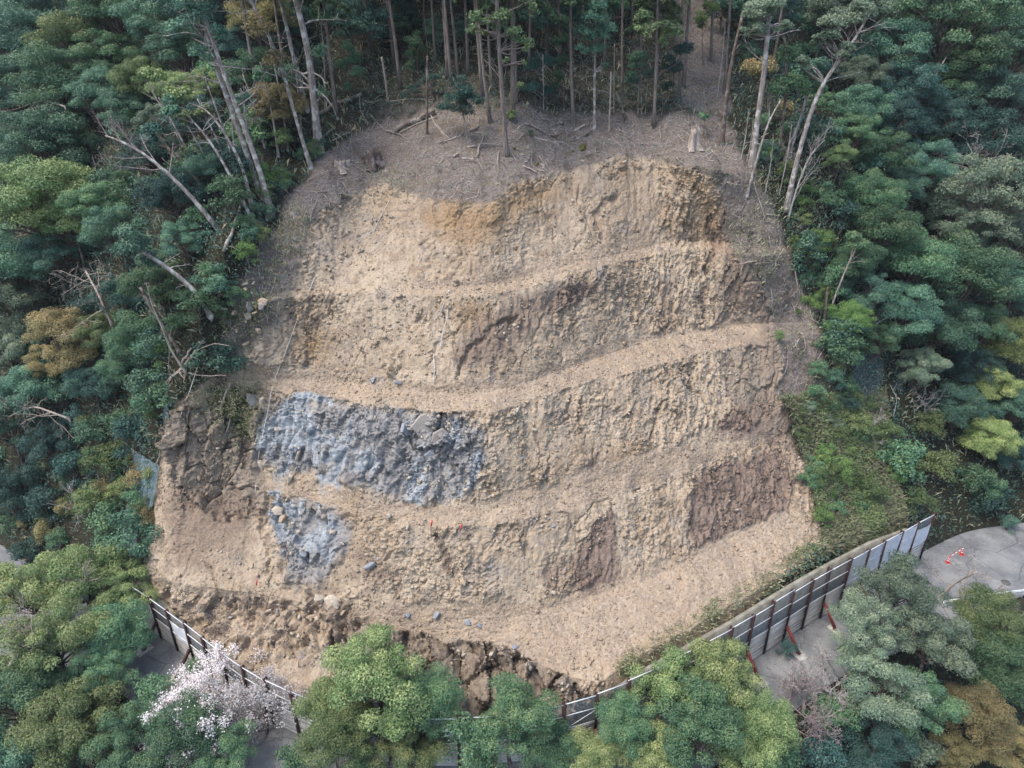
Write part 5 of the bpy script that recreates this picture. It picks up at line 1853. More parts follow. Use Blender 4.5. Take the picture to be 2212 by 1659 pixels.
# twig and branch litter on the natural ground around the cut
lit_w = G['nat'] * np.maximum(G['up'], .0) * (1 + 2.5 * sstep(0, .5, fbm(pI * .25, 3, 305)))
near = G['nat'] * (G['s'][I_] > 5.5) * (pI[:, 0] > -30) * (pI[:, 0] < 32)
k = np.concatenate([scatter(lit_w, 11000, rg), scatter(near, 2500, rg)])
n = len(k)
t = unit(np.cross(G['N'][k], rg.normal(size=(n, 3))) + rg.normal(size=(n, 3)) * .22)
Ls = np.clip(rg.lognormal(-1.0, .6, n), .15, 2.2)
rr = .006 + .011 * Ls + .012 * (rg.random(n) > .93)
a = unit(np.cross(t, rg.normal(size=(n, 3)))); b = np.cross(t, a)
c = G['V'][k] + G['N'][k] * (.02 + rr[:, None])
bend = rg.normal(size=(n, 3)) * .08 * Ls[:, None]
V = []
for f, q, s_ in ((-.5, 0, 1), (0, 1, .85), (.5, 0, .5)):
    for j in range(3):
        an = j * 2.0944
        V.append(c + t * (Ls * f)[:, None] + bend * q + (a * math.cos(an) + b * math.sin(an)) * (rr * s_)[:, None])
V = np.stack(V, 1).reshape(-1, 3)
F = []
for e in (0, 3):
    for j in range(3):
        F.append([e + j, e + (j + 1) % 3, e + 3 + (j + 1) % 3, e + 3 + j])
F = (np.array(F)[None] + (np.arange(n) * 9)[:, None, None]).reshape(-1, 4)
tag(link('twig_litter', mesh_np('twig_litter', V, F, (M['twig'],))), kind='stuff')


kb = np.concatenate([scatter(lit_w, 520, rg), scatter(near, 160, rg)])
gb = Geo()
for v, nn_ in zip(G['V'][kb], G['N'][kb]):
    d = unit(np.cross(nn_, rg.normal(size=3)) + nn_ * rg.uniform(-.05, .25))
    L = rg.uniform(.7, 2.8); r_ = rg.uniform(.015, .05)
    q = limb(rg, v + nn_ * r_ - d * L / 2, v + nn_ * (r_ + .05) + d * L / 2, 5, .16)
    gb.tube(q, np.linspace(r_, r_ * .4, 5), 5)
tag(link('branch_litter', gb.mesh('branch_litter', (M['bark_dead'],))), kind='stuff')


def ground_leaves(name, idx, hmax, length, width, mat, rng, up=.8, droop=0):
    n = len(idx)
    h = rng.random(n) ** 1.4 * hmax
    pos = G['V'][idx] + np.array([0, 0, 1.0]) * h[:, None] + G['N'][idx] * (.05 + .3 * h[:, None]) + rng.normal(size=(n, 3)) * .08
    V, F = leaf_quads(rng, pos, np.tile([0, -.3, 1.0], (n, 1)), length, width, up, droop)
    return tag(link(name, mesh_np(name, V, F, (M[mat],), {'tint': ('FACE', rng.random(n)), 'tip': ('FACE', rng.random(n) ** 3 * .6)})), kind='stuff')


def blades(name, idx, hmin, hmax, wid, mat, rng):
    n = len(idx)
    base = G['V'][idx]
    hh = rng.uniform(hmin, hmax, n)
    d = unit(np.array([0, -.35, 1.0]) + rng.normal(size=(n, 3)) * .45)
    s_ = unit(np.cross(d, rng.normal(size=(n, 3)))) * wid
    bend = unit(rng.normal(size=(n, 3)) + [0, -.6, -.5]) * (hh * .35)[:, None]
    V = np.stack([base - s_, base + s_, base + d * hh[:, None] * .6 + s_ * .7, base + d * hh[:, None] + bend], 1).reshape(-1, 3)
    F = np.arange(n * 4).reshape(-1, 4)
    return tag(link(name, mesh_np(name, V, F, (M[mat],), {'tint': ('FACE', rng.random(n)), 'tip': ('FACE', rng.random(n) ** 2)})), kind='stuff')


pat = sstep(-.15, .3, fbm(pI * .35, 3, 310))
gw = G['green'] * G['nat'] * (1 - G['cut'])
k = scatter(gw * (1.0 - .5 * pat), 26000, rg)
blades('dry_grass', k, .25, .75, .012, 'grass', rg)
k = scatter(gw * (.25 + pat), 26000, rg)
ground_leaves('undergrowth', k, .55, .17, .10, 'sprig', rg)
# patches of grass and moss on the shoulders of the cut
shoulder = (G['zb'][I_, 2] + .5 * near_line(G['px'][I_], G['py'][I_], [(640, 480), (560, 620), (500, 760), (430, 840)], 40)) * (pI[:, 0] < 0)
strip = G['nat'] * (pI[:, 0] > 17) * (G['s'][I_] < 14) * (G['s'][I_] > 5.4)
toe = near_line(G['px'][I_], G['py'][I_], [(1350, 1440), (1500, 1350), (1600, 1290), (1720, 1220), (1780, 1180)], 28)
k = np.concatenate([scatter(shoulder, 4000, rg), scatter(strip * pat, 6000, rg), scatter(toe * (.3 + pat), 5200, rg)])
blades('grass', k, .12, .5, .012, 'grass', rg)
k = np.concatenate([scatter(shoulder, 1200, rg), scatter(strip * pat, 2600, rg), scatter(toe * pat, 500, rg), scatter(lit_w * pat, 700, rg)])
ground_leaves('weeds', k, .35, .15, .09, 'sprig', rg)
# forest-floor plants under the trees at both sides
isn = np.ones(len(G['V'])); isn[I_] = G['nat'] * (1 - .93 * np.clip(G['up'], 0, 1)) * (1 - np.clip(gw, 0, 1))
isn[I_] *= (G['s'][I_] > 5.4)
J_ = np.where((G['s'] > 4.2) & (np.abs(G['V'][:, 0]) < 70) & (G['V'][:, 1] < 125) & ((G['s'] > 5.2) | (np.abs(G['V'][:, 0] + 2) > 38)))[0]
lump = .3 + sstep(-.1, .4, fbm(G['V'][J_] * .3, 3, 320))
k = scatter(isn[J_] * lump, 130000, rg, J_)
k = k[rg.random(len(k)) > .0]
nJ = len(k) // 2
ground_leaves('forest_floor_plants', k[:nJ], 1.6, .26, .13, 'dark', rg)
ground_leaves('forest_floor_leaves', k[nJ:], 1.1, .22, .11, 'dark', rg)
L_ = np.where((G['s'] > 1.6) & (G['s'] < 2.98) & (np.abs(G['V'][:, 0]) < 45))[0]
k = scatter(np.ones(len(L_)), 26000, rg, L_)
ground_leaves('roadside_undergrowth', k, 1.6, .26, .15, 'dark', rg)

# ------------------------------------------------------------------ trees with a broad crown: (overview px, py, pixel radius, leaf, label, crown height / radius)
GN, GC, GB = 'trees of the wood beside the hanging net', 'trees of the wood above the traffic cones', 'trees on the near side of the road'
NETSIDE = [
    (40, 25, 85, 'teal', 'huge teal crown filling the top corner of the wood on the net side', 1.5),
    (150, 20, 80, 'teal', 'teal crown touching the top edge, second from the net-side corner', 1.5),
    (255, 25, 80, 'mid', 'green crown at the top edge between two teal ones, net side', 1.5),
    (350, 45, 70, 'teal', 'teal crown at the top edge just before the yellowish crowns', 1.4),
    (300, 20, 45, 'yellow', 'small yellow-tipped crown at the very top edge, net side', 1.5),
    (450, 35, 65, 'dark', 'dark crown behind the tall pale leaning trunks', 1.3),
    (560, 40, 60, 'brown', 'sparse olive-brown crown between the tall pale trunks at the top edge', 1.4),
    (60, 110, 85, 'teal', 'broad billowing teal crown one row below the net-side top corner', 1.4),
    (165, 100, 75, 'yellow', 'sunlit yellowish-green billowing crown high in the net-side wood', 1.5),
    (235, 120, 62, 'mid', 'green rounded crown beside the sunlit yellowish crown', 1.4),
    (395, 110, 60, 'teal', 'dull teal crown behind the first pale leaning trunk', 1.2),
    (500, 110, 50, 'dark', 'dark crown in the gap between the tall pale trunks', 1.0),
    (30, 190, 80, 'teal', 'teal crown cut by the picture edge, third down from the corner', 1.4),
    (130, 180, 75, 'mid', 'layered fresh green crown above the dark hollow', 1.4),
    (205, 205, 60, 'teal', 'compact teal crown at the middle of the net-side wood', 1.3),
    (310, 175, 52, 'yellow', 'bright yellow-green dome, larger of the two side by side', 1.5),
    (372, 195, 40, 'yellow', 'bright yellow-green dome, smaller of the two side by side', 1.5),
    (430, 190, 46, 'yellow', 'yellow-green crown leaning towards the tall pale trunks', 1.4),
    (270, 240, 52, 'teal', 'grey-teal crown hanging over the bare pinkish tree', 1.3),
    (345, 262, 42, 'grey', 'grey-green tuft-shaped crown just above the bare pinkish tree', 1.2),
    (440, 260, 60, 'dark', 'dark crown low behind the leaning trunks', .9),
    (560, 160, 55, 'mid', 'green crown between the pale trunks and the plantation stems', 1.1),
    (600, 230, 50, 'brown', 'thin olive crown beside the vine-wrapped pale trunk', 1.2),
    (20, 330, 60, 'teal', 'teal crown at the picture edge above the dark hollow', 1.4),
    (95, 320, 85, 'teal', 'dark teal crown bordering the dark hollow from below', 1.4),
    (40, 400, 60, 'mid', 'mid-green crown at the picture edge below the dark hollow', 1.4),
    (85, 440, 100, 'yellow', 'largest sunlit yellow-green crown halfway down the net-side wood', 1.6),
    (155, 480, 62, 'yellow', 'yellow-green side dome attached to the largest sunlit crown', 1.5),
    (215, 445, 58, 'mid', 'green crown right of the largest sunlit crown', 1.4),
    (255, 500, 60, 'teal', 'teal crown above the bent pale trunk', 1.3),
    (130, 540, 60, 'teal', 'teal crown below the largest sunlit crown', 1.2),
    (380, 420, 60, 'dark', 'dark crown deep behind the brown leaning trunk', .9),
    (330, 340, 55, 'dark', 'dark crown in the hollow below the bare pinkish tree', .8),
    (440, 380, 50, 'teal', 'teal crown just behind the leaning trunks low down', .9),
    (500, 420, 42, 'mid', 'green crown at the feet of the leaning pale trunks', 1.0),
    (400, 520, 45, 'teal', 'teal crown beside the foot of the bent pale trunk', .9),
    (30, 560, 80, 'teal', 'teal crown at the picture edge under the white dead branches', 1.3),
    (30, 660, 70, 'grey', 'grey-green crown at the picture edge beside the white dead branches', 1.3),
    (340, 610, 62, 'mid', 'deep green crown beneath the bent pale trunk', 1.1),
    (270, 640, 55, 'dark', 'dark green crown behind the thin curved white stem', 1.0),
    (420, 660, 38, 'mid', 'small green crown at the rim by the foot of the bent pale trunk', 1.1),
    (150, 730, 72, 'brown', 'rusty yellow crown under the white dead branches', 1.4),
    (225, 715, 48, 'yellow', 'yellowish crown touching the rusty yellow one', 1.4),
    (120, 780, 45, 'brown', 'smaller rusty crown below the big rusty yellow one', 1.3),
    (300, 740, 58, 'mid', 'dark olive green crown next to the thin curved white stem', 1.1),
    (70, 840, 60, 'teal', 'blue-green crown at the lower part of the net-side wood', 1.3),
    (280, 790, 50, 'mid', 'green crown above the branch pile at the wooded edge', 1.0),
    (200, 830, 50, 'dark', 'dark crown in the shadow above the branch pile', .9),
    (20, 750, 60, 'grey', 'grey-green crown at the picture edge halfway down', 1.3),
    (20, 920, 60, 'teal', 'teal crown behind the second white dead tree', 1.2),
    (110, 960, 55, 'dark', 'dark bushy crown under the second white dead tree', .9),
    (20, 1060, 60, 'dark', 'dark bushy crown at the picture edge near the hidden road', .9),
]
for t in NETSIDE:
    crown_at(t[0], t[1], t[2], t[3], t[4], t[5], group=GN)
SMALL_N = [
    (330, 882, 34, 'bright', 'bright green bush beside the top of the hanging net'),
    (265, 915, 40, 'mid', 'green bush next to the branch pile'),
    (190, 920, 34, 'sprig', 'yellow-green shoot-like bush in the shaded slope'),
    (278, 930, 18, 'teal', 'small blue-green bush above the hanging net'),
    (240, 990, 44, 'sprig', 'scrubby bush left of the white dead trunk by the net'),
    (150, 1010, 44, 'dark', 'dark scrub on the shaded slope above the hidden road'),
    (90, 1090, 44, 'dark', 'dark scrub just above the hidden road'),
    (200, 1080, 44, 'sprig', 'brownish scrub above the yellow-green roadside tree'),
    (255, 1060, 26, 'pale', 'pale-leaved scrub close to the hanging net'),
    (350, 760, 34, 'bright', 'fresh green bush at the rim beside the white curved stem foot'),
    (450, 590, 30, 'mid', 'green bush at the rim above the mossy boulders'),
    (560, 380, 36, 'bright', 'leafy green bush at the feet of the vine-wrapped trunks'),
    (530, 330, 36, 'mid', 'green bush between the leaning trunks and the litter'),
    (610, 300, 30, 'yellow', 'yellowish small-leaved bush touching the bare litter'),
    (480, 330, 38, 'dark', 'dark bush behind the leaning trunks'),
    (430, 470, 32, 'mid', 'green bush below the leaning trunks on the wooded slope'),
    (505, 640, 12, 'teal', 'tiny round bush in front of the tall mossy boulder'),
    (380, 700, 30, 'mid', 'green sapling crown between bent trunk and branch pile'),
]
for t in SMALL_N:
    crown_at(t[0], t[1], t[2], t[3], t[4], 1.0, name='shrub', cat='bush', small=True, group='bushes along the wooded edge by the net')

CONESIDE = [
    (1840, 25, 80, 'grey', 'grey-green feathery crown at the top edge beside the tall pale trunk', 1.5),
    (1930, 30, 85, 'teal', 'blue-teal crown at the top edge above the traffic-cone side wood', 1.5),
    (2050, 45, 110, 'mid', 'largest fresh-teal billowing crown near the top corner on the cone side', 1.5),
    (2165, 20, 85, 'teal', 'teal crown in the top corner on the cone side', 1.5),
    (2180, 110, 75, 'teal', 'pale teal crown at the picture edge under the top corner, cone side', 1.4),
    (1810, 60, 42, 'grey', 'small grey-green dome crown high beside the forked tree', 1.8),
    (1920, 110, 70, 'teal', 'loose teal crown with visible branches, behind the forked tree', 1.4),
    (2080, 130, 80, 'mid', 'green crown one row below the largest billowing crown', 1.4),
    (2010, 105, 36, 'mid', 'small fresh green dome in front of the largest billowing crown', 1.5),
    (1863, 165, 46, 'grey', 'pale silvery-green crown standing out before a dark gap', 1.5),
    (1960, 190, 70, 'dark', 'dark blue-green crown behind the pale silvery crown', 1.1),
    (2050, 190, 55, 'mid', 'green layered crown by the slanting grey limb', 1.3),
    (2130, 200, 70, 'teal', 'teal crown at the middle height of the cone-side wood', 1.3),
    (2195, 240, 60, 'dark', 'dark crown at the picture edge, cone side', 1.1),
    (1860, 235, 55, 'teal', 'teal crown below the pale silvery-green crown', 1.2),
    (1930, 270, 60, 'dark', 'shadowed dark crown in the middle of the cone-side wood', .9),
    (2030, 270, 60, 'dark', 'dark crown under the slanting grey limb', .8),
    (1850, 290, 45, 'mid', 'green crown just above the olive-tinged small crown', 1.2),
    (1905, 330, 60, 'mid', 'deep green crown behind the olive-tinged small crown', 1.2),
    (1808, 345, 34, 'yellow', 'olive-tinged small crown next to the thin leaning stem', 1.3),
    (1990, 360, 60, 'teal', 'teal crown beside the twiggy grey tree', 1.2),
    (2120, 300, 70, 'dark', 'dark crown over the twiggy grey tree', 1.0),
    (2190, 350, 60, 'teal', 'teal crown at the picture edge behind the twiggy grey tree', 1.2),
    (1880, 420, 58, 'mid', 'green crown just behind the bright green sapling', 1.2),
    (1945, 400, 50, 'teal', 'blue-green crown above the broad deep green crown', 1.2),
    (1900, 490, 66, 'mid', 'broad deep green crown at the centre of the cone-side wood', 1.3),
    (1850, 560, 50, 'mid', 'green crown on the edge facing the cut, below the bright sapling', 1.2),
    (2130, 430, 95, 'grey', 'wide grey-green leafy crown around the twiggy grey tree', 1.3),
    (2190, 520, 75, 'grey', 'grey-green crown at the picture edge below the wide grey-green one', 1.3),
    (2060, 500, 62, 'grey', 'grey-green crown on the uphill flank of the wide grey-green one', 1.2),
    (1970, 560, 72, 'mid', 'green billowing crown right under the broad deep green one', 1.3),
    (2060, 600, 85, 'mid', 'large green crown above the vine-covered slope', 1.3),
    (2150, 610, 70, 'teal', 'teal crown between the large green crown and the picture edge', 1.2),
    (1880, 640, 55, 'teal', 'teal crown over the pale bent stem at the edge of the cut', 1.2),
    (1950, 670, 62, 'teal', 'teal crown hanging above the dark weathered net', 1.2),
    (1835, 690, 42, 'bright', 'yellow-green crown at the wood edge beside the litter strip', 1.2),
    (2030, 700, 68, 'teal', 'soft teal crown above the forked dry stem', 1.2),
    (1900, 730, 46, 'mid', 'green crown just over the dark weathered net', 1.0),
    (2110, 710, 60, 'mid', 'green crown beside the pale yellow-leaved tree', 1.2),
    (2185, 640, 45, 'dark', 'dark crown at the picture edge above the pale yellow-leaved tree', 1.1),
    (2180, 740, 55, 'pale', 'pale yellow-leaved tree at the picture edge on the cone side', 1.4),
    (2150, 830, 46, 'pale', 'smaller pale yellow-leaved tree below the first', 1.2),
    (2100, 790, 46, 'dark', 'dark crown between the two pale yellow-leaved trees', 1.0),
    (2190, 880, 50, 'teal', 'blue-green crown at the picture edge above the road bend', 1.1),
    (2070, 880, 50, 'teal', 'blue-green crown low on the vine-covered slope', 1.0),
    (2140, 950, 46, 'pale', 'thin yellow-green tree low above the road bend', 1.1),
    (2195, 980, 44, 'dark', 'dark bush-like crown above the mossy bank at the road bend', .9),
    (1985, 800, 48, 'grey', 'grey-green crown over the small strip of dark net', 1.0),
]
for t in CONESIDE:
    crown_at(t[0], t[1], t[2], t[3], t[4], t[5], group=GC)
SMALL_C = [
    (1738, 405, 22, 'bright', 'vivid yellow-green sapling crown, upper tier, beside the forked tree foot'),
    (1730, 440, 24, 'bright', 'vivid yellow-green sapling crown, lower tier, beside the forked tree foot'),
    (1770, 520, 34, 'bright', 'fresh green sapling at the wood edge under the vivid one'),
    (1700, 370, 30, 'yellow', 'thin yellowish bush by the white-barked stems'),
    (1700, 285, 30, 'mid', 'green leafy bush wrapped round the white-barked stems'),
    (1760, 300, 34, 'mid', 'green bush at the foot of the forked tree'),
    (1788, 420, 40, 'mid', 'deep green bush in the gap behind the vivid sapling'),
    (1800, 600, 40, 'mid', 'green bush over the pale bent stem foot'),
    (1770, 800, 26, 'mid', 'dark green bush at the upper end of the vine-covered slope'),
    (1760, 850, 26, 'mid', 'green ivy-like bush on the bare earth edge of the cut'),
    (1805, 815, 24, 'teal', 'blue-green bush beside the dark weathered net'),
    (1830, 760, 28, 'yellow', 'yellow-leaved bush above the dark weathered net'),
    (1685, 725, 14, 'bright', 'tiny bright green bush above the white peeled stump'),
    (1725, 672, 9, 'bright', 'tiny bright plant in the middle of the litter strip'),
    (1945, 1000, 36, 'bright', 'bright green spreading bush in the middle of the vine-covered slope'),
    (1820, 1010, 30, 'bright', 'bright green low bush beside the white-sheeted fence'),
    (1915, 930, 30, 'sprig', 'yellow-green bush on the vine-covered slope'),
    (2010, 920, 40, 'sprig', 'tangled olive bush on the vine-covered slope'),
    (2030, 1010, 44, 'sprig', 'tangled olive bush low above the road bend'),
    (2110, 1040, 44, 'mid', 'green bush above the mossy bank'),
    (1980, 1080, 38, 'sprig', 'olive bush right behind the fence end'),
    (2180, 1130, 22, 'teal', 'dark round bush growing from the mossy bank'),
    (1860, 920, 34, 'sprig', 'olive scrub beneath the dark weathered net'),
    (1880, 1060, 34, 'sprig', 'olive scrub above the white-sheeted bays'),
]
for t in SMALL_C:
    crown_at(t[0], t[1], t[2], t[3], t[4], .9, name='shrub', cat='bush', small=True, group='bushes along the wooded edge above the cones')

NEAR = [
    (60, 1275, 100, 'yellow', 'yellow-green roadside tree at the picture edge with bare twigs over it', 1.35),
    (180, 1250, 95, 'yellow', 'yellow-green roadside tree directly below the hanging net', 1.35),
    (275, 1275, 75, 'yellow', 'yellow-green roadside tree beside the fence with the braced posts', 1.35),
    (110, 1380, 110, 'yellow', 'broad yellowish roadside tree below the two beneath the net', 1.35),
    (250, 1370, 80, 'mid', 'green roadside tree hiding the road next to the braced posts', 1.2),
    (215, 1450, 75, 'mid', 'green roadside tree left of the blossoming cherry', 1.2),
    (40, 1500, 110, 'mid', 'large green tree at the picture edge low on the cherry side', 1.4),
    (160, 1560, 105, 'yellow', 'yellowish green tree in the bottom row, second from the corner', 1.4),
    (290, 1590, 90, 'mid', 'green tree in the bottom row below the cherry', 1.4),
    (40, 1640, 100, 'teal', 'blue-green tree in the bottom corner on the cherry side', 1.4),
    (400, 1580, 85, 'mid', 'rounded green tree in front of the blossoming cherry', 1.4),
    (500, 1620, 70, 'mid', 'green tree at the bottom edge in front of the cherry trunk', 1.3),
    (820, 1465, 125, 'yellow', 'big domed yellow-green tree in front of the toe cliff', 1.7),
    (715, 1530, 80, 'yellow', 'yellow-green tree leaning on the big domed one, towards the cherry', 2.0),
    (930, 1510, 75, 'mid', 'green tree on the darker flank of the big domed one', 1.9),
    (880, 1620, 80, 'yellow', 'yellow-green tree at the bottom edge before the big domed one', 1.3),
    (1105, 1550, 96, 'mid', 'dark fresh green tree standing just before the toe cliff and fence', 1.6),
    (1180, 1610, 70, 'mid', 'green tree at the bottom edge beside the rusty double posts', 1.3),
    (1040, 1640, 55, 'mid', 'small green tree at the bottom edge below the dark fresh green tree', 1.2),
    (1290, 1635, 70, 'yellow', 'yellowish tree at the bottom edge below the rusty double posts', 1.3),
    (1440, 1480, 90, 'yellow', 'light green tree against the fence, uphill half of the big light pair', 1.35),
    (1570, 1465, 95, 'yellow', 'light green tree with billowing domes, largest at the ramp fence', 1.35),
    (1500, 1570, 110, 'mid', 'broad green tree with many small domes below the ramp fence', 1.35),
    (1640, 1560, 80, 'yellow', 'light green tree beside the bare grey twig shrub', 1.35),
    (1420, 1640, 80, 'yellow', 'light green tree in the bottom row below the big light pair', 1.3),
    (1600, 1655, 90, 'yellow', 'light green tree at the bottom edge under the many-domed tree', 1.35),
    (1930, 1270, 90, 'grey', 'tall blue-green tree with large leaves, top of the big one at the fence', 1.5),
    (1870, 1360, 85, 'grey', 'blue-green tree nearest the red braces and concrete pads', 1.3),
    (2010, 1380, 95, 'grey', 'blue-green tree with large leaves in the middle of the corner group', 1.4),
    (1900, 1480, 95, 'grey', 'blue-green tree with large leaves beside the bare grey twig shrub', 1.3),
    (1990, 1520, 85, 'mid', 'green large-leaved tree above the dark gap in the corner', 1.3),
    (2140, 1330, 75, 'yellow', 'olive green tree beside the guard rail', 1.3),
    (2170, 1440, 85, 'mid', 'green tree at the picture edge below the guard rail', 1.3),
    (2110, 1545, 76, 'brown', 'rusty orange-leaved tree in the bottom corner', 1.5),
    (2190, 1620, 66, 'brown', 'rusty tree at the corner edge, lower of the two', 1.5),
    (2060, 1640, 60, 'brown', 'small rusty olive tree at the bottom edge near the corner', 1.4),
    (1900, 1620, 80, 'dark', 'dark green tree at the bottom edge below the large-leaved group', 1.2),
    (1770, 1640, 60, 'dark', 'dark tree at the bottom edge under the bare grey twig shrub', 1.1),
    (725, 1600, 80, 'yellow', 'yellow-green tree filling the space under the big domed one', 2.0),
    (800, 1570, 80, 'yellow', 'yellow-green tree in the lee of the big domed one', 1.1),
    (900, 1575, 72, 'mid', 'green tree below the darker flank of the big domed one', 1.1),
    (1010, 1590, 60, 'mid', 'small green tree bridging the domed tree and the dark fresh green one', 2.2),
    (1350, 1560, 70, 'mid', 'green tree covering the fence beside the big light pair', 1.8),
    (1790, 1540, 52, 'mid', 'dark green tree half hidden behind the bare grey twig shrubs', 1.2),
    (1690, 1640, 55, 'mid', 'green tree in the bottom row under the bare twigs', 1.2),
    (640, 1650, 48, 'mid', 'green tree at the bottom edge beside the open bit of road', 1.2),
    (330, 1500, 46, 'mid', 'low green tree at the foot of the blossoming cherry', 1.2),
    (1980, 1620, 50, 'grey', 'small grey-green tree beside the rusty orange tree', 1.2),
]
for t in NEAR:
    crown_at(t[0], t[1], t[2], t[3], t[4], t[5], group=GB)
for t in [(1700, 1400, 22, 'dark', 'small white-flecked bush at the fence foot beside the red braces'), (420, 1440, 20, 'mid', 'small green bush at the braced fence foot behind the cherry'),
          (1640, 1345, 10, 'mid', 'tiny bush on the ramp above the concrete wall'), (780, 1650, 40, 'mid', 'low bush at the bottom edge beside the grey thicket')]:
    crown_at(*t, .9, name='shrub', cat='bush', small=True)

# ------------------------------------------------------------------ tall trunks at the wooded edges
z1 = lambda *a: [Z(1, x, y) for x, y in a]
z3_ = lambda *a: [Z(3, x, y) for x, y in a]
z4 = lambda *a: [Z(4, x, y) for x, y in a]
z6 = lambda *a: [Z(6, x, y) for x, y in a]
z2 = lambda *a: [Z(2, x, y) for x, y in a]
trunk_tree('broadleaf_tree', 'thick pale vine-wrapped trunk with a broken stub at the litter edge', z1((2050, 980), (2020, 640), (1980, 300), (1900, 0)), .42, .22, 'bark_pale',
           [(620, 160, 26), (690, 110, 26), (650, -60, 70), (700, 200, 18)], 'mid', 1, 7, 4200, ext=.6)
trunk_tree('broadleaf_tree', 'slim pale trunk with thin olive leaves, next to the vine-wrapped trunk', z1((2000, 1080), (1920, 830), (1820, 450), (1740, 250), (1610, 0)), .2, .1, 'bark_pale',
           [(560, 60, 34), (600, 130, 30), (540, -50, 60)], 'brown', 2, 8, 4000, ext=.5)
trunk_tree('broadleaf_tree', 'reddish pale trunk right behind the slim olive-leaved one', z1((1975, 720), (1900, 430), (1850, 200), (1800, 0)), .26, .14, 'bark_pale', [(590, -60, 60)], 'mid', 3, 4, 3000, ext=.6)
trunk_tree('broadleaf_tree', 'tall leaning pale trunk, upper of the twin pair', z1((1690, 1280), (1590, 1000), (1450, 600), (1360, 350), (1310, 120)), .28, .13, 'bark_pale',
           [(420, 20, 40), (470, 70, 26), (450, -40, 60)], 'teal', 4, 7, 4000, ext=.4)
trunk_tree('broadleaf_tree', 'tall leaning pale trunk, lower of the twin pair with its foot on the bare earth', z1((1745, 1370), (1660, 1050), (1500, 640), (1390, 330), (1280, 0)), .27, .12, 'bark_pale',
           [(400, 60, 40), (440, 120, 30), (420, -40, 60)], 'teal', 5, 8, 4000, ext=.4)
trunk_tree('broadleaf_tree', 'thin crooked pale trunk at the lower side of the twin pair', z1((1640, 1450), (1530, 1230), (1440, 1050), (1330, 880), (1250, 790)), .17, .08, 'bark_pale', [(370, 230, 30)], 'teal', 6, 5, 1800)
trunk_tree('broadleaf_tree', 'curving pale trunk with yellow-green top above the brown trunk', z1((1620, 1330), (1560, 1060), (1450, 860), (1330, 700), (1180, 650)), .17, .07, 'bark_pale', [(380, 200, 34), (330, 170, 30)], 'yellow', 7, 4, 3000)
trunk_tree('broadleaf_tree', 'brown leaning trunk with dark crown behind the pale leaning one', z1((1370, 1340), (1280, 1170), (1180, 1040), (1080, 950)), .2, .12, 'bark_brown', [(330, 290, 34)], 'dark', 8, 4, 2400)
bare_tree('bare_tree', 'leaning pale trunk with bare pinkish twig fans over the dark hollow', extend(vertical_path(z1((1400, 1470), (1240, 1270), (1100, 1130), (960, 1010), (820, 920), (700, 880)), .05), .2), .19, .05, 'twig_pink', 11, 3, 10, .75, .42, .12, .5, trunkmat='bark_pale')
trunk_tree('broadleaf_tree', 'bent pale trunk arching out from the rim beside the mossy boulders', z4((1355, 385), (1300, 290), (1220, 190), (1100, 90), (960, 0), (900, -40)), .24, .15, 'bark_pale', [(285, 520, 48), (330, 560, 30)], 'teal', 12, 3, 3600)
bare_tree('dead_tree', 'white dead limbs spreading over the rusty yellow crown', np.array([hit(241, 698, 4.0)[0], hit(215, 640, 7.0)[0], hit(185, 585, 8.2)[0]]), .12, .07, 'bark_dead', 21, 3, 9, 1.1, .75, -.15, .1, minr=.014)
bare_tree('dead_tree', 'second white dead tree with bare limbs low at the picture edge', np.array([hit(150, 905, 3.0)[0], hit(110, 890, 5.0)[0], hit(70, 875, 6.0)[0], hit(20, 900, 6.0)[0]]), .11, .05, 'bark_dead', 22, 3, 9, 1.0, .5, -.15, .1, minr=.014)
bare_tree('dead_tree', 'pale bare limbs poking from the picture edge below the teal crowns', np.array([hit(75, 490, 5.5)[0], hit(40, 520, 6.5)[0], hit(5, 530, 7)[0]]), .07, .03, 'bark_dead', 23, 2, 7, 1.0, .6, 0, .1, minr=.012)
bare_tree('dead_tree', 'bare grey limbs high at the picture edge above the dark hollow', np.array([hit(140, 230, 7.0)[0], hit(90, 215, 9.0)[0], hit(40, 200, 9.5)[0]]), .09, .04, 'bark_dead', 24, 2, 7, .9, .5, .1, .1, minr=.012)
bare_tree('dead_tree', 'thin curved white stem reaching over the rim from the branch pile', vertical_path(z4((1190, 740), (1090, 600), (1040, 440), (970, 310), (940, 170))), .09, .03, 'bark_dead', 25, 2, 5, .8, .3, .2, .4)
bare_tree('bare_tree', 'thin bare sapling in front of the dark hollow', vertical_path([(212, 430), (210, 390), (205, 352)]), .05, .02, 'twig', 26, 2, 6, .7, .4, .5, .3)
bare_tree('bare_tree', 'brown dead trunk leaning low under the bent pale trunk', vertical_path(z4((1150, 600), (1060, 470), (960, 300), (900, 200))), .16, .1, 'bark_brown', 27, 1, 3, .8, .2, .2, .6)
bare_tree('bare_tree', 'thin grey bare trunk with fine side twigs between the pale trunks', vertical_path(z1((1700, 950), (1650, 750), (1600, 580), (1560, 480))), .08, .03, 'twig', 28, 2, 9, .8, .35, .3, .2)
bare_tree('bare_tree', 'scrubby brown bare bush on the shaded slope above the hidden road', vertical_path([(170, 1130), (165, 1090), (150, 1050)]), .06, .03, 'twig', 29, 3, 9, 1.0, .6, .2, .1)

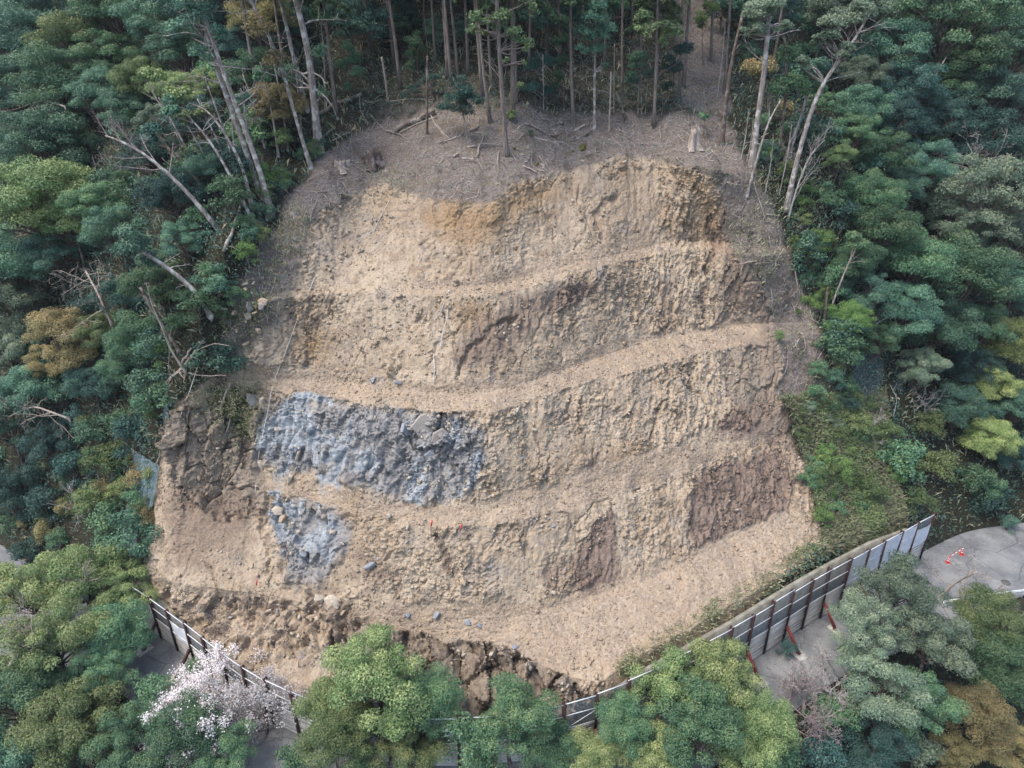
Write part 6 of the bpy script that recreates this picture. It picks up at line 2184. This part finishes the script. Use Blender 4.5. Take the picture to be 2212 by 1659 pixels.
# cone side
bare_tree('dead_snag', 'tall broken-topped pale snag beside the tall sawn stump', vertical_path(z3_((270, 930), (290, 700), (330, 400), (400, 100))), .24, .12, 'bark_brown', 31, 1, 2, .8, .15, .2, .5, cat='dead tree')
trunk_tree('broadleaf_tree', 'big mottled pale trunk with a grey-green crown at the top edge', z3_((465, 1060), (495, 780), (530, 560), (555, 330), (570, 130)), .34, .2, 'bark_pale',
           [(1625, 25, 34), (1670, 20, 34), (1650, 60, 22), (1690, 60, 22), (1610, 70, 16)], 'grey', 32, 4, 6500, ext=.2)
trunk_tree('broadleaf_tree', 'slender white leaning stem in front of the big mottled trunk', z3_((430, 1255), (480, 1080), (530, 900), (580, 760), (645, 650)), .16, .08, 'bark_pale', [], 'mid', 33, 2)
trunk_tree('broadleaf_tree', 'forked mottled trunk leaning out at the wood edge', z3_((690, 1330), (740, 1050), (830, 760), (900, 540), (1000, 430), (1110, 280), (1200, 120)), .30, .1, 'bark_pale',
           [(1800, 60, 40), (1850, 30, 40), (1825, 110, 24), (1770, 85, 20), (1740, 130, 18)], 'grey', 34, 6, 7500, ext=.2)
trunk_tree('broadleaf_tree', 'white-barked straight stem between big mottled and forked trunks', z3_((660, 1065), (700, 940), (760, 800), (810, 650)), .15, .09, 'bark_pale', [(1755, 190, 30)], 'mid', 35, 3, 2200)
trunk_tree('broadleaf_tree', 'second white-barked stem close to the forked trunk', z3_((705, 1010), (740, 880), (790, 720), (820, 560)), .16, .09, 'bark_pale', [(1760, 150, 32)], 'teal', 36, 3, 2400)
trunk_tree('broadleaf_tree', 'dark straight trunk behind the white-barked stems', z3_((620, 1060), (660, 800), (690, 500), (670, 230)), .2, .12, 'bark_brown', [(1700, 190, 40), (1690, 120, 36)], 'mid', 37, 4, 4500)
trunk_tree('broadleaf_tree', 'thin reddish trunk behind the big mottled trunk', z3_((550, 830), (570, 620), (610, 350), (640, 180)), .15, .09, 'bark_brown', [(1640, 150, 36), (1690, 240, 26)], 'brown', 38, 4, 4200)
bare_tree('bare_tree', 'fan of pale thin bare stems at the wood edge by the vivid sapling', vertical_path(z3_((700, 1390), (760, 1180), (830, 1000), (930, 900))), .09, .03, 'twig', 39, 3, 9, .7, .5, .25, .15)
bare_tree('bare_tree', 'grey twiggy leafless tree with a broom of fine twigs, cone side', np.array([hit(2110, 500, 1.0)[0], hit(2090, 440, 5.0)[0], hit(2070, 400, 7.5)[0]]), .14, .05, 'twig', 40, 3, 14, 1.0, .6, .15, .3, minr=.011)
bare_tree('bare_tree', 'second grey twiggy tree right above the broom-shaped one', np.array([hit(2130, 420, 2.0)[0], hit(2110, 350, 6.5)[0], hit(2090, 310, 8.0)[0]]), .12, .04, 'twig', 41, 3, 11, 1.0, .6, .1, .3, minr=.011)
trunk_tree('broadleaf_tree', 'pale bent stem at the wood edge beside the split brown post', z6((960, 380), (990, 280), (1040, 150), (1100, 10)), .13, .08, 'bark_pale', [(1850, 520, 30)], 'mid', 42, 3, 2000)
bare_tree('dead_snag', 'split brown dead post at the wood edge over the litter strip', vertical_path(z6((930, 415), (940, 300), (950, 200))), .14, .1, 'bark_brown', 43, 1, 1, .8, .1, .2, .6, cat='dead tree')
bare_tree('bare_tree', 'arching grey limb above the dark weathered net', np.array([hit(*Z(6, 1150, 560), .3)[0], hit(*Z(6, 1200, 470), 2.2)[0], hit(*Z(6, 1320, 400), 3.6)[0]]), .12, .05, 'bark_pale', 44, 2, 6, .8, .5, .2, .5)
bare_tree('bare_tree', 'slanting grey limb deep in the cone-side wood', np.array([hit(1968, 215, 4.0)[0], hit(2005, 190, 6.5)[0], hit(2040, 130, 8.5)[0]]), .12, .06, 'bark_pale', 45, 1, 3, .7, .3, .2, .5)
bare_tree('bare_tree', 'dry twiggy tangle on the vine-covered slope under the forked stem', np.array([hit(1990, 905, .2)[0], hit(2000, 880, 1.5)[0], hit(1985, 860, 2.4)[0]]), .06, .03, 'twig', 46, 3, 11, 1.1, .7, .05, .1)
bare_tree('bare_tree', 'brown dry twiggy shrub on the lower vine-covered slope', np.array([hit(1880, 945, .1)[0], hit(1885, 920, 1.3)[0], hit(1900, 900, 2.0)[0]]), .05, .02, 'twig', 47, 3, 10, 1.1, .7, .05, .1)
for i, (x0, y0, x1, y1) in enumerate(((390, 1030, 440, 720), (430, 1040, 470, 780), (640, 1240, 720, 800), (240, 620, 290, 120), (550, 1230, 600, 900))):
    bare_tree('bare_sapling', ('thin bare stem by the tall broken snag', 'second thin bare stem by the tall broken snag', 'thin bare stem between the white leaning stem and forked trunk',
              'thin white stem beside the brown forest path', 'thin straight stem before the white leaning stem')[i], vertical_path(z3_((x0, y0), ((x0 + x1) / 2 + 8, (y0 + y1) / 2), (x1, y1))), .05, .02, 'twig', 50 + i, 2, 5, .8, .2, .3, .4)

# near side of the road
def road_tree(pts, H, z0=-2.0):
    """trunk path from pixel pts at given heights above the road"""
    return np.array([P(ox, oy, h) for (ox, oy), h in zip(pts, H)])


def bare_near(label, base, top, hb, ht, seed, mat='twig', **kw):
    b = np.array(P(*base, hb)); t = np.array(P(*top, ht))
    return bare_tree(kw.pop('name', 'bare_tree'), label, np.array([b, (b * .55 + t * .45) + [0, .3, 0], t]), kw.pop('r0', .14), kw.pop('r1', .05), mat, seed, **kw)


bare_near('blossoming cherry tree with pale pink flowers in front of the braced fence', (480, 1585), (450, 1492), -1.2, 4.2, 61, 'bark_brown', name='cherry_tree', levels=3, nb=15, spread=1.35, ln=.98, up=.0, start=.25, blossom=19000, r0=.2, r1=.08, bsize=.115)
bare_near('second blossoming cherry reaching towards the big domed tree', (575, 1620), (572, 1510), -1.6, 3.4, 62, 'bark_brown', name='cherry_tree', levels=3, nb=13, spread=1.35, ln=.95, up=.0, start=.25, bsize=.115, blossom=10000, r0=.17, r1=.07)
bare_near('sparse pink blossom branches at the bottom edge among the green trees', (400, 1680), (390, 1600), -3, 2.4, 63, 'bark_brown', name='cherry_tree', levels=3, nb=9, spread=1.2, ln=.95, up=.05, start=.3, bsize=.115, blossom=5200, r0=.13, r1=.06)
bare_near('white bare limbs rising through the yellow-green roadside tree at the picture edge', (20, 1440), (70, 1330), 1.0, 6.6, 64, 'bark_dead', levels=3, nb=11, spread=1.0, ln=.6, up=.2, minr=.013)
bare_near('white bare limbs fanning sideways low on the yellowish roadside trees', (110, 1420), (30, 1370), 3.0, 6.4, 65, 'bark_dead', levels=3, nb=10, spread=1.0, ln=.6, up=.1, minr=.013)
bare_near('small bare white limbs on top of the tree below the net', (185, 1290), (180, 1225), 4.0, 7.2, 66, 'bark_dead', levels=3, nb=8, spread=1.0, ln=.55, up=.3, minr=.011)
bare_near('bare grey twig shrub between the light green and large-leaved trees, upper one', (1735, 1560), (1745, 1450), -1.0, 3.2, 67, 'twig', levels=3, nb=15, spread=1.2, ln=.7, up=.2, minr=.016)
bare_near('bare grey twig shrub between the light green and large-leaved trees, lower one', (1750, 1640), (1760, 1550), -2.0, 2.2, 68, 'twig_pink', levels=3, nb=15, spread=1.2, ln=.75, up=.15, minr=.016)
bare_near('bare pinkish shrub leaning towards the light green tree below the red braces', (1710, 1560), (1715, 1475), -.6, 2.8, 77, 'twig_pink', levels=3, nb=14, spread=1.2, ln=.75, up=.2, minr=.015)
bare_near('bare grey shrub leaning towards the large-leaved trees below the red braces', (1800, 1560), (1795, 1490), -.6, 2.6, 78, 'twig', levels=3, nb=14, spread=1.2, ln=.75, up=.2, minr=.015)
bare_near('small bare shrub close to the concrete pads of the red braces', (1790, 1480), (1775, 1410), -.2, 2.6, 69, 'twig', levels=3, nb=11, spread=1.1, ln=.65, up=.2)
bare_near('white leafless tree reaching over the road towards the guard rail', (2030, 1290), (2110, 1235), 0.0, 4.2, 70, 'bark_dead', levels=3, nb=11, spread=1.0, ln=.65, up=.05, start=.3, minr=.013, r0=.12)
bare_near('pale bare shrub at the picture edge below the guard rail', (2190, 1370), (2170, 1290), 0, 2.6, 71, 'bark_dead', levels=3, nb=10, spread=1.1, ln=.65, up=.1, minr=.011)
bare_near('grey-pink bare thicket at the bottom edge beside the big domed tree', (750, 1690), (760, 1600), -3.0, .8, 72, 'twig_pink', levels=3, nb=16, spread=1.2, ln=.85, up=.1, minr=.010)
bare_near('bare grey twigs inside the big domed yellow-green tree', (850, 1560), (840, 1460), 2.0, 6.0, 73, 'twig', levels=3, nb=9, spread=.9, ln=.5, up=.3)
bare_near('bare sapling on the gravel behind the fence above the cherry', (640, 1470), (645, 1425), 1.0, 3.4, 74, 'twig', levels=3, nb=9, spread=1.0, ln=.6, up=.2, r0=.06, r1=.02)
bare_near('thin bare sapling on the gravel beside the shadowed ledge', (535, 1350), (535, 1270), 2.6, 5.6, 75, 'twig', levels=2, nb=7, spread=.8, ln=.35, up=.3, r0=.05, r1=.015)
bare_near('tiny bare sapling behind the braced fence', (555, 1450), (560, 1410), 1.3, 3.0, 76, 'twig', levels=2, nb=8, spread=.9, ln=.5, up=.3, r0=.05, r1=.015)

# ------------------------------------------------------------------ plantation conifers and other stems above the cut
CD = [
    ((2160, 720), (2080, 50), 1, 1.0, 'plantation conifer beside the long fallen log'),
    ((390, 560), (310, 0), 2, 1.0, 'pale straight conifer stem behind the short pale snag'),
    ((350, 395), (290, 0), 2, .9, 'darker conifer stem just behind the pale straight one'),
    ((610, 390), (585, 0), 2, .8, 'lone slim conifer stem above the drooping bush'),
    ((695, 500), (660, 0), 2, 1.0, 'first stem of the close conifer trio'),
    ((718, 530), (685, 0), 2, .9, 'middle stem of the close conifer trio'),
    ((762, 510), (715, 0), 2, .85, 'last stem of the close conifer trio'),
    ((822, 465), (797, 0), 2, .9, 'single conifer stem between the trio and the ringed cedar'),
    ((915, 610), (875, 100), 2, .9, 'greyish conifer stem half hidden by the drooping bush'),
    ((968, 795), (900, 0), 2, .9, 'slender conifer stem uphill of the ringed cedar'),
    ((978, 600), (958, 0), 2, .85, 'back conifer stem between slender stem and ringed cedar'),
    ((1112, 770), (1105, 0), 2, 1.1, 'dark thick conifer stem just behind the ringed cedar'),
    ((1132, 660), (1122, 0), 2, .8, 'thin conifer stem touching the dark thick one'),
    ((1500, 800), (1488, 0), 2, .95, 'dark red-brown conifer stem standing by the wood pile'),
    ((1815, 625), (1825, 120), 2, .7, 'shaded conifer stem behind the moss-grown leaning stem'),
    ((2020, 815), (2055, 0), 2, 1.0, 'pale conifer stem with green tufts on both sides'),
    ((2180, 620), (2200, 100), 2, .8, 'shaded conifer stem beside the brown forest path'),
    ((20, 560), (50, 0), 3, 1.0, 'conifer stem at the edge of the brown forest path'),
    ((285, 600), (320, 60), 3, .9, 'dark conifer stem right behind the tall broken snag'),
    ((200, 400), (215, 100), 3, .9, 'conifer stem deep in shade beyond the forest path'),
    ((540, 230), (540, 30), 2, .7, 'faint conifer stem deep in the plantation above the drooping bush'),
    ((1060, 330), (1060, 120), 2, .8, 'deep shaded stem seen between the pair near the ringed cedar'),
    ((1215, 430), (1212, 0), 2, .8, 'deep shaded stem right of the ringed cedar'),
    ((1330, 350), (1328, 0), 2, .8, 'deep shaded stem above the stone heap'),
    ((1410, 420), (1405, 0), 2, .8, 'deep shaded stem next to the dark red-brown one'),
    ((1700, 430), (1705, 0), 2, .8, 'deep shaded stem behind the blue-leaved tree'),
    ((1930, 420), (1940, 0), 2, .8, 'deep shaded stem behind the pale tufted conifer'),
    ((120, 200), (110, 0), 2, .8, 'deep shaded stem at the net-side end of the plantation'),
    ((205, 230), (200, 0), 2, .8, 'second deep shaded stem at the net-side end of the plantation'),
    ((450, 180), (447, 0), 2, .8, 'distant stem above the dark young conifer'),
]
for i, (a, b_, reg, rr_, lab) in enumerate(CD):
    pa, pb = Z(reg, *a), Z(reg, *b_)
    top = pa[0] + (pb[0] - pa[0]) * (pa[1] / max(pa[1] - pb[1], 1))
    cedar(pa[0], pa[1], top, lab, r=rr_, k=i, H=20 + (i % 3))
# conifers with foliage hanging into view
trunk_tree('cedar_tree', 'ringed cedar with a pale band near its foot and fresh green crown', z2((1068, 985), (1055, 780), (1035, 500), (1020, 250), (1008, 0)), .26, .16, 'bark_cedar',
           [Z(2, 1020, 130) + (34,), Z(2, 900, 120) + (26,), Z(2, 860, 200) + (18,), Z(2, 1120, 230) + (26,), Z(2, 1190, 290) + (22,), Z(2, 1060, 380) + (10,), Z(2, 1180, 400) + (8,), Z(2, 940, 210) + (12,), (1080, -60, 80)],
           'conifer', 81, 4, 9500, .2, ext=.9, group='plantation conifers above the cut')
trunk_tree('cedar_tree', 'pale conifer stem carrying yellow-green foliage on its uphill side', z2((2015, 800), (2030, 560), (2045, 300), (2055, 0)), .2, .13, 'bark_cedar',
           [Z(2, 1940, 90) + (24,), Z(2, 1930, 190) + (20,), Z(2, 2110, 200) + (22,), Z(2, 2080, 270) + (14,), Z(2, 1960, 30) + (26,)], 'conifer', 82, 4, 5200, .2, ext=.5)
trunk_tree('broadleaf_tree', 'pale straight stem with a blue-green drooping crown', z2((1635, 815), (1637, 560), (1640, 300), (1650, 60)), .17, .09, 'bark_pale',
           [Z(2, 1640, 90) + (34,), Z(2, 1590, 210) + (28,), Z(2, 1700, 200) + (28,), Z(2, 1650, 320) + (22,), Z(2, 1560, 320) + (16,), Z(2, 1700, 420) + (10,)], 'teal', 83, 8, 6500, .2)
trunk_tree('broadleaf_tree', 'green-leaved stem left of the dark red-brown conifer', z2((1440, 700), (1435, 500), (1420, 250), (1400, 60)), .1, .05, 'bark_brown',
           [Z(2, 1400, 130) + (28,), Z(2, 1420, 260) + (22,), Z(2, 1430, 400) + (24,), Z(2, 1400, 480) + (18,), Z(2, 1380, 560) + (14,)], 'mid', 84, 3, 5200, .2)
trunk_tree('broadleaf_tree', 'dark young conifer-like tree behind the short pale snag', z2((500, 470), (498, 380), (495, 220)), .08, .03, 'bark_brown',
           [Z(2, 480, 270) + (22,), Z(2, 500, 350) + (26,), Z(2, 470, 410) + (22,), Z(2, 495, 220) + (12,)], 'mid', 85, 1, 4200, .16)
trunk_tree('broadleaf_tree', 'green sapling with airy tiers at the forest edge near the pale snag', z2((70, 640), (50, 480), (20, 330), (0, 260)), .07, .03, 'bark_brown',
           [Z(2, 40, 300) + (22,), Z(2, 70, 380) + (24,), Z(2, 110, 460) + (18,), Z(2, 10, 420) + (20,), Z(2, 60, 560) + (14,)], 'mid', 86, 3, 3800, .17)
trunk_tree('broadleaf_tree', 'dark drooping bush with pale forked stems behind the fallen logs', z2((815, 900), (812, 820), (780, 700), (770, 620)), .09, .04, 'bark_pale',
           [Z(2, 740, 620) + (30,), Z(2, 830, 590) + (28,), Z(2, 700, 690) + (24,), Z(2, 800, 700) + (26,), Z(2, 880, 640) + (18,), Z(2, 780, 540) + (22,)], 'dark', 87, 6, 6500, .16)
trunk_tree('broadleaf_tree', 'dark low spreading bush beside the fallen mossy log', z2((600, 640), (590, 580), (570, 530)), .07, .03, 'bark_brown',
           [Z(2, 560, 530) + (20,), Z(2, 470, 570) + (18,), Z(2, 620, 510) + (18,), Z(2, 420, 610) + (12,)], 'dark', 88, 5, 3200, .15)
trunk_tree('broadleaf_tree', 'small yellow-green sapling hugging the ringed cedar', z2((1100, 800), (1105, 740), (1110, 690)), .04, .02, 'bark_brown', [Z(2, 1105, 740) + (13,), Z(2, 1150, 560) + (12,)], 'yellow', 89, 2, 1400, .14)
trunk_tree('broadleaf_tree', 'dark green understorey tree beyond the stone heap', z2((1310, 690), (1305, 520), (1300, 360)), .06, .03, 'bark_pale', [Z(2, 1280, 420) + (32,), Z(2, 1230, 560) + (26,), Z(2, 1330, 600) + (18,)], 'dark', 90, 3, 4200, .18)
trunk_tree('broadleaf_tree', 'dark leafy understorey tree behind the pale tufted conifer', z2((1940, 720), (1935, 560), (1930, 420)), .05, .03, 'bark_pale', [Z(2, 1920, 400) + (28,), Z(2, 1880, 500) + (22,), Z(2, 1990, 480) + (20,)], 'teal', 91, 4, 4200, .18)
trunk_tree('broadleaf_tree', 'dark leafy understorey tree by the brown forest path', z2((2150, 640), (2145, 520), (2140, 400)), .05, .03, 'bark_brown', [Z(2, 2130, 420) + (26,), Z(2, 2190, 300) + (28,), Z(2, 2110, 560) + (16,)], 'dark', 92, 3, 4200, .18)
trunk_tree('broadleaf_tree', 'bright leafy branch tree hanging over the forest path at the top edge', z3_((150, 420), (140, 250), (150, 90)), .06, .03, 'bark_brown', [Z(3, 140, 110) + (20,), Z(3, 190, 60) + (22,), Z(3, 130, 160) + (12,)], 'bright', 93, 2, 2400, .17)
for i, (pts, r0, lab) in enumerate((
        (z2((310, 650), (290, 500), (268, 365)), .13, 'short pale broken snag standing at the forest edge'),
        (z2((560, 870), (560, 620), (562, 360)), .12, 'thin brown dead stem rising past the thick mossy log'),
        (z2((1730, 832), (1738, 640), (1742, 460)), .10, 'slim pale broken stem beside the blue-green drooping crown'),
        (z2((1760, 720), (1762, 500), (1765, 280)), .05, 'very thin white stem behind the slim pale broken one'),
        (z2((1840, 780), (1810, 700), (1780, 600)), .16, 'moss-grown leaning stem beyond the slim pale broken one'),
        (z2((130, 690), (125, 640), (128, 600)), .05, 'thin white stake-like stem at the litter edge'),
        (z2((560, 280), (550, 200), (545, 120)), .05, 'thin white stem in the dark above the young conifer'),
        (z2((1308, 700), (1308, 520), (1305, 350)), .05, 'thin white stem in front of the dark understorey'),
        (z2((1915, 730), (1918, 640), (1925, 520)), .04, 'thin pale stem left of the pale tufted conifer'),
        (z2((1965, 720), (1970, 600), (1985, 480)), .04, 'second thin pale stem left of the pale tufted conifer'))):
    bare_tree('dead_snag', lab, vertical_path(pts), r0, r0 * .7, 'bark_brown' if 'brown' in lab or 'moss' in lab else 'bark_dead', 120 + i, 1, 2, .9, .14, .1, .5, cat='dead tree')
b, _ = hit(*Z(3, 155, 880))
trunk_tree('sapling', 'small palm-like sapling beside the tall sawn stump', z3_((150, 890), (155, 820), (158, 760)), .04, .03, 'bark_brown', [Z(3, 158, 750) + (9,), Z(3, 140, 740) + (7,)], 'mid', 95, 0, 900, .2)
trunk_tree('sapling', 'tiny evergreen sapling by the crossing fallen logs', z2((1225, 905), (1225, 880), (1225, 850)), .03, .02, 'bark_brown', [Z(2, 1225, 870) + (7,), Z(2, 1222, 845) + (5,)], 'mid', 96, 0, 700, .14)

# the forest farther up the hill: crowns closing the view and shading the floor
rgf = np.random.default_rng(909)
n_ = 0
for row, (dy_, h) in enumerate(((16, 0), (23, 0), (31, 0), (40, 0), (52, 0))):
    for q in range(15):
        x = -52 + q * 7.4 + rgf.uniform(-2.4, 2.4)
        j = int(np.searchsorted(X, x))
        y = LYA[14, j] + dy_ + rgf.uniform(-2, 2)
        if -14 < x < 26 and row == 0: continue
        if 17 < x < 23: continue
        z = ground_z(x, y)
        n_ += 1
        o = cedar(0, 0, None, 'plantation conifer standing deep in the dark forest above the cut', r=rgf.uniform(.8, 1.1), H=rgf.uniform(19, 24), k=n_, base=(x, y, z),
                  leafm='dark' if rgf.random() < .6 else 'conifer', xs=1.25, group='deep forest conifers')
for q in range(95):
    x = rgf.uniform(-34, 36); j = int(np.searchsorted(X, x))
    y = LYA[14, j] + rgf.uniform(15 if x > 4 else 20, 46)
    if 17 < x < 23.5: continue
    Rr = rgf.uniform(1.1, 2.7)
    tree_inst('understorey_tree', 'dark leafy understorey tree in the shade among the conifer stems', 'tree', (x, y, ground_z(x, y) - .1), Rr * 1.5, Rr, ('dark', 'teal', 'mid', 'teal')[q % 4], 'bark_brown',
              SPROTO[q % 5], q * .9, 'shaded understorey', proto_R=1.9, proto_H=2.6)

for q in range(80):
    x = rgf.uniform(-20, 32); j = int(np.searchsorted(X, x))
    y = LYA[14, j] + rgf.uniform(14 if x > 2 else 19, 44)
    if 17 < x < 23.5: continue
    Rr = rgf.uniform(1.2, 2.4)
    tree_inst('understorey_tree', 'slim leafy tree standing among the shaded conifer stems', 'tree', (x, y, ground_z(x, y) - .1), Rr * rgf.uniform(1.8, 4.0), Rr, ('teal', 'mid', 'dark', 'conifer')[q % 4], 'bark_brown',
              SPROTO[q % 5], q * 1.1, 'slim trees among the conifers', hs=Rr * 1.5, proto_R=1.9, proto_H=2.6)
for q, (bx, by, tx, ty) in enumerate(((1560, 1240, 1340, 560), (1480, 1120, 1300, 700), (1500, 1180, 1490, 760), (1790, 1000, 1690, 480), (1850, 960, 1740, 300), (1620, 1120, 1560, 640), (1940, 900, 1880, 330),
                                      (1430, 1240, 1180, 760), (1300, 1180, 1060, 700), (2090, 700, 2060, 100), (1200, 1000, 1010, 640))):
    trunk_tree('broadleaf_tree', 'slender pale leaning stem among the taller trunks of the net-side wood', z1((bx, by), ((bx + tx) / 2 + 12, (by + ty) / 2), (tx, ty)), .11, .05, 'bark_pale',
               [(Z(1, tx, ty)[0], Z(1, tx, ty)[1], 22)] if q % 2 else [], ('mid', 'yellow', 'teal')[q % 3], 700 + q, 5, 1500, ext=.3, group='slender pale stems by the net')

# bushes along the border between litter and wood
bl_ = near_line(G['px'][I_], G['py'][I_], [(470, 800), (510, 640), (555, 490), (610, 385), (680, 325)], 20) * (G['nat'] > .5)
br_ = near_line(G['px'][I_], G['py'][I_], [(1640, 300), (1690, 400), (1725, 520), (1775, 660), (1815, 800), (1830, 870)], 20) * (G['nat'] > .5)
for nm_, ww, cnt, lab in (('net', bl_, 26, 'small leafy bush on the border between leaf litter and wood, net side'), ('cones', br_, 34, 'small leafy bush on the border between leaf litter and wood, cone side')):
    for q, v in enumerate(G['V'][scatter(ww, cnt, rgf)]):
        Rr = rgf.uniform(.45, 1.2)
        tree_inst('shrub', lab, 'bush', (v[0], v[1], v[2] - .1), Rr * .9, Rr, ('mid', 'teal', 'bright', 'dark', 'mid', 'yellow')[q % 6], 'twig', SPROTO[q % 5], q * .9,
                  'border bushes by the ' + nm_, proto_R=1.9, proto_H=2.6)

# low trees filling the shade between the named crowns on both wooded slopes
wF = isn[J_] * ((G['V'][J_, 0] < -21) | (G['V'][J_, 0] > 27)) * (G['V'][J_, 1] < 100) * (np.abs(G['V'][J_, 0]) < 58)
kf = scatter(wF, 150, rgf, J_)
for q, v in enumerate(G['V'][kf]):
    Rr = rgf.uniform(1.3, 2.6)
    side_ = v[0] < 0
    tree_inst('understorey_tree', 'low shaded tree filling the gaps between crowns on the net-side slope' if side_ else 'low shaded tree filling the gaps between crowns on the cone-side slope', 'tree',
              (v[0], v[1], ground_z(v[0], v[1]) - .1), Rr * .9, Rr, ('dark', 'teal', 'mid')[q % 3], 'bark_brown', SPROTO[q % 5], q * .9,
              'shaded understorey by the net' if side_ else 'shaded understorey by the cones', proto_R=1.9, proto_H=2.6)

for q, v in enumerate(G['V'][scatter(gw * (G['s'][I_] > 6.6), 46, rgf)]):
    Rr = rgf.uniform(.5, 1.25)
    tree_inst('shrub', 'low scrubby bush on the vine-covered slope beside the cut', 'bush', (v[0], v[1], v[2] - .1), Rr * .7, Rr, ('sprig', 'mid', 'bright', 'grey', 'sprig')[q % 5], 'twig', SPROTO[q % 5], q * .9,
              'scrub on the vine-covered slope', proto_R=1.9, proto_H=2.6)

# pale air between the camera and the far wood
V = np.array([[x, y, z] for z in (-80, 175.0) for x, y in ((-460, -190), (460, -190), (460, 860), (-460, 860))])
V[4:, 2] = 330.0
km = bpy.data.materials.new('thin_haze'); km.use_nodes = True
for nd in list(km.node_tree.nodes): km.node_tree.nodes.remove(nd)
pv = km.node_tree.nodes.new('ShaderNodeVolumePrincipled'); mo = km.node_tree.nodes.new('ShaderNodeOutputMaterial')
pv.inputs['Color'].default_value = (.80, .90, 1.0, 1); pv.inputs['Density'].default_value = 0.00016
km.node_tree.links.new(pv.outputs[0], mo.inputs['Volume'])
tag(link('haze', mesh_np('haze', V, np.array([[0, 3, 2, 1], [4, 5, 6, 7], [0, 1, 5, 4], [1, 2, 6, 5], [2, 3, 7, 6], [3, 0, 4, 7]]), (km,))), kind='stuff')

ls_ = near_line(G['px'][J_], G['py'][J_], [(20, 1120), (120, 1060), (220, 1030), (280, 1080), (150, 1140)], 70) * (G['s'][J_] > 5.2) * (G['V'][J_, 0] < -22)
for q, v in enumerate(G['V'][scatter(ls_, 46, rgf, J_)]):
    Rr = rgf.uniform(.6, 1.4)
    tree_inst('shrub', 'drab scrubby bush on the shaded slope above the hidden road', 'bush', (v[0], v[1], v[2] - .1), Rr * .7, Rr, ('sprig', 'dark', 'brown', 'mid')[q % 4], 'twig', SPROTO[q % 5], q * .9,
              'scrub above the hidden road', proto_R=1.9, proto_H=2.6)
blades('shade_grass', scatter(isn[J_], 36000, rgf, J_), .3, .9, .014, 'grass', rgf)
# fallen leaves and grit blown along the road
n = 5200
x = rgf.uniform(-32, 58, n)
tt_ = np.clip(rgf.beta(1.2, 3.2, n), 0, 1)
y = yf(x) - .1 - tt_ * np.interp(x, [-40, -30, 26, 38], [7.5, 5.2, 5.2, 7.5])
V, F = leaf_quads(rgf, np.stack([x, y, np.full(n, .03)], 1), np.tile([0, 0, 1.0], (n, 1)), .12, .08, 3.0)
V[:, 2] = np.maximum(V[:, 2], .012)
tag(link('fallen_leaves', mesh_np('fallen_leaves', V, F, (M['log'],))), kind='stuff')
